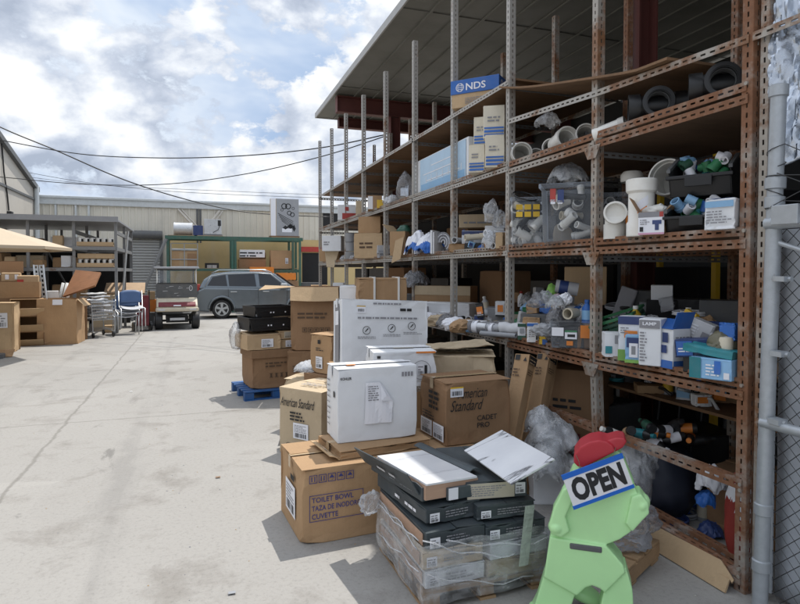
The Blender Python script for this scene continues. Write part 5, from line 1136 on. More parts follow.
# --- cream boxes with blue stripes, deck B
for k,(u0,u1,vt,vb,z,nm) in enumerate(((471,487,144,172,fB,'bottom left'),(486,505,136,168,fB,'bottom right'),(476,491,116,144,fB+.26,'top left'),(484,505,102,134,fB+.29,'top right'))):
    sbox('striped_box',f'cream box with blue stripes, {nm} one of the stack of four',onshelf(u0,u1,vt,vb,z,.04+.02*k,.32,-10+6*(k%2)),mat='carton_cream',lid=True,prints=[('f','p',.05,.95,.06,.13,'blue'),('f','p',.05,.95,.17,.24,'blue'),('f','p',.05,.95,.28,.33,'blue'),('f','l',.2,.8,.5,.7,'ink_grey',2)])
sbox('plain_carton','dim brown carton behind the striped boxes',onshelf(470,500,120,160,fB,.6,.4),mat='card_dark')
# pool poster box
t=sbox('poster_carton','large white carton with a blue pool picture on its front',ralign(412,468,480,153,196,fB,.06),mat='white_card',prints=[('f','p',.18,.97,.03,.97,'pale_sky'),('f','p',.2,.95,.04,.28,'sky')]); W,D,H=t['dims']
s=MB(); Fm=fmat(t,'f'); rnd=random.Random(3)
for i in range(7): x=-W*.2+i*W*.1; s.quad((x,H*.28,.002),(x+.012,H*.28,.002),(x+.012,H*(.45+.1*rnd.random()),.002),(x,H*.45,.002),M=Fm)
for a,b_,c in ((-.25,.3,.52),(-.1,.25,.7),(-.2,.38,.33)): s.quad((W*a,H*c,.002),(W*b_,H*c,.002),(W*b_,H*c+.01,.002),(W*a,H*c+.01,.002),M=Fm)
s.build('printed_picture',M['paper'],t)
blob('wrapped_bundle','dark brown wrapped bundle standing left of the pool picture carton','bundle',onshelf(405,405,160,196,fB,.15)[0],.3,.22,.3,.45,'film_dark',66,.3)
sbox('yellow_box','small yellow box under clear wrap far along the second shelf',onshelf(377,386,191,199,fB,.05,.2),mat='yellow')
bag('clear wrapped tray of parts beside the small yellow box',392,200,8.4,.3,.25,.12,'film_heavy',68,z=fB)
sbox('brown_box','brown box with a white end label at the far part of the second shelf',onshelf(368,382,199,213,fB,.05,.3),mat='card',prints=[('f','p',.02,.35,.05,.95,'paper')])
sbox('red_white_box','white box with a red band near the far end of the second shelf',onshelf(338,356,204,219,fB,.08,.4),mat='white_card',prints=[('f','p',.25,1,.05,.45,'red'),('f','p',.4,.6,.6,.85,'red')])
sbox('white_box','plain pale box right of the red banded box',onshelf(356,363,202,217,fB,.08,.3),mat='card_beige')
# NDS style box on top
t=sbox('blue_lid_carton','kraft carton with a blue printed lid perched on the top beam',onshelf(451,504,78,107,fA,-.02,.42,0),mat='card_light'); t.rotation_euler.z=R(-47); t.location=(XR+.27,5.72,fA)
bpy.context.view_layer.update(); W,D,H=t['dims']
s=MB(); s.box(-W/2-.008,W/2+.008,-D/2-.009,D/2+.008,H*.50,H+.004); ld=s.build('blue_lid',M['blue'],t,bevel=.004)
for f,w in (('f',W),('l',D),('r',D)):
    text(ld,'NDS',fmat(t,f),-w*.18,H*.60,w*.42,H*.26,mat='paper',bold=.02,lift=.007)
    s=MB()
    for rr in (1,.55):
        for i in range(18):
            a=2*math.pi*i/18; c=2*math.pi*(i+1)/18; s.quad(*[(-w*.31+rr*r*math.cos(q),H*.73+r*math.sin(q),.007) for q,r in ((a,H*.16),(c,H*.16),(c,H*.135),(a,H*.135))],M=fmat(t,f))
    for yy in (.66,.73,.80): s.quad((-w*.31-H*.14,H*yy-.003,.007),(-w*.31+H*.14,H*yy-.003,.007),(-w*.31+H*.14,H*yy+.003,.007),(-w*.31-H*.14,H*yy+.003,.007),M=fmat(t,f))
    s.build('printed_globe',M['paper'],ld)
    lines(t,f,-w*.2,w*.2,H*.12,H*.36,4,'ink_grey',seed=4)
# --- deck C, far bays
sbox('white_carton','white carton with dark print resting on the torn carton at the far end',onshelf(325,345,232,247,fC+.20,.02,.4,-20),mat='white_card',prints=[('l','l',.1,.8,.3,.8,'ink',3),('f','l',.1,.5,.4,.7,'ink_grey',2)])
t=sbox('torn_carton','torn pale carton with its flap hanging off the far end of the third shelf',onshelf(322,343,250,262,fC,.02,.4,-20),mat='card'); W,D,H=t['dims']
s=MB(); s.add([(-W*.2,-D/2-.02,H),(W*.55,-D/2-.02,H*1.05),(W*.35,-D/2-.12,-H*.5),(-W*.0,-D/2-.14,-H*.45)],[(0,1,2,3)]); s.build('hanging_flap',M['card_beige'],t,solid=.006)
for k in range(3):
    p=onshelf(351,351,230,258,fC,.1+.0*k)[0]; s=MB()
    for i in range(1): s.lathe([(.09,0),(.11,.16),(.105,.16),(.085,.01),(0,.01)],16)
    o=s.build('grey_bucket',M['grey'],smooth=40); o.location=p+Vector((0,.0,.17*k)); tag(o,['bottom','middle','top'][k]+' pale grey bucket of the nested stack on the far third shelf','bucket')
sbox('brown_carton','lower brown carton with print on the third shelf in the far bays',onshelf(357,386,234,259,fC,.02,.4,-16),mat='card_light',prints=[('l','l',.2,.8,.3,.7,'ink_brown',2),('f','l',.2,.8,.4,.7,'ink_brown',2)],lid=True)
sbox('brown_carton','upper brown carton stacked on the printed carton of the far third shelf',onshelf(361,384,217,233.5,fC+.40,.06,.36,-16),mat='card',prints=[('l','p',.05,.6,.1,.9,'card_beige')],lid=True)
for k in range(8):
    rnd=random.Random(k+70); p=onshelf(368+k*4,368,245,260,fC,.02+.1*rnd.random())[0]; s=MB(); s.cyl((-.05,0,0),(.05,0,0),.03,12); s.cyl((.05,0,0),(.075,0,0),.04,6); o=s.build('metal_fitting',M['duct'],smooth=40); o.location=p+Vector((0,0,.03+.05*(k%3))); o.rotation_euler=(rnd.random()*3,rnd.uniform(-.5,.5),rnd.random()*3); tag(o,'silver pipe fitting in the loose heap beside the far brown cartons','fitting','silver fittings on the third shelf')
t=sbox('open_carton','open kraft carton with green filler and a bent flap on the third shelf',onshelf(394,411,226,250,fC,.02,.34,-24),mat='card',openb=True); W,D,H=t['dims']
s=MB(); s.grid(lambda a,c:(-W*.1+W*.55*a,-D/2-.01-.12*c,H*.62-.30*c+.05*a),3,3); s.build('front_flap',M['card_light'],t,solid=.006)
s=MB(); s.grid(lambda a,c:(-W/2-.004-.1*c,-D/2+D*a,H+.10*c),3,3); s.build('side_flap',M['card_light'],t,solid=.006)
blob('green_filler','green plastic filler on top of the open kraft carton','bag',t.location+Vector((.02,0,H*.8)),0,.2,.2,.16,'dkgreen',72,.5)
sbox('long_brown_carton','long brown carton behind the white bags of the third shelf',onshelf(408,440,231,243,fC+.02,.35,.2),mat='card')
o=crumple('plastic_bag','white bag with blue print sagging over the shelf edge, left one','bag',pz(418,250,7.4)*1,.4,.46,.40,.27,'paper',73,4); o.location.z=fC
o=crumple('plastic_bag','white bag with blue print slumped on its side next to the paper catalogues','bag',pz(429,256,7.1)*1,.5,.50,.34,.22,'paper',74,4); o.location.z=fC
bl=[o for o in COL.objects if o.name.startswith('plastic_bag')][-2:]
for o in bl:
    me=o.data; me.materials.append(M['blue'])
    for f in me.polygons:
        c=f.center
        if mn.noise(c*7+Vector((3,1,2)))>.30: f.material_index=1
t=thing('paper_rolls','stack of curled white catalogues leaning on the post of the third shelf','paper',onshelf(443,443,226,250,fC,.12)[0]+Vector((0,0,.0)),-.8); t.scale=(.8,.8,.8)
for k in range(6):
    s=MB(); r=.03+.02*k; s.tube([(r*math.cos(a)*.9,.0,.17+r*math.sin(a)*1.1) for a in [i*.35-1 for i in range(13)]],.009,6); s.build('curled_page',M['paper'] if k%2==0 else M['grey'],t)
s=MB(); s.box(-.14,-.11,-.15,.15,.0,.34); s.box(-.10,-.08,-.15,.15,0,.31); s.build('cover',M['white_card'],t,bevel=.003)
# bay 2-3 of deck C : jars and bags
rnd=random.Random(9)
for k in range(3):
    t=thing('screw_jar',['wide clear jar with a white lid full of white caps on the third shelf','clear jar of white caps left of the wide lidded jar','clear jar of white caps right of the wide lidded jar'][k],'jar',onshelf((474,463,484)[k],0,0,0,fC,.06+.05*k)[0],0)
    s=MB(); s.lathe([(.075,0),(.085,.01),(.085,.17),(.075,.19)],20); s.build('jar_wall',M['tub'],t,smooth=40); s=MB(); s.lathe([(0,.225),(.08,.222),(.085,.215),(.085,.19),(0,.188)],20); s.build('lid',M['white'],t,smooth=40)
    for i in range(9):
        s=MB(); s.cyl((0,0,-.02),(0,0,.02),.022,10); a=rnd.random()*6; q=.05*rnd.random(); o=s.build('white_cap',M['white'],t,smooth=40); o.location=(q*math.cos(a),q*math.sin(a),.03+.14*rnd.random()); o.rotation_euler=(rnd.random()*3,rnd.random()*3,0)
bag('bag of small yellow and white parts right of the jars',492,247,5.55,.2,.2,.15,'film_heavy',77,z=fC)
sbox('small_brown_box','small upright brown box against the post at the right of the jars',onshelf(496,504,231,247,fC,.02,.08,-10),mat='card_light')
sbox('blue_edged_carton','white carton with a blue lid edge behind the jars',onshelf(462,492,219,240,fC,.3,.3),mat='white_card',prints=[('f','p',.0,1,.8,.98,'navy'),('f','l',.1,.6,.4,.7,'ink_grey',3)])
sbox('long_white_carton','long pale carton lying high at the back of the third shelf',onshelf(459,507,203,216,fC+.30,.55,.2),mat='card_beige',prints=[('f','l',.1,.9,.3,.6,'ink_grey',1)])
for k,(u,vb,rz_,W,H) in enumerate(((491,222,.3,.18,.22),(500,228,.9,.22,.18))): bag(['white plastic sleeve standing up among bags on the third shelf','white crumpled bag beside the upright sleeve'][k],u,vb,5.75,W,.14,H,'film_heavy',78+k,rz=rz_)
sbox('stack_support','plain carton carrying the white sleeves of the third shelf',onshelf(485,504,222,247,fC,.32,.24),mat='white_card')
# --- deck D near bay : retail boxes
sbox('small_white_box','small white box with a teal picture at the left of the lower rusty shelf',onshelf(604,620,329,353,nD,.02,.12,10),mat='white_card',prints=[('f','p',.05,.45,.15,.45,'teal'),('f','p',.6,.95,.55,.9,'grey'),('r','p',.1,.9,.2,.6,'grey')])
sbox('retail_box','tall white retail box with a navy top band and an orange spot',onshelf(621,645,313,357,nD,.03,.13,-8),mat='white_card',prints=[('f','p',0,1,.82,1,'navy'),('f','p',.25,.75,.52,.68,'orange'),('f','p',0,.3,0,.25,'lime'),('f','l',.1,.5,.62,.78,'ink_grey',3),('r','p',.1,.9,.3,.8,'grey')])
sbox('retail_box','blue and white blister box with an oval window in front of the navy banded box',onshelf(627,643.5,333,361,nD,-.035,.06,-10),mat='sky',prints=[('f','p',.1,.9,.55,.9,'navy'),('f','p',.25,.75,.2,.7,'paper'),('f','p',.38,.62,.3,.6,'grey'),('f','p',0,1,0,.12,'lime')])
t=sbox('retail_box','white box with a dark printed lamp cap marking',onshelf(643,664.5,314,361,nD,.0,.14,-16),mat='white_card',prints=[('f','p',.05,.95,.80,.97,'ink_grey'),('f','l',.08,.4,.1,.75,'ink_grey',10),('r','l',.1,.8,.2,.8,'ink_grey',8)]); W,D,H=t['dims']; ftext(t,'f','LAMP',-W*.3,H*.86,W*.6,H*.07,mat='paper',bold=.03,lift=.002)
t=sbox('opened_blue_box','white and blue product box with its blue lid flaps open at the shelf edge',ralign(652,674,692,328,368,nD,-.01),mat='white_card',openb=True,prints=[('f','p',0,1,0,.2,'blue'),('r','p',0,1,0,.2,'blue'),('f','p',.1,.35,.7,.9,'navy'),('f','p',.55,.8,.65,.9,'navy'),('f','p',.5,.75,.38,.58,'navy'),('f','l',.05,.45,.3,.6,'ink_grey',4),('r','l',.08,.9,.3,.85,'ink_grey',7)])
W,D,H=t['dims']; s=MB(); s.grid(lambda a,c:(-W/2+W*a,-D/2-.004+.11*c,H+.05*c),3,3); s.build('front_flap',M['blue'],t,solid=.004); s=MB(); s.grid(lambda a,c:(W/2-.01+.0*c+.04*c,-D/2+D*a,H+.10*c),3,3); s.build('side_flap',M['blue'],t,solid=.004)
def crate_green():
    b,rz,W,D,H=onshelf(606,648,296,326,nD,.30,.3,-18); t=thing('green_crate','dark green plastic crate tilted at the back of the lower rusty shelf','crate',b+Vector((0,0,.08)),rz); t.rotation_euler=(R(10),R(-20),rz)
    s=MB()
    for i in range(4):
        w,dd=(W,D) if i%2==0 else (D,W); Mz=Matrix.Rotation(i*math.pi/2,4,'Z')
        for k in range(5): s.box(-w/2,w/2,-dd/2,-dd/2+.008,k*.034,k*.034+.02,M=Mz)
        for k in range(6): s.box(-w/2+k*(w-.012)/5,-w/2+k*(w-.012)/5+.012,-dd/2+.0085,-dd/2+.012,0,.17,M=Mz)
    s.build('crate_wall',M['dkgreen'],t); s=MB()
    for i in range(4):
        w,dd=(W,D) if i%2==0 else (D,W); s.box(-w/2-.01,w/2+.01,-dd/2-.012,-dd/2+.012,.172,.19,M=Matrix.Rotation(i*math.pi/2,4,'Z'))
    s.build('crate_rim',M['green'],t); s=MB(); s.box(W*.1,W*.35,-D/2-.006,-D/2-.002,.05,.12); s.build('brand_patch',M['ink'],t)
crate_green()
t=sbox('yellow_box','yellow box with a black emblem leaning among the lower shelf boxes',onshelf(672,686,292,322,nD+.16,.20,.05,-20),mat='yellow',prints=[('f','p',.25,.75,.75,.93,'ink')]); t.rotation_euler.y=R(28)
t=sbox('grey_box','grey printed box lying tilted right of the yellow box',onshelf(688,711,299,318,nD+.17,.2,.1,-15),mat='silver',prints=[('f','l',.1,.5,.2,.8,'paper',4),('f','p',.6,.9,.2,.5,'ink_grey')]); t.rotation_euler.y=R(22)
sbox('support_carton','grey carton under the yellow and grey boxes',onshelf(672,712,318,345,nD,.22,.2,-10),mat='grey_dark')
t=sbox('blue_product_box','blue product box lying tilted behind the opened blue box',onshelf(682,716,320,338,nD+.09,.06,.14,-18),mat='navy',prints=[('f','p',.05,.5,.1,.9,'blue'),('f','l',.1,.6,.3,.6,'paper',2)]); t.rotation_euler.y=R(-6)
sbox('support_carton','black carton under the tilted blue product box',onshelf(690,730,338,356,nD,.1,.16,-18),mat='black')
bag('camouflage cloth bundle at the right of the lower rusty shelf',722,352,3.2,.18,.16,.15,'olive',81,z=nD+.10,amp=.5,name='cloth_bundle',cat='cloth')
t=sbox('blue_flat_box','flat steel blue box lying across the teal and white box',onshelf(690,738,348,356,nD+.125,.0,.16,-22),mat='teal'); t.rotation_euler.y=R(6)
sbox('teal_white_box','pale blue box with a teal end at the lower shelf corner by the rusty post',onshelf(698,738,355,376,nD,.0,.16,-22),mat='sky',prints=[('f','p',0,.28,0,1,'teal'),('f','l',.4,.8,.2,.8,'paper',4),('f','p',.82,.95,.1,.4,'paper'),('f','p',.6,.75,.3,.9,'blue')])
sbox('blue_card','bright blue card box standing at the right end behind the camouflage cloth',onshelf(722,738,312,330,nD+.20,.06,.05,-25),mat='blue')
s=MB(); s.lathe([(.035,0),(.036,.07),(.03,.085),(.0,.09)],16); o=s.build('cream_jar',M['cream'],smooth=40); o.location=onshelf(727,727,0,0,nD+.135,.03)[0]; tag(o,'small cream jar standing on the flat steel blue box','jar')
# deck D back row (dim)
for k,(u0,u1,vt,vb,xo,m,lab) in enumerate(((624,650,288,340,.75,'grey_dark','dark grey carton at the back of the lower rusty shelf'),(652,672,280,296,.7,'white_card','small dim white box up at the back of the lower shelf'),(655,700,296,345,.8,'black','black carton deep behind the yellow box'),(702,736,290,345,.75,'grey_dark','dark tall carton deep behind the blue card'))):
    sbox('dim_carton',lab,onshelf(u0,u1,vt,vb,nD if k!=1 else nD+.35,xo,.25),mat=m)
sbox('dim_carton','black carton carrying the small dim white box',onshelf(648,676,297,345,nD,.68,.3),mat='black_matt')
for i,(u,xx) in enumerate(((656,4.6),(711,4.3))):
    y=Yat(u,xx); s=MB(); s.box(xx,xx+.05,y-.05,y+.0,0,2.9); tag(s.build('yellow_post',M['yellow']),['yellow steel post behind the lower rusty shelf, left one','yellow steel post behind the lower rusty shelf, right one'][i],'post')
# deck D bay 1-2
sbox('green_white_box','narrow white box with green bands at the left of the middle lower bay',onshelf(518,526.5,321,337,nD-.01,.02,.1,0),mat='white_card',prints=[('f','p',0,1,.8,1,'dkgreen'),('f','p',0,1,0,.25,'dkgreen'),('f','p',.25,.75,.4,.7,'grey')])
sbox('blue_white_box','narrow white box with a blue top beside the green banded box',onshelf(527.5,539,322,341,nD-.01,.0,.1,0),mat='white_card',prints=[('f','p',0,1,.85,1,'blue'),('f','l',.15,.8,.3,.7,'ink_grey',4),('f','p',.75,.9,.15,.35,'ink')])
sbox('yellow_small_box','small yellow box between the narrow boxes and the bag tub',onshelf(539.5,547.5,329,342,nD-.01,.0,.08,0),mat='yellow',prints=[('f','p',.4,1,0,.4,'blue')])
b,rz,W,D,H=onshelf(549,590,322,350,nD,-.02,.32,-4); t=thing('clear_tub','clear tub of bagged parts with green edged labels at the front of the middle bay','tub',b+Vector((.1,.1,0)),rz); t['dims']=(W,D,H)
s=MB(); s.add([(-W*.46,-D*.46,0),(W*.46,-D*.46,0),(W*.46,D*.46,0),(-W*.46,D*.46,0),(-W/2,-D/2,H),(W/2,-D/2,H),(W/2,D/2,H),(-W/2,D/2,H)],[(3,2,1,0),(0,1,5,4),(1,2,6,5),(2,3,7,6),(3,0,4,7)]); s.build('tub_wall',M['tub'],t,bevel=.012)
for (x0,x1,y0,y1,m) in ((.05,.33,.45,.75,'paper'),(.36,.64,.35,.6,'paper'),(.36,.64,.58,.66,'green'),(.72,.95,.4,.85,'orange'),(.4,.55,.12,.28,'orange'),(.42,.6,.42,.52,'ink')): panel(t,'f',-W/2+W*x0,-W/2+W*x1,H*y0,H*y1,m,'sticker',lift=.002 if m=='ink' else .001)
for i in range(10):
    rnd=random.Random(i+90); u=rnd.uniform(534,588); vb=rnd.uniform(300,345); 
    bag('clear bag of small parts in the heap of the middle lower bay',u,vb,rnd.uniform(4.35,4.9),rnd.uniform(.12,.2),rnd.uniform(.1,.18),rnd.uniform(.08,.13),rnd.choice(['film_heavy','film_heavy','paper','film','grey','film_dark']),90+i,rz=rnd.random()*3,amp=.7); list(COL.objects)[-1]['group']='clear bags in the middle lower bay'
t=thing('silver_can','silver printed can lying on top of the bag heap','can',pz(568,292,4.9),R(-35)); s=MB(); s.cyl((-.10,0,.05),(.08,.0,.02),.055,20); s.build('can_body',M['silver'],t,smooth=40); s=MB(); s.cyl((-.07,0,.045),(.0,0,.033),.0565,20); s.build('can_print',M['navy'],t,smooth=40)
bag('pink plastic bag under the silver can',558,305,4.85,.12,.1,.09,'pink',101); bag('green wrapper near the silver can',552,300,4.95,.10,.1,.14,'lime',102)
sbox('brown_board','big tan cardboard sheet leaning at the back of the middle lower bay',onshelf(565,606,262,300,nD+.28,.6,.03,-10),mat='card_light'); 
sbox('heap_carton','grey carton carrying the bag heap of the middle lower bay',onshelf(530,590,318,342,nD,.35,.45,-30),mat='grey_dark')
t=sbox('navy_book','dark book standing by the post behind the middle lower bay',onshelf(612,628,268,300,nD+.2,.55,.05,-10),mat='ink_grey'); t.rotation_euler.y=R(18)
# deck D bay 2-3: rolls
for k,(ua,va,ub,vb,r,m,lab) in enumerate(((470,318,512,309,.055,'film_dark','long grey roll in plastic with a white end label on the lower shelf'),(488,325,518,316,.05,'film_dark','shorter grey roll in plastic in front of the long roll'),(500,314,540,303,.05,'silver','grey bundle of rolls at the back of the roll bay'))):
    A=pz(ua,va,5.55-.15*k); B=pz(ub,vb,5.3-.1*k); A.z=B.z=fD+r+.02+(.02 if k==2 else 0)
    t=thing('wrapped_roll',lab,'roll',(A.x,A.y,A.z-r)); o=Vector((0,0,r)); d=B-A; s=MB(); s.tube([o+d*i/8+Vector((0,0,.008*math.sin(i*2))) for i in range(9)],[r*(1+.06*math.sin(i*3)) for i in range(9)],18); s.build('roll_body',M[m],t,smooth=60)
    if k<2: s=MB(); s.tube([o+d*(.10+.12*i) for i in range(2)],r*1.07,18); s.build('roll_label',M['paper'],t,smooth=60); 
for k in range(5):
    rr=random.Random(k+400); A=pz(462+9*k,316-1.5*k,6.0-.2*k); d=Vector((.35,-.62+.2*rr.random(),0)).normalized()*rr.uniform(.3,.45); A.z=fD+.035+.05*(k%2); s=MB(); r=rr.uniform(.022,.034); s.pipe(-d/2,d/2,r,r*.8,14); o=s.build('paper_tube',M[['white_card','silver','sky','white_card','grey'][k]],smooth=40); o.location=A; tag(o,['white','silver','pale blue','second white','grey'][k]+' paper tube in the row lying behind the wrapped rolls','tube')
sbox('small_white_box','small white box in front of the wrapped rolls',onshelf(474,489,322,332,fD,.0,.1,-12),mat='white_card',prints=[('f','p',.05,.2,.2,.8,'ink_grey')])
sbox('orange_print_box','white box with an orange square above the wrapped rolls',onshelf(496,506,291,306,fD+.13,.35,.1,-10),mat='white_card',prints=[('f','p',.25,.8,.3,.75,'orange'),('f','p',.05,.95,.0,.1,'ink')])
sbox('support_carton','dim carton beneath the orange square box',onshelf(488,512,306,326,fD,.42,.3),mat='grey')
for k in range(5):
    rnd=random.Random(k+130); bag('crumpled paper scrap on the lower shelf left of the wrapped rolls',430+k*8+rnd.uniform(-2,2),325,6.6-.22*k,.24,.18,.13,['paper','card_beige','film_dark','paper','card'][k],131+k,z=fD,amp=.7,name='paper_scrap',cat='paper'); list(COL.objects)[-1]['group']='paper scraps on the lower shelf'
# deck D bay 3-4..: boxes
sbox('long_brown_box','long pale topped brown box at the back of the lower shelf',onshelf(416,476,279,299,fD+.16,.35,.25,-24),mat='card',prints=[('f','p',0,1,.55,1,'card_beige')])
sbox('long_white_box','long white carton with a dark printed panel on the lower shelf',onshelf(422,476,297,316,fD,.2,.3,-24),mat='white_card',prints=[('f','p',.06,.2,.3,.8,'ink_grey'),('f','p',.02,.04,.2,.8,'ink')])
sbox('blue_box','bright blue box end on the lower shelf beside the paper scraps',onshelf(423,436,307,318,fD,.02,.2,-10),mat='blue')
sbox('brown_standing_board','brown cardboard standing up on the far lower shelf',onshelf(390,404,265,283,fD+.05,.2,.04,0),mat='card')
bag('grey dusty bundle on the lower shelf above the strapped carton',415,283,7.6,.4,.3,.2,'film_dark',141,z=fD+.38)
sbox('grey_carton','grey carton beneath the dusty bundle',onshelf(405,428,283,305,fD,.15,.3,0),mat='grey_dark')
for k,(u0,u1,vt,vb,m,lab) in enumerate(((334,345,268,285,'white_card','white panel carton at the far end of the lower shelf'),(348,357,268,285,'silver','silver panel carton second from the far end'),(360,374,272,285,'maroon','dark red box on the far lower shelf'),(376,388,266,285,'black','black box on the far lower shelf beside the red box'))): sbox('far_box',lab,onshelf(u0,u1,vt,vb+2,fD,.05,.3,-10),mat=m)
# dark interior stock behind and below
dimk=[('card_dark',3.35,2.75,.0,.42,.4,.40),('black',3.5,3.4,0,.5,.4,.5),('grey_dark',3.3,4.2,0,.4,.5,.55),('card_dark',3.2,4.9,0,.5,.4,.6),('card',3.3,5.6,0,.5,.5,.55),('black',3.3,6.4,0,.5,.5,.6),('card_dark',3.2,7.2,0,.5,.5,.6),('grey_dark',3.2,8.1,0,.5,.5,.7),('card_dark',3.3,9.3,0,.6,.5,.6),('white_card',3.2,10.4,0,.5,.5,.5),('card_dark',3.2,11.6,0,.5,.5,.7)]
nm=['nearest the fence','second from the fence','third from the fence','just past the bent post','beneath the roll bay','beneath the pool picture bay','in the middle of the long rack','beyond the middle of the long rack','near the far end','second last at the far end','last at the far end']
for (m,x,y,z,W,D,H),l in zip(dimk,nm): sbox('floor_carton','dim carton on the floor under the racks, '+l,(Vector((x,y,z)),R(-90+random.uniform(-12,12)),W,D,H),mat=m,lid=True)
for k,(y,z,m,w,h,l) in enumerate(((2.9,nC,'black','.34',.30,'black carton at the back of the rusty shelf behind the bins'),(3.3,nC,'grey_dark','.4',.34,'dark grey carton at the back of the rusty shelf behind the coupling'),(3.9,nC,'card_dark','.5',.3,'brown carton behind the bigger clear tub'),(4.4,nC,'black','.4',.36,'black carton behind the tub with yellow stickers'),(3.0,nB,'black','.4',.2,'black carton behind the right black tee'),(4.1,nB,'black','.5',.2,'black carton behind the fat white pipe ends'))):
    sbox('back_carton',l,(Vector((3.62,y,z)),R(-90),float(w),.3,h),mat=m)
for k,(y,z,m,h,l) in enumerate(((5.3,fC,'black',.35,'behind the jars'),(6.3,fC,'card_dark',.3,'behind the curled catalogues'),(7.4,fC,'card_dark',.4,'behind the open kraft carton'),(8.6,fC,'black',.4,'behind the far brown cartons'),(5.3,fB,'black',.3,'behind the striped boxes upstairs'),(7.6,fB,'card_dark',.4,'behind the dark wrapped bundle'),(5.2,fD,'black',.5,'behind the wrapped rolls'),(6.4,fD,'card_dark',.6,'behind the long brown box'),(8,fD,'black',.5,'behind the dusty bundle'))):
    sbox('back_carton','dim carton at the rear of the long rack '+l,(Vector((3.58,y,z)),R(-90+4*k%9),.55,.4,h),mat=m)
# bottles behind the green figure, cables
M['red_dull']=paint('red_sack',(.30,.035,.025),.7)
rnd=random.Random(12)
shelf=thing('inner_plank','dusty plank on the inner frame under the rusty rack','plank',(3.4,3.1,.725)); s=MB(); s.box(-.25,.5,-.85,1.7,0,.02); s.build('plank',M['deck'],shelf)
for k,(u,v,c) in enumerate(((655,432,'orange'),(664,430,'paper'),(684,428,'orange'),(690,438,'orange'),(672,438,'paper'),(643,434,'teal'),(655,443,'paper'),(628,432,'card'),(700,440,'black'),(612,433,'pvc'),(647,425,'dkgreen'),(676,424,'black'))):
    p=px(u,v+6,.75); p=pz(u,v,min(4.25,3.95)); t=thing('spray_bottle','dark bottle with a coloured cap or label lying in the heap behind the red cap','bottle',p,rnd.random()*6,'bottles behind the red cap'); t.rotation_euler=(R(90)+rnd.uniform(-.5,.5),rnd.uniform(-.6,.6),rnd.random()*6)
    s=MB(); s.lathe([(0,-.08),(.03,-.08),(.032,-.07),(.032,.04),(.014,.065),(.014,.08),(0,.08)],14); s.build('bottle_body',M['black'],t,smooth=40); s=MB(); s.lathe([(.0328,-.05),(.0328,.02)],14); s.build('bottle_label',M[c],t,smooth=180); s=MB(); s.lathe([(.017,.07),(.017,.095),(0,.096)],12); s.build('bottle_cap',M[c],t,smooth=40)
for k in range(26):
    x=rnd.uniform(3.1,3.8); y=rnd.uniform(2.5,4.0); z=.75+rnd.uniform(0,.10); L=rnd.uniform(.1,.3); e=Euler((rnd.uniform(-.6,.6),rnd.uniform(-.6,.6),rnd.random()*6)).to_matrix().to_4x4()
    s=MB(); s.tube([(0,0,0),(L*.5,.02,.05*rnd.random()),(L,0,0)],rnd.choice((.012,.018,.03)),8); o=s.build('scrap_part',M[rnd.choice(['black','grey_dark','grey','galv','black','silver'])],smooth=180); o.matrix_world=Matrix.Translation((x,y,z))@e; tag(o,'dark metal or rubber scrap piece on the plank under the rusty rack','scrap','scrap pieces on the inner plank')
for k in range(5):
    y=3.0+k*.22; s=MB(); s.tube([(3.7,y,1.0),(3.66,y+.05,.8),(3.72,y+.1,.6),(3.65,y+.06,.3)],.008,6); tag(s.build('hanging_cable',M['grey_dark'],smooth=180),'thin dark cable dangling in the dark under the rusty rack','cable','cables under the rusty rack')
p=pz(737,532,3.25); o=blob('red_bag','red and white printed sack standing inside the rack by the rusty post','bag',Vector((p.x+.02,p.y,.06)),.6,.13,.16,.50,'red_dull',151,.3)
me=o.data; me.materials.append(M['paper']); me.materials.append(M['pink'])
for f in me.polygons:
    c=f.center
    if .34<c.z<.42 or mn.noise(c*8)>.38: f.material_index=1
p=pz(712,478,3.6); crumple('blue_bag','white crumpled packet behind the rusty beam','bag',p-Vector((0,0,.08)),.4,.24,.2,.14,'paper',152,3); p=pz(706,492,3.6); crumple('blue_bag','crumpled blue wrapper just below the white packet','bag',p-Vector((0,0,.08)),.9,.22,.16,.08,'blue',153,3)
M['navy_dark']=paint('navy_dark',(.012,.016,.03),.6)
p=pz(648,488,4.0); blob('dark_blue_tarp','dark blue tarp bundle on the floor deep under the rusty rack','tarp',Vector((p.x+.15,p.y+.1,.01)),.3,.7,.6,.5,'navy_dark',154,.35)
sbox('kraft_print_carton','dim brown printed carton on the floor behind the tall leaning cartons',(Vector((3.05,4.15,0)),R(-50),.45,.4,.86),mat='card_dark',lid=True,prints=[('f','l',.1,.7,.5,.75,'ink',4),('f','p',.1,.6,.2,.4,'maroon')])
# ------------------------------------------------------------------ far end of the yard
# dark steel rack on the left
FY=17.5; xr=-2.0; xl=-5.6; BY=21.6
lr=thing('storage_rack','dark steel storage rack under a flat top along the shed on the left','rack',(0,0,0))
for x in (xl,-4.05,-3.0,xr):
    for y in (FY,19.5,BY): 
        s=MB(); s.box(x-.035,x+.035,y-.03,y+.03,0,3.0); s.build('upright_post',M['rack_dark'],lr)
s=MB(); s.box(xl-.2,xr+.08,FY-.12,BY+.1,3.003,3.05); s.build('top_sheet',M['grey'],lr)
s=MB(); s.box(xl-.2,xr+.08,FY-.16,FY-.125,2.98,3.12); s.build('top_fascia',M['grey'],lr)
for z in (2.28,1.72):
    for y in (FY-.06,19.45,BY): s=MB(); s.box(xl,xr,y-.025,y+.025,z-.045,z+.045); s.build('shelf_beam',M['rack_dark'],lr)
for z in (2.72,2.28,1.72):
    for x in (xl,-3.0,xr): s=MB(); s.box(x-.024,x+.024,FY+.045,BY-.045,z-.05,z+.045); s.build('side_beam',M['rack_dark'],lr)
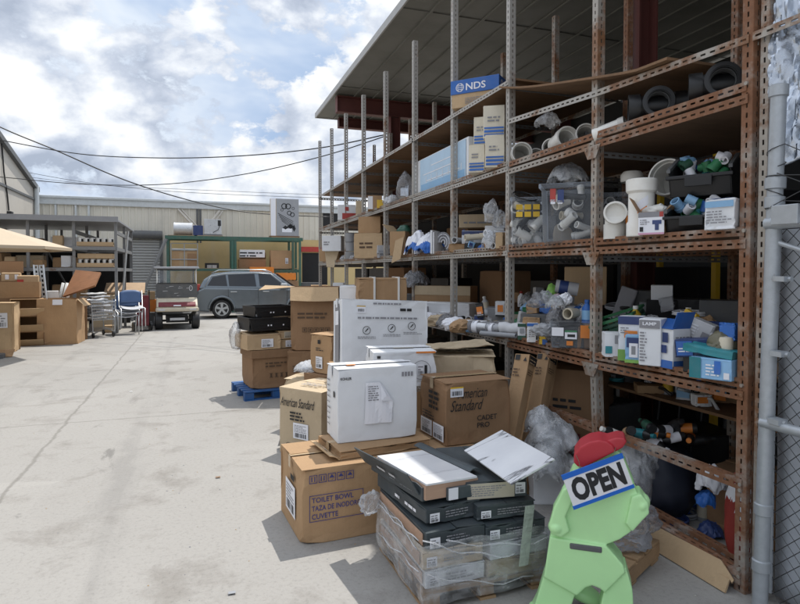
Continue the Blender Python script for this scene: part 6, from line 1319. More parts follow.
s=MB(); s.tube([(-5.5,19.5,.1),(-4.1,19.5,2.2)],.03,5); s.build('cross_brace',M['rack_dark'],lr); s=MB(); s.tube([(-4.0,19.52,2.2),(-3.05,19.52,.2)],.03,5); s.build('cross_brace',M['rack_dark'],lr)
s=MB(); s.tube([(xr+.06,17.6,.1),(xr+.06,20,2.9)],.03,5); s.build('cross_brace',M['rack_dark'],lr)
s=MB(); s.box(xl,xr,21.0,21.04,0,2.25); tag(s.build('shade_sheet',M['black_matt']),'added black sheet standing in for shade at the rear of the left storage rack','sheet')  # black sheet added as the darkness behind the stored goods
rk=random.Random(41)
for j in range(15):
    lv=j%3; z=(2.345,1.785,.0)[lv]; x=xl+.2+.22*j+(0 if lv<2 else .1); 
    if lv<2 and x>-3.1: continue
    mm=['white_card','card_beige','card','silver','card_light'][j%5]; carton('stored_carton','%s carton at front edge of left rack, %s level, %s from shed'%({'white_card':'white','card_beige':'beige','card':'brown','silver':'silver','card_light':'tan'}[mm],('top','middle','ground')[lv],['first','next','next','second','next but one','second','third','third','third','fourth','fourth','fourth','fifth','fifth','fifth'][j]),(x,FY+.32,z),rk.uniform(-.2,.2),.24,.3,rk.uniform(.16,.34),mat=mm,cat='box')
for lv,(z,nm) in enumerate(((2.30,'top'),(1.78,'middle'),(.0,'ground'))):
    for j,wh in enumerate(('at the far left','left of its middle','right of its middle','near its right end')):
        if lv<2 and j==3: continue
        x=xl+.45+j*.92; h=rk.uniform(.25,.42) if lv<2 else rk.uniform(.7,1.4); mm=rk.choice(['card','card_dark','card_light','grey_dark','white_card','card_beige'])
        carton('stored_carton','bigger stored carton inside the left rack, %s level, %s'%(nm,wh),(x,FY+.9+.3*rk.random(),z),rk.uniform(-.15,.15),rk.uniform(.6,.85),.6,h,mat=mm,cat='box',lid=True)
for r,(z,lab) in enumerate(((2.30,'upper'),(1.74,'lower'))):
    t=thing('carton_tray',f'{lab} tan carton tray of paint cans on the dark left rack','tray',(-2.5,FY+.2,z+.04)); s=MB(); s.box(-.44,.44,-.2,.2,0,.02); s.box(-.44,.44,-.2,-.19,.0201,.11); s.box(-.44,.44,.19,.2,.0201,.11); s.build('tray_body',M['card_light'],t)
    t2=None
    for k in range(6):
        o=thing('paint_can',f'white and black paint can in the row standing in the {lab} tan tray','can',(-2.86+.145*k,FY+.12,z+.062),0,f'paint cans in the {lab} tray')
        if r==0 and k==0:
            s=MB(); s.lathe([(0,0),(.066,0),(.066,.19),(.058,.195),(0,.19)],14); s.build('can_body',M['white'],o,smooth=40); s=MB()
            for i in range(5): a0=-1.2+i*.25; s.quad(*[(.0668*math.cos(a),.0668*math.sin(a),zz) for a,zz in ((a0,.02),(a0+.25,.02),(a0+.25,.17),(a0,.17))])
            s.build('black_label',M['black'],o); pc=o
        else:
            for ch in pc.children: c=ch.copy(); COL.objects.link(c); c.parent=o
sbox('tan_carton','long tan carton between the two trays of cans on the left rack',(Vector((-2.5,FY+.2,2.01)),0,.86,.35,.13),mat='card_light'); sbox('tan_carton','dim carton carrying the long tan carton on the left rack',(Vector((-2.5,FY+.35,1.79)),0,.6,.3,.215),mat='card_dark')
# umbrella
um=thing('market_umbrella','open beige market umbrella at the left edge of the yard','umbrella',pz(-12,270,11.2)*1); um.location.z=0
s=MB(); ap=(0,0,2.55); Rr=1.40
vs=[ap]+[(Rr*math.cos(i*math.pi/4+.15),Rr*math.sin(i*math.pi/4+.15),2.12) for i in range(8)]
s.add(vs,[(0,1+i,1+(i+1)%8) for i in range(8)]); s.build('canopy',M['canvas'],um,solid=.006)
s=MB(); s.add([(v[0],v[1],v[2]) for v in vs[1:]]+[(v[0]*1.0,v[1]*1.0,v[2]-.05) for v in vs[1:]],[(i,(i+1)%8,8+(i+1)%8,8+i) for i in range(8)]); s.build('valance',M['canvas'],um,solid=.004)
s=MB(); s.cyl((0,0,0),(0,0,2.54),.024,12); s.build('pole',M['pallet'],um,smooth=40)
for i in range(8): s=MB(); s.tube([(0,0,2.5),(vs[i+1][0]*.98,vs[i+1][1]*.98,2.08)],.012,5); s.build('rib',M['pallet'],um)
s=MB(); s.cyl((0,0,0),(0,0,.08),.25,20); s.build('base',M['grey_dark'],um)
# cartons at the left edge
def gbox(name,label,u0,u1,vt,vb,D,rot=0,z=0.0,d=None,**k):
    dd=d or CH*F_PX/(vb-272.0)
    b,rz,W,D,H=facing(u0,u1,vt,vb,dd,D,rot); b.z=max(0,b.z) if z is None else z
    return sbox(name,label,(b,rz,W,D,H),**k)
gbox('crushed_carton','crushed brown carton with a torn side cut off by the left edge',-22,15,303,353,.6,-12,mat='card_light',amp=.03,lid=True,prints=[('f','s',.55,.85,.5,.8,'paper')])
p=px(4,357,0); s=MB(); s.grid(lambda a,c:(-.16+.32*a,-.1+.22*c,.01+.12*c+.03*mn.noise((a*3,c*3,7))),4,4); o=s.build('cardboard_scrap',M['card'],solid=.006); o.location=(p.x,p.y,0); tag(o,'bent scrap of cardboard on the ground at the left edge','cardboard')
for k,(u0,u1,vt,vb,z,m,lab) in enumerate(((14,45,333,347,0,'card_dark','lowest open fronted tray carton of the stack at the left'),(16,43,318,333,.31,'card','second open fronted tray carton of the stack at the left'),(13,42,301,318,.66,'card','third open fronted tray carton of the stack at the left'))):
    b,rz,W,D,H=facing(u0,u1,vt,vb,13.2,.7,-10+5*k); t=thing('tray_carton',lab,'box',(b.x,b.y,z),rz); H=(.30,.34,.38)[k]; s=MB(); w=.012
    s.box(-W/2,W/2,-D/2,D/2,0,w); s.box(-W/2,W/2,D/2-w,D/2,w+.001,H-w-.001); s.box(-W/2,-W/2+w,-D/2,D/2-w-.001,w+.001,H-w-.001); s.box(W/2-w,W/2,-D/2,D/2-w-.001,w+.001,H-w-.001); s.box(-W/2,W/2,-D/2+.1,D/2,H-w,H); s.build('carton_body',M[m],t)
    s=MB(); s.grid(lambda a,c:(-W/2+W*a,-D/2-.01-.10*c,.02-.0*c+H*.42*c),4,3); s.build('front_flap',M['card_light'],t,solid=.007); s=MB(); s.grid(lambda a,c:(W/2+.01+.16*c,-D/2+.25*a,.03+(H-.05)*(1-.35*c)*a+.05*c),3,3); s.build('side_flap',M['card'],t,solid=.007)
gbox('wide_carton','wide brown carton flap side topping the open tray cartons',0,38,297,313,.5,-6,1.06,13.4,mat='card',openb=True)
gbox('labelled_carton','brown carton with two white stickers on the left stack',4,20,284,292,.5,-4,1.44,13.8,mat='card_light',lid=True,prints=[('f','p',.2,.4,.2,.8,'paper'),('f','p',.7,.9,.2,.8,'paper')])
gbox('red_printed_carton','carton with red print beside the two stickered carton',20,38,285,297,.5,-4,1.28,13.8,mat='card_light',lid=True,prints=[('f','p',.0,.3,.1,.7,'red')])
gbox('plain_carton','brown carton up in the shade under the umbrella',2,22,271,283,.5,0,1.62,14.4,mat='card_dark',lid=True)
gbox('support_carton','tall brown carton behind the tray stack holding the stickered ones',2,36,297,340,.5,0,0,15.0,mat='card_dark'); 
gbox('support_carton','brown carton lifting the carton under the umbrella',2,24,284,300,.6,0,1.17,15.0,mat='card_dark')
t=gbox('big_carton','big light brown carton with its right flap hanging open in front of the left rack',44,80,299,344.5,.75,-14,mat='card',openb=True,amp=.012); W,D,H=t['dims']
s=MB(); s.grid(lambda a,c:(W/2+.006+.16*c,-D/2+D*a*.8,H-.005-.16*c),4,3); s.build('side_flap',M['card_light'],t,solid=.007); s=MB(); s.grid(lambda a,c:(-W*.1+.2*a,-D/2-.008-.02*c,H-.12*c-.01),3,3); s.build('torn_tape',M['paper'],t)
# leaning galvanised perforated panel
A=px(40.5,344,0); B=pz(33.5,265,14.3)
t=thing('perforated_panel','galvanised perforated cable tray leaning between the carton stacks','cable tray',A); v=B-A; L=v.length; v.normalize()
s=MB(); s.slotted(A-A,v,CR*.9,L,.12,.12,.07,.05); s.slotted(CR*.13,v,CR*.9,L,.12,.12,.07,.05); s.build('tray_face',M['galv'],t,solid=.004)
for o_ in (0,.24): s=MB(); s.tube([CR*o_,CR*o_+v*L],.018,5); s.build('side_rail',M['galv'],t)
# brown tilted panel
dq=[pz(63,297,13.6),pz(95,286,13.7),pz(101,273,14.1),pz(76,270.5,14.1)]
s=MB(); s.grid(lambda a,c:tuple((dq[0]*(1-a)+dq[1]*a)*(1-c)+(dq[3]*(1-a)+dq[2]*a)*c),4,4); tag(s.build('desk_panel',M['desk'],solid=.045),'brown wooden desk panel propped up at a tilt above the big carton','panel')
gbox('support_carton','dark carton hidden below the tilted desk panel',62,86,297,338,.6,0,0,14.3,mat='card_dark')
gbox('white_bucket','white ribbed drawers behind the big carton',47,58,292,300,.3,0,1.0,14.2,mat='white'); gbox('support_carton','grey carton below the white ribbed drawers',44,60,300,340,.4,0,0,14.3,mat='grey_dark')
for k in range(3): 
    p=pz(57+k*4,297,14.6); s=MB(); s.tube([p+Vector((0,0,-.3)),p+Vector((.14,0,.35))],.035,6); tag(s.build('pale_pipe',M['white'],smooth=180),['left','middle','right'][k]+' pale pipe of three leaning behind the big carton','pipe')
# shopping cart
d=CH*F_PX/(338-272.0); b,rz,W,D,H=facing(85,112,290,338,d,.85,18)
ct=thing('shopping_cart','grey wire shopping cart heaped with flat white items','cart',(b.x,b.y,0),rz); W=.60; D=.8
s=MB()
zs=[.45+.09*i for i in range(6)]
for z in zs:
    k=(z-.45)/.5; w=W/2*(.86+.14*k); s.tube([(-w,-D/2,z),(w,-D/2,z),(w,D/2,z),(-w,D/2,z)],.006 if z<.89 else .012,5,closed=True)
for i in range(11):
    a=-1+2*i/10
    for y in (-D/2,D/2): s.tube([(a*W/2*.86,y,.45),(a*W/2,y,.92)],.004,4)
    for sg in (-1,1): s.tube([(sg*W/2*.86,a*D/2,.45),(sg*W/2,a*D/2,.92)],.004,4)
    s.tube([(a*W/2*.86,-D/2,.45),(a*W/2*.86,D/2,.45)],.004,4); s.tube([(a*W/2*.86,-D/2,.20),(a*W/2*.86,D/2,.20)],.004,4)
s.build('wire_basket',M['galv'],ct)
s=MB()
for x in (-W/2*.86,W/2*.86): s.tube([(x,-D/2,.14),(x,D/2,.18),(x,D/2,1.0)],.012,6); s.tube([(x,-D/2,.14),(x*1.1,-D/2,.92)],.012,6)
s.tube([(-W/2,D/2,1.0),(W/2,D/2,1.0)],.016,8); s.build('frame',M['galv'],ct)
for x in (-W/2*.8,W/2*.8):
    for y in (-D/2+.04,D/2-.04): s=MB(); s.cyl((x-.018,y,.07),(x+.018,y,.07),.066,16); s.build('caster_wheel',M['black'],ct,smooth=40)
for k in range(9):
    rnd=random.Random(k+200); x,y=rnd.uniform(-.2,.2),rnd.uniform(-.25,.25); zz=.5+.075*k; s=MB(); s.grid(lambda a,c:(-.24+.48*a,-.2+.4*c,.03*mn.noise((a*3,c*3,k))),5,4); o=s.build('flat_item',M[rnd.choice(['white','silver','grey','paper'])],solid=.025); o.matrix_world=ct.matrix_basis@Matrix.Translation((x*.6,y,zz))@Matrix.Rotation(rnd.uniform(-.4,.4),4,'Z'); tag(o,'flat white or grey slab heaped in the shopping cart','slab','slabs in the shopping cart')
# blue stacking chairs
def chair(label,dx,dz):
    p=px(127,334,0); t=thing('stacking_chair',label,'chair',p+Vector((dx,.0,dz)),R(12),'blue stacking chairs'); t.scale=(1.2,1.2,1.12)
    s=MB()
    def seat(a,c):
        x=(-.22+.44*a); y=-.2+.42*c; return (x,y,.45+.04*(abs(2*a-1)**2)-.02*math.sin(c*3)-(.04*(1-c)**3))
    s.grid(seat,8,6); s.build('seat',M['silver'],t,smooth=180,solid=.012)
    s=MB(); s.grid(lambda a,c:(-.22+.44*a,.22+.06*c-.05*(2*a-1)**2*0-.03*(1-(2*a-1)**2)*-1,.56+.30*c-.05*(abs(2*a-1)**3)*c),8,5); s.build('backrest',M['seat_blue'],t,smooth=180,solid=.012)
    for x in (-.24,.24):
        s=MB(); s.tube([(x,-.25,0),(x,-.2,.43),(x,.2,.45),(x,.29,.84)],.012,6); s.build('side_frame',M['duct'],t,smooth=180); s=MB(); s.tube([(x*.97,.3,0),(x*.97,.1,.44)],.012,6); s.build('rear_leg',M['duct'],t,smooth=180)
    return t
M['seat_blue']=paint('seat_blue',(.055,.105,.22),.45)
for k in range(3): chair(['lowest','middle','topmost'][k]+' blue backed stacking chair in the stack beside the golf cart',-.03+.08*k,.10*k)
t=thing('work_table','table with a tilted light wooden top standing behind the blue chairs','table',px(124,329,0)*1,.05); t.location.y+=1.0; hz=1.05
s=MB(); s.box(-.60,.50,-.55,.45,0,.05,M=Matrix.Translation((0,0,hz+.09))@Matrix.Rotation(R(17),4,'X')); s.build('table_top',M['deck_pale'],t,bevel=.005)
for x in (-.5,.38):
    for y in (-.34,.34): s=MB(); s.box(x,x+.05,y,y+.05,0,hz-.05+(.18 if y>0 else 0)); s.build('leg',M['black'],t)
t=thing('hand_truck','dark red hand truck with black wheels between the chairs and the golf cart','hand truck',px(143,331,0),R(20))
s=MB(); s.box(-.16,.16,-.03,.03,.15,1.0); s.build('red_plate',M['maroon'],t,bevel=.01); s=MB()
for x in (-.18,.18): s.tube([(x,.02,.1),(x,.02,1.15)],.018,6)
s.build('frame',M['black'],t); s=MB(); s.box(-.16,.16,-.2,-.035,.02,.04); s.build('toe_plate',M['black'],t)
for x in (-.22,.22): s=MB(); s.cyl((x-.03,.06,.13),(x+.03,.06,.13),.13,18); s.build('wheel',M['black'],t,smooth=40)
gbox('orange_crate','orange plastic crate on a grey bin beside the golf cart',146,157,304,316,.4,0,.42,18.2,mat='orange'); gbox('grey_bin','grey bin under the orange crate',146,156,316,328,.4,0,0,18.2,mat='grey_dark'); gbox('tan_small_carton','small tan carton on the orange crate',148,155,296,304,.3,0,.80,18.2,mat='card_light')
gbox('dark_cabinet','low dark cabinet behind the hand truck',118,146,304,326,.5,0,0,20.2,mat='grey_dark'); gbox('blue_grey_sheet','pale blue grey panel standing behind the table',106,124,277,326,.06,0,0,20.5,mat='trim')

# ------------------------------------------------------------------ golf cart
G=px(177,330,0); gc=thing('golf_cart','white and maroon golf cart facing the camera with a scratched windscreen','golf cart',(G.x,G.y+.35,0),R(3))
def gp(nm,m,fn,par=gc,**k): s=MB(); fn(s); return s.build(nm,M[m],par,**k)
gp('front_cowl','cream',lambda s:s.prism([(-.10,.56),(-.22,.60),(-.20,.70),(.05,.90),(.3,.93),(.3,.56)],-.56,.56,'x'),bevel=.05)
gp('maroon_band','maroon',lambda s:s.prism([(-.228,.66),(-.208,.71),(-.11,.79),(-.09,.765),(-.19,.65)],-.50,.50,'x'),bevel=.01)
gp('white_badge','paper',lambda s:s.prism([(-.232,.675),(-.215,.705),(-.19,.705),(-.19,.675)],-.10,.10,'x'))
gp('bumper','cream',lambda s:s.box(-.58,.58,-.30,-.225,.52,.63),bevel=.03)
for x in (-.42,.42): gp('headlight','silver',lambda s:s.box(x-.09,x+.09,-.315,-.302,.55,.60),bevel=.008)
gp('under_frame','black_matt',lambda s:(s.box(-.3,.3,-.15,1.9,.2,.38),s.box(-.5,.5,.0,.06,.22,.28),s.box(-.18,.18,-.25,-.155,.26,.34)))
gp('number_plate','silver',lambda s:s.box(-.2,.2,-.27,-.252,.27,.34))
gp('floor_pan','grey_dark',lambda s:s.box(-.56,.56,.3,2.1,.39,.43)); gp('rear_body','cream',lambda s:s.box(-.56,.56,1.2,2.2,.44,.75),bevel=.04)
gp('seat','cream',lambda s:s.box(-.5,.5,.85,1.3,.75,.87),bevel=.03); gp('seat_back','cream',lambda s:s.box(-.5,.5,1.32,1.42,.88,1.25),bevel=.03)
gp('roof','grey',lambda s:s.box(-.62,.62,-.02,1.75,1.74,1.80),bevel=.025)
for x in (-.53,.53):
    gp('front_strut','white',lambda s:s.tube([(x,.05,.88),(x,.12,1.74)],.02,6)); gp('rear_strut','black',lambda s:s.tube([(x,1.6,.6),(x,1.6,1.74)],.02,6))
gp('upper_windscreen','tub',lambda s:s.box(-.5,.5,.10,.106,1.32,1.72)); lw=gp('lower_windscreen','grey_dark',lambda s:s.box(-.56,.56,.03,.036,.905,1.31),bevel=.002)
gp('screen_frame','black',lambda s:(s.box(-.53,.53,.09,.125,1.7,1.735),s.box(-.53,.53,.02,.05,1.312,1.335)))
s=MB(); rnd=random.Random(5)
for k in range(8): x=rnd.uniform(-.4,.3); z=rnd.uniform(.95,1.25); s.quad((x,.027,z),(x+rnd.uniform(.03,.14),.027,z+.01),(x+.12,.027,z+.018),(x,.027,z+.012))
for i in range(16): a=i*2*math.pi/16; c=a+2*math.pi/16; s.quad(*[(.38+r*.05*math.cos(q),.027,1.18+r*.08*math.sin(q)) for q,r in ((a,1),(c,1),(c,.75),(a,.75))])
s.build('scuff_mark',M['silver'],gc)
gp('steering_wheel','black',lambda s:s.tube([(-.25+.16*math.cos(i*.42),.55+.06*math.sin(i*.42),1.05+.12*math.sin(i*.42)) for i in range(15)],.014,6,closed=True))
for x in (-.5,.5):
    for y in (.02,1.75):
        w=gp('wheel','black',lambda s:s.cyl((x-.11,y,.25),(x+.11,y,.25),.25,26),smooth=40); s=MB(); sg=1 if x>0 else -1; s.cyl((x+sg*.111,y,.25),(x+sg*.118,y,.25),.13,16); s.build('rim',M['silver'],w,smooth=40); w.modifiers.new('b','BEVEL').width=.03

# ------------------------------------------------------------------ parked car, side on
Cc=px(196,319.5,0); car=thing('parked_car','blue grey estate car parked side on behind the golf cart','car',(Cc.x+2.3,Cc.y+.9,0),R(-1))
M['car_paint']=paint('blue_grey_paint',(.17,.195,.215),.2,metal=.5,var=.06,vary=False,bmp=0); M['car_trim']=paint('silver_trim',(.45,.47,.48),.3,metal=.5,vary=False)
def cpart(nm,m,fn,par=car,**k): s=MB(); fn(s); return s.build(nm,M[m] if isinstance(m,str) else m,par,**k)
Lc=2.3; wr=.34; wx=(-1.42,1.28)
def arch(cx,r,n=10): return [(cx+r*math.cos(math.pi-i*math.pi/n),.34+r*math.sin(math.pi-i*math.pi/n)) for i in range(n+1)]
low=[(-2.26,.42),(-2.16,.28)]+[(wx[0]-.42,.24)]+arch(wx[0],.41)+[(wx[0]+.42,.24),(wx[1]-.42,.24)]+arch(wx[1],.41)+[(wx[1]+.42,.24),(2.1,.28),(2.26,.42),(2.28,.62),(2.2,.80),(1.9,.93),(1.15,1.03),(-2.0,1.10),(-2.22,1.0),(-2.30,.78)]
cpart('body','car_paint',lambda s:s.prism(low,-.88,.88,'y'),bevel=.05)
# greenhouse with tumblehome
gh=[(-2.20,1.05),(-2.02,1.38),(-1.70,1.60),(-1.0,1.68),(.0,1.67),(.45,1.60),(1.22,1.02)]
s=MB(); n=len(gh)
inset=lambda z:.86-.22*max(0,(z-1.0)/.68)
vs=[(x,-inset(z),z) for x,z in gh]+[(x,inset(z),z) for x,z in gh]
s.add(vs,[tuple(range(n)),tuple(range(2*n-1,n-1,-1))]+[(i+1,i,n+i,n+i+1) for i in range(n-1)]+[(0,n-1,2*n-1,n)]); s.build('cabin',M['car_paint'],car,bevel=.05)
def window(nm,pts):
    s=MB(); f=lambda x,z,e:(x,-inset(z)-e,z); m=len(pts)
    s.add([f(x,z,.006) for x,z in pts]+[f(x,z,-.02) for x,z in pts],[tuple(range(m))]+[(i,(i+1)%m,m+(i+1)%m,m+i) for i in range(m)]); w=s.build(nm,M['glass'],car)
window('side_window',[(-1.90,1.17),(-1.72,1.47),(-1.28,1.55),(-1.22,1.15)]); window('side_window',[(-1.16,1.15),(-1.20,1.55),(-.28,1.585),(-.22,1.13)]); window('side_window',[(-.10,1.13),(-.14,1.585),(.28,1.55),(.80,1.12)])
s=MB(); s.tube([(x,-inset(z)-.01,z) for x,z in ((-1.98,1.14),(-1.78,1.50),(-1.3,1.585),(-.25,1.62),(.3,1.585),(.85,1.12))],.016,6); s.build('window_trim',M['car_trim'],car,smooth=180)
s=MB(); s.add([(.52,-.66,1.57),(.52,.66,1.57),(1.20,.78,1.06),(1.20,-.78,1.06)],[(0,1,2,3)]); o=s.build('windscreen',M['glass'],car,solid=.02); o.location=(.02,0,.02)
for y in (-.60,.60): cpart('roof_rail','car_trim',lambda s:s.tube([(-1.75,y,1.60),(-1.5,y,1.72),(.1,y,1.73),(.35,y,1.63)],.02,6),smooth=180)
cpart('wing_mirror','car_trim',lambda s:s.box(.62,.86,-1.04,-.87,1.08,1.24),bevel=.04)
for x in (-1.12,.0): cpart('door_handle','car_trim',lambda s:s.box(x,x+.22,-.905,-.885,.93,.965),bevel=.008)
for x in (-1.20,-.16,.86): cpart('door_seam','black_matt',lambda s:s.box(x,x+.012,-.884,-.878,.38,1.06))
for cx in wx:
    cpart('fender_flare','car_paint',lambda s:s.tube([(a,-.885,b) for a,b in arch(cx,.44,14)],.045,6),smooth=180); cpart('wheel_well','black_matt',lambda s:s.box(cx-.4,cx+.4,-.80,.80,.26,.70))
    for sg in (-1,1):
        w=cpart('wheel','black',lambda s:s.cyl((cx,sg*.86,.34),(cx,sg*.66,.34),.34,32),smooth=40); w.modifiers.new('b','BEVEL').width=.03
        s=MB(); s.pipe((cx,sg*.87,.34),(cx,sg*.80,.34),.235,.20,28)
        for k in range(5):
            a=k*2*math.pi/5+.3; s.prism([(cx-.03*math.sin(a)+.04*math.cos(a),.34+.03*math.cos(a)+.04*math.sin(a)),(cx+.03*math.sin(a)+.04*math.cos(a),.34-.03*math.cos(a)+.04*math.sin(a)),(cx+.05*math.sin(a)+.21*math.cos(a),.34-.05*math.cos(a)+.21*math.sin(a)),(cx-.05*math.sin(a)+.21*math.cos(a),.34+.05*math.cos(a)+.21*math.sin(a))],sg*.865,sg*.83,'y')
        s.cyl((cx,sg*.87,.34),(cx,sg*.82,.34),.06,14); s.build('rim',M['car_trim'],w,smooth=40)
cpart('sill_trim','black',lambda s:s.box(-.98,.84,-.90,-.882,.24,.36),bevel=.01); cpart('tail_light','red',lambda s:s.box(-2.31,-2.14,-.80,-.62,.98,1.22),bevel=.02)
cpart('number_plate','paper',lambda s:s.box(-2.325,-2.31,-.25,.25,.72,.84))

# ------------------------------------------------------------------ green pallet rack and what it carries
GY=25.1; gx=lambda u:ray(u,272).x*(GY/ray(u,272).y); gz=lambda u,v:zat(u,v,GY); zt=gz(230,240)
gr=thing('green_rack','green pallet rack with a flat top against the yellow wall','rack',(0,0,0))
XL,XM,XRt=gx(168),gx(234),gx(300)
for x in (XL,XM-.06,XM+.06,XRt-.3,XRt):
    for y in (GY,GY+1.1): s=MB(); s.box(x-.045,x+.045,y-.04,y+.04,0,zt-.003 if x<XRt else zt-.003); s.build('upright_post',M['rack_green'],gr)
for y in (GY,GY+1.1): s=MB(); s.box(XL-.1,XRt+.12,y-.05,y+.05,zt,zt+.14); s.build('top_beam',M['rack_green'],gr)
z2=gz(285,271)
for y in (GY,GY+1.1): s=MB(); s.box(XM+.11,XRt-.05,y-.03,y+.03,z2-.06,z2+.06); s.build('shelf_beam',M['rack_green'],gr)
z3=gz(185,268)
for y in (GY,GY+1.1): s=MB(); s.box(XL+.05,XM-.11,y-.03,y+.03,z3-.12,z3-.02); s.build('shelf_beam',M['rack_green'],gr)
for xx in (gx(183),gx(209),gx(285)):
    s=MB(); s.box(xx-.55,xx+.55,GY-.02,GY+1.12,zt+.142,zt+.165); s.build('top_board',M['deck_pale'],gr)
s=MB(); s.box(XL+.05,XRt-.05,GY+.04,GY+1.06,z3-.018,z3); s.build('shelf_board',M['deck_pale'],gr)
s=MB(); s.tube([(XL-.05,GY-.05,zt),(gx(143),GY-.1,gz(143,292))],.07,6); s.build('dark_brace',M['rack_dark'],gr)
def rbox(name,label,u0,u1,vt,vb,D=.6,dy=.15,mat='card',z=None,**k):
    Y=GY+dy; x=lambda u:ray(u,272).x*(Y/ray(u,272).y); a,b=x(u0),x(u1); z0=zat((u0+u1)/2,vb,Y) if z is None else z; H=zat((u0+u1)/2,vt,Y)-zat((u0+u1)/2,vb,Y)
    return sbox(name,label,(Vector(((a+b)/2,Y+D/2,z0)),0,b-a,D,H),mat=mat,**k)
zc=zt+.168
t=thing('silver_duct','shiny silver duct drum lying on the top of the green rack','duct',(gx(183.5),GY+.35,zc)); hw=(gx(193)-gx(174))/2; r=(gz(183,224)-gz(183,237))/2
s=MB(); s.cyl((-hw,0,r),(hw,0,r),r,28); s.build('drum',M['duct'],t,smooth=40); s=MB()
for x in (-hw+.02,hw-.04): s.pipe((x,0,r),(x+.03,0,r),r+.012,r-.02,28)
s.build('rolled_rim',M['duct'],t)
rbox('dark_vent_box','dark blue vent box between the silver drum and the cooling unit',193.5,203.5,227,237,.6,.1,'navy',z=zc)
t=rbox('cooling_unit','square galvanised cooling unit with a dark corner vent on the green rack',204.5,222,221,236,.7,.05,'duct',z=zc+.06); W,D,H=t['dims']; panel(t,'f',W*.28,W*.46,H*.55,H*.93,'black','vent_opening'); s=MB(); s.tube([fmat(t,'f')@Vector(p) for p in ((W*.4,H*.6,.02),(W*.3,H*.3,.03),(W*.0,H*.1,.02))],.012,5); s.build('hose',M['black'],t); s=MB(); s.box(-W/2-.03,W/2+.03,-D/2,D/2,-.06,-.008); s.build('base_frame',M['rack_dark'],t)
t=rbox('decorated_panel','tall wrapped grey panel with black ring patterns standing on the green rack',271,299,199,236,.25,.1,'card_beige',z=zc+.05,); W,D,H=t['dims']; Fm=fmat(t,'f'); panel(t,'f',-W/2,-W*.32,0,H,'paper','pale_edge'); panel(t,'f',-W*.3,W/2,0,H,'grey','grey_sheet',lift=.001)
s=MB()
for cx,cy,rr in ((-.02,.80,.10),(.12,.80,.10),(.16,.62,.08),(.27,.58,.08),(-.1,.7,.05),(.30,.75,.05)):
    for i in range(18): a=2*math.pi*i/18; c=2*math.pi*(i+1)/18; s.quad(*[(W*cx+H*q*math.cos(e)*.8,H*cy+H*q*math.sin(e)*.8,.003) for e,q in ((a,rr),(c,rr),(c,rr*.68),(a,rr*.68))],M=Fm)
for k in range(5): s.quad((-W*.25+.04*k,H*(.62-.05*k),.003),(W*.30,H*(.40-.05*k),.003),(W*.30,H*(.385-.05*k),.003),(-W*.25+.04*k,H*(.60-.05*k),.003),M=Fm)
for cx,cy,w,h in ((.02,.22,.12,.05),(.2,.25,.16,.06),(.33,.2,.07,.09)): s.add([(W*cx-w,H*cy,.003),(W*cx,H*cy-h*1.5,.003),(W*cx+w,H*cy,.003),(W*cx,H*cy+h*2,.003)],[(0,1,2,3)],M=Fm)
s.build('ring_pattern',M['black'],t); panel(t,'f',-W*.1,W*.25,H*.1,H*.2,'paper','pale_patch',lift=.002); s=MB(); s.box(-W/2-.05,W/2+.04,-D/2,D/2,-.05,-.005); s.build('base_board',M['deck'],t)
# crate in the left bay
t=rbox('wire_crate','wire crate of brown cartons on the left of the green rack',172,197,249,266,.8,.15,'card',prints=[('f','p',.3,.6,.0,.9,'card_light'),('f','p',.62,.98,.1,.85,'card_dark')],z=z3+.003); W,D,H=t['dims']; s=MB()
for x in (-W/2-.03,0,W/2+.03): s.tube([(x,-D/2-.03,0),(x,-D/2-.03,H+.3)],.018,5)
for z in (.05,H*.5,H+.05,H+.3): s.tube([(-W/2-.03,-D/2-.03,z),(W/2+.03,-D/2-.03,z)],.016,5)
s.build('wire_frame',M['galv'],t); s=MB(); s.box(-W/2,W/2,-D/2,D/2,H+.012,H+.1); s.build('white_goods',M['white'],t,bevel=.02)
t=rbox('window_cooler','dark window air conditioner with grey slats on the yellow wall',205,219,263,271,.4,.9,'black'); W,D,H=t['dims']
for k in range(2): panel(t,'f',-W*.35+W*.36*k,-W*.02+W*.36*k,H*.25,H*.75,'silver','slat_panel')
rbox('brown_carton','lower brown carton in the right bay of the green rack',239,266,259,268,.6,.15,'card_dark',z=z3+.003); rbox('striped_bundle','bundle of white and dark printed packs on the brown cartons',240,265,251.5,259,.5,.15,'white_card',z=z3+.45,prints=[('f','l',0,1,.1,.9,'ink',2)])
sup=rbox('dim_carton','dim carton behind the lower brown carton of the green rack',240,266,252,268,.3,.75,'card_dark',z=z3+.003)
rbox('brown_carton','big brown carton with rounded lid under the ring patterned panel',271,294,249,268,.6,.2,'card',z=z2+.065,lid=True,prints=[('f','s',.62,.75,.3,.6,'paper')])
rbox('orange_box','orange flat box low in the green rack',250,274,267,279,.5,-.35,'orange',z=None); rbox('orange_box','orange bundle below the green shelf beam on the right',276,296,273,280,.5,-.3,'orange')
rbox('support_carton','brown carton stack carrying the orange boxes behind the car',248,298,280,311,.5,-.3,'card_dark',z=0)
gbox('white_pail','white crate in the dark doorway at the far end',303,313,268,283,.4,0,.5,25.5,mat='white'); gbox('dim_cabinet','dim cabinet below the white crate in the dark doorway',300,319,284,312,.5,0,0,25.3,mat='grey_dark')
gbox('brown_carton','brown carton at the far end beyond the last rack post',313,326,272,285,.5,0,.82,16.5,mat='card_dark'); gbox('plain_carton','plain tan carton on the ground beyond the last rack post',311,328,285,330,.5,0,0,16.7,mat='card')

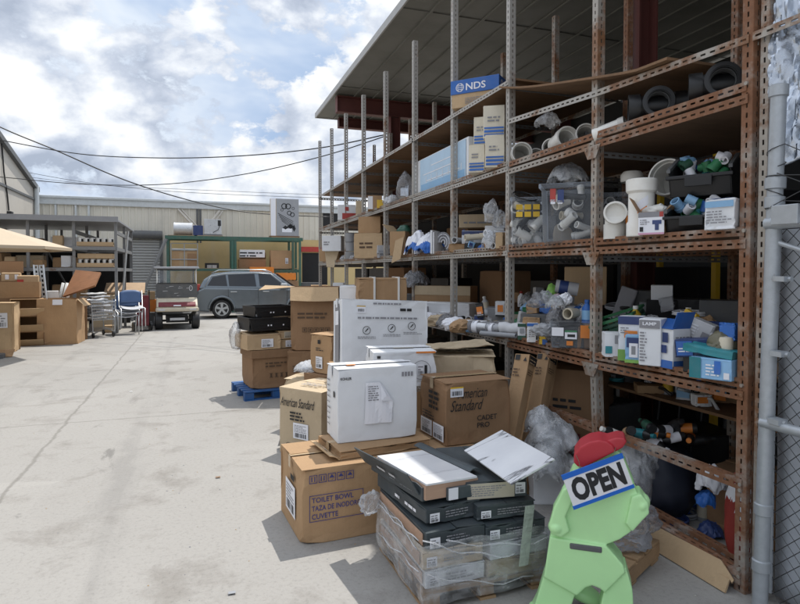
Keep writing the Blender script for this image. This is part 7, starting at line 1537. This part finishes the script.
# ------------------------------------------------------------------ overhead cables
def cable(label,pts,r):
    P=[pz(u,v,d) for u,v,d in pts]; out=[]
    for i in range(len(P)-1):
        a=P[max(0,i-1)];b=P[i];c=P[i+1];e=P[min(len(P)-1,i+2)]
        for k in range(8):
            t=k/8; out.append(.5*((2*b)+(c-a)*t+(2*a-5*b+4*c-e)*t*t+(3*b-a-3*c+e)*t**3))
    out.append(P[-1]); s=MB(); s.tube(out,r,5); tag(s.build('overhead_cable',M['black'],smooth=180),label,'cable')
cable('thick overhead cable sloping down from the left to the warehouse eave',[(-60,95,17),(0,127,18),(55,150,19),(130,182,21),(200,203,24),(255,213,25.6),(330,217,26.5)],.022)
cable('upper overhead cable sagging across the sky to the canopy beam',[(-60,128,17),(0,140,17),(80,154,16.5),(160,158,15.5),(240,156,14.5),(320,148,13.3),(384,135,12.6)],.014)
cable('lower overhead cable sagging across the sky to the canopy beam',[(-60,172,18),(0,177,18),(80,184,17.5),(160,184.5,16.5),(240,175,15),(320,157,13.4),(386,136,12.65)],.012)
cable('faint thin overhead line far behind the warehouse',[(20,171,60),(90,183,60),(180,192,60),(330,198,60),(420,198,60)],.022)
cable('faint thin overhead line just under the other faint one',[(20,176,62),(100,185,62),(200,190,62),(330,195,62),(420,196,62)],.02)

# litter on the yard
s=MB(); rl=random.Random(3)
for i in range(420):
    y=2.2+22*rl.random()**1.8; x=rl.uniform(-.62*y-1,.30+ .02*y) if i%4 else rl.uniform(-.3,2.4)
    if i%4==0: y=rl.uniform(2.0,5.5)
    r=rl.uniform(.002,.006)*(1+y*.05); a=rl.random()*6
    s.add([(x+r*math.cos(a),y+r*math.sin(a),.001),(x+r*math.cos(a+2.1),y+r*1.3*math.sin(a+2.1),.001),(x+r*1.4*math.cos(a+4.2),y+r*math.sin(a+4.2),.001),(x,y,r*.9)],[(0,1,3),(1,2,3),(2,0,3)],rl.choice((0,0,1,2)))
tag(s.build('litter',[M['grey'],M['card_light'],M['wall_grey']]),'scattered grit and tiny scraps on the yard concrete','litter',kind='stuff')
for k,(u,v,m,lab) in enumerate(((218,478,'card_dark','small brown leaf like scrap on the open concrete left of the boxes'),(232,594,'grey','tiny grey chip on the concrete at the bottom of the yard'),(131,392,'paper','little white paper scrap out on the middle of the yard'),(15,357,'card_light','pale torn strip on the ground by the crushed carton'))):
    p=px(u,v,0); s=MB(); s.grid(lambda a,c:(-.018+.036*a,-.012+.024*c,.003+.006*mn.noise((a*3,c*3,k))+.006),3,3); o=s.build('paper_scrap',M[m],solid=.001); o.location=p; tag(o,lab,'scrap')
# ------------------------------------------------------------------ smaller stock filling the shelves
USED=set(); CR_=random.Random(77)
KCOL=dict(white='white_card',grey='grey',black='black',kraft='card',brown='card_dark',beige='card_beige',blue='blue',navy='navy',teal='teal',green='green',silver='silver',red='red_dull',cream='cream',yellow='yellow',orange='orange',sky='sky')
KN=dict(kraft='kraft brown',sky='pale blue')
def clutter(where,pts,cols,kinds):
    for (u,v,X,z) in pts:
        for _ in range(60):
            c=CR_.choice(cols); k=CR_.choice(kinds); adj=CR_.choice(['small','tilted','half hidden','leaning','dusty','squat','narrow','worn'])
            lab=f'{adj} {KN.get(c,c)} {k} {where}'
            if lab not in USED: break
        USED.add(lab)
        Y=Yat(u,X); base=Vector((X,Y,z)); yaw=-math.atan2(X,Y)+CR_.uniform(-.7,.7); m=M[KCOL[c]]
        tx,ty=(CR_.uniform(-.25,.25),CR_.uniform(-.35,.35)) if adj in('tilted','leaning') else (0,0)
        up=.0 if tx==0 else .03
        if k in('box','packet','carton'):
            W,D,H=CR_.uniform(.07,.16),CR_.uniform(.05,.12),CR_.uniform(.07,.17)
            if k=='packet': D=.03
            if k=='carton': W*=1.4; H*=1.2
            nm={'box':'stock_box','packet':'packet','carton':'stock_carton'}[k]
            t=carton(nm,lab,base+Vector((0,0,up)),yaw,W,D,H,mat=m,cat=k,lid=False,amp=.006)
            t.rotation_euler=(tx,ty,yaw)
            b=[o for o in ('paper','navy','ink_grey','orange','sky','cream') if o!=KCOL[c]]
            q=CR_.random()
            if q<.6: panel(t,'f',-W*.42,W*CR_.uniform(0,.42),H*CR_.uniform(.1,.5),H*CR_.uniform(.6,.92),CR_.choice(b))
            if q>.3: lines(t,'f',-W*.4,W*.4,H*.12,H*.4,3,'ink_grey' if c not in('black','navy') else 'paper',seed=len(USED),lift=.0016)
        elif k in('pipe piece','coupling'):
            r=CR_.uniform(.02,.045); L=CR_.uniform(.10,.26); s=MB(); s.pipe((-L/2,0,0),(L/2,0,0),r,r*.84,18); s.pipe((-L/2-.003,0,0),(-L/2+.05,0,0),r*1.15,r*.85,18)
            if k=='coupling': s.pipe((L/2-.05,0,0),(L/2+.003,0,0),r*1.15,r*.85,18)
            o=s.build('pipe_piece' if k=='pipe piece' else 'coupling',m,smooth=40); o.location=base+Vector((0,0,r*1.1+up)); o.rotation_euler=(0,ty*.6,yaw+.6); tag(o,lab,'pipe')
        elif k=='bottle':
            t=thing('bottle',lab,'bottle',base+Vector((0,0,.03 if tx else 0)),yaw); t.rotation_euler=(tx*2.4,ty*2.4,yaw); h=CR_.uniform(.12,.2); r=h*.22
            s=MB(); s.lathe([(0,0),(r,0),(r*1.03,.005),(r,h*.66),(r*.4,h*.82),(r*.4,h*.9),(0,h*.9)],16); s.build('bottle_body',m,t,smooth=40); s=MB(); s.lathe([(r*.5,h*.86),(r*.5,h),(0,h)],12); s.build('bottle_cap',M[CR_.choice(['white','black','red_dull','blue'])],t,smooth=40); s=MB(); s.lathe([(r*1.04,h*.15),(r*1.04,h*.55)],16); s.build('bottle_label',M[CR_.choice(['paper','yellow','cream','sky'])],t,smooth=180)
        elif k=='coil':
            r=CR_.uniform(.05,.09); s=MB(); s.tube([(r*(1+.06*math.sin(a*1.7))*math.cos(a),r*math.sin(a),.012+.006*a/6.28+.01*math.sin(a*.7)) for a in [i*.35 for i in range(72)]],.007,5); o=s.build('coil',m,smooth=180); o.location=base+Vector((0,0,.0)); o.rotation_euler=(tx,ty,yaw); tag(o,lab,'coil')
        elif k=='bag':
            crumple('plastic_bag',lab,'bag',base,yaw,CR_.uniform(.16,.26),CR_.uniform(.14,.2),CR_.uniform(.07,.12),'film_heavy' if c in('white','silver','grey') else KCOL[c],len(USED)+300,3)
RISE=[]
def grid_pts(u0,u1,n,x0,x1,z,dz=0):
    out=[]
    for i in range(n):
        u=u0+(u1-u0)*(i+CR_.uniform(.1,.9))/n; X=CR_.uniform(x0,x1); d=CR_.choice((0,dz))
        if d: RISE.append((u,X,z,d))
        out.append((u,0,X,z+d+(.004 if d else 0)))
    return out
ALLK=['box','box','packet','bottle','pipe piece','coil','bag']
clutter('toward the back of the lower rusty shelf',grid_pts(612,732,24,2.90,3.4,nD,.16),['white','grey','black','blue','teal','navy','silver','green','kraft','yellow'],ALLK)
clutter('near the front of the lower rusty shelf',grid_pts(608,625,2,2.72,2.8,nD)+grid_pts(690,735,3,2.72,2.85,nD),['white','blue','sky','black','grey'],['packet','bottle','coil'])
clutter('in the heap of the middle lower bay',grid_pts(516,592,30,2.68,3.35,nD,.18),['white','white','grey','silver','blue','green','kraft','sky','red','cream'],ALLK)
clutter('on top of the heap in the middle lower bay',grid_pts(520,590,10,2.95,3.3,nD+.2,0),['white','silver','kraft','blue','cream','grey'],['box','packet','bag','bag','bottle'])
clutter('along the front of the middle lower bay',grid_pts(517,548,4,2.72,2.9,nD,0),['white','silver','cream','sky'],['bag','packet','box'])
clutter('along the front of the roll bay',grid_pts(458,506,7,2.70,2.85,fD,0),['white','silver','cream','grey','kraft'],['bag','packet','pipe piece'])
clutter('deep in the middle lower bay under the third shelf',grid_pts(516,592,9,3.3,3.6,nD+.22,0),['kraft','white','grey','brown','silver'],['carton','box','packet','bag'])
clutter('high up at the back of the lower rusty shelf',grid_pts(612,700,8,3.15,3.4,nD+.26,0),['grey','black','white','silver','kraft'],['box','packet','pipe piece','coil'])
clutter('in the roll bay of the lower shelf',grid_pts(458,506,16,2.72,3.3,fD,.1),['white','grey','kraft','beige','silver','black'],ALLK)
clutter('on the lower shelf under the white bags',grid_pts(424,452,6,2.7,3.2,fD,.05),['white','kraft','beige','blue','grey'],ALLK)
clutter('among the jars of the third shelf',grid_pts(456,506,22,2.68,3.15,fC,.09),['white','silver','cream','grey','blue','sky','kraft'],['box','packet','pipe piece','coupling','bag','bottle'])
clutter('by the curled catalogues of the third shelf',grid_pts(416,452,12,2.68,3.1,fC,.1),['white','silver','kraft','blue','grey','beige'],['box','packet','bag','coil'])
clutter('on the third shelf in the far bays',grid_pts(326,412,12,2.7,3.1,fC,.06),['white','silver','kraft','brown','grey','beige'],['box','carton','bag','pipe piece'])
clutter('on the second shelf in the far bays',grid_pts(330,405,8,2.7,3.2,fB,0),['white','kraft','brown','grey','beige','blue'],['carton','box','bag'])
clutter('on the rusty shelf behind the big fittings',grid_pts(606,732,9,2.95,3.35,nC,.1),['white','grey','black','silver','cream'],['pipe piece','coupling','box','bag'])
clutter('on the rusty shelf around the clear tubs',grid_pts(514,596,5,3.05,3.4,nC,.2),['white','grey','black','silver'],['pipe piece','coupling','coil'])
clutter('on the upper rusty shelf',grid_pts(516,730,9,2.9,3.4,nB,.0),['white','grey','black','silver','cream'],['pipe piece','coupling','coil','box'])
clutter('on the plank behind the red cap',grid_pts(612,730,30,3.2,3.8,.747,.06),['black','grey','white','orange','navy','silver','teal'],['bottle','bottle','box','coil','pipe piece','packet'])
clutter('on the floor under the rusty rack',grid_pts(650,732,8,2.95,3.4,.0,0),['black','grey','white','blue','brown','navy'],['box','bag','coil','carton','bottle'])
clutter('on the floor beneath the roll bay',grid_pts(440,590,9,2.75,3.2,.0,.0),['kraft','brown','black','grey','beige'],['carton','carton','box','bag'])
for k,(y,l) in enumerate(((9.8,'third'),(10.9,'second'),(12.0,'last'))):
    sbox('back_carton',f'dim carton at the rear of the lower shelf, {l} bay of the far end',(Vector((3.5,y,fD)),R(-90),1.0,.4,.66),mat=['card_dark','grey_dark','black'][k])  # dark cartons added so the gap at the far end stays dark
for q,(u,X,z,d) in enumerate(RISE):     # what the upper items stand on
    c=['kraft','brown','grey','black','beige'][q%5]; t=carton('stock_carton','low %s carton carrying smaller stock on the racks'%KN.get(c,c),(X,Yat(u,X),z),-math.atan2(X,Yat(u,X))+CR_.uniform(-.5,.5),CR_.uniform(.15,.22),CR_.uniform(.13,.2),d,mat=KCOL[c],lid=False,cat='carton',group='low %s cartons under the small stock'%KN.get(c,c))
# dim stock deep behind the rusty rack
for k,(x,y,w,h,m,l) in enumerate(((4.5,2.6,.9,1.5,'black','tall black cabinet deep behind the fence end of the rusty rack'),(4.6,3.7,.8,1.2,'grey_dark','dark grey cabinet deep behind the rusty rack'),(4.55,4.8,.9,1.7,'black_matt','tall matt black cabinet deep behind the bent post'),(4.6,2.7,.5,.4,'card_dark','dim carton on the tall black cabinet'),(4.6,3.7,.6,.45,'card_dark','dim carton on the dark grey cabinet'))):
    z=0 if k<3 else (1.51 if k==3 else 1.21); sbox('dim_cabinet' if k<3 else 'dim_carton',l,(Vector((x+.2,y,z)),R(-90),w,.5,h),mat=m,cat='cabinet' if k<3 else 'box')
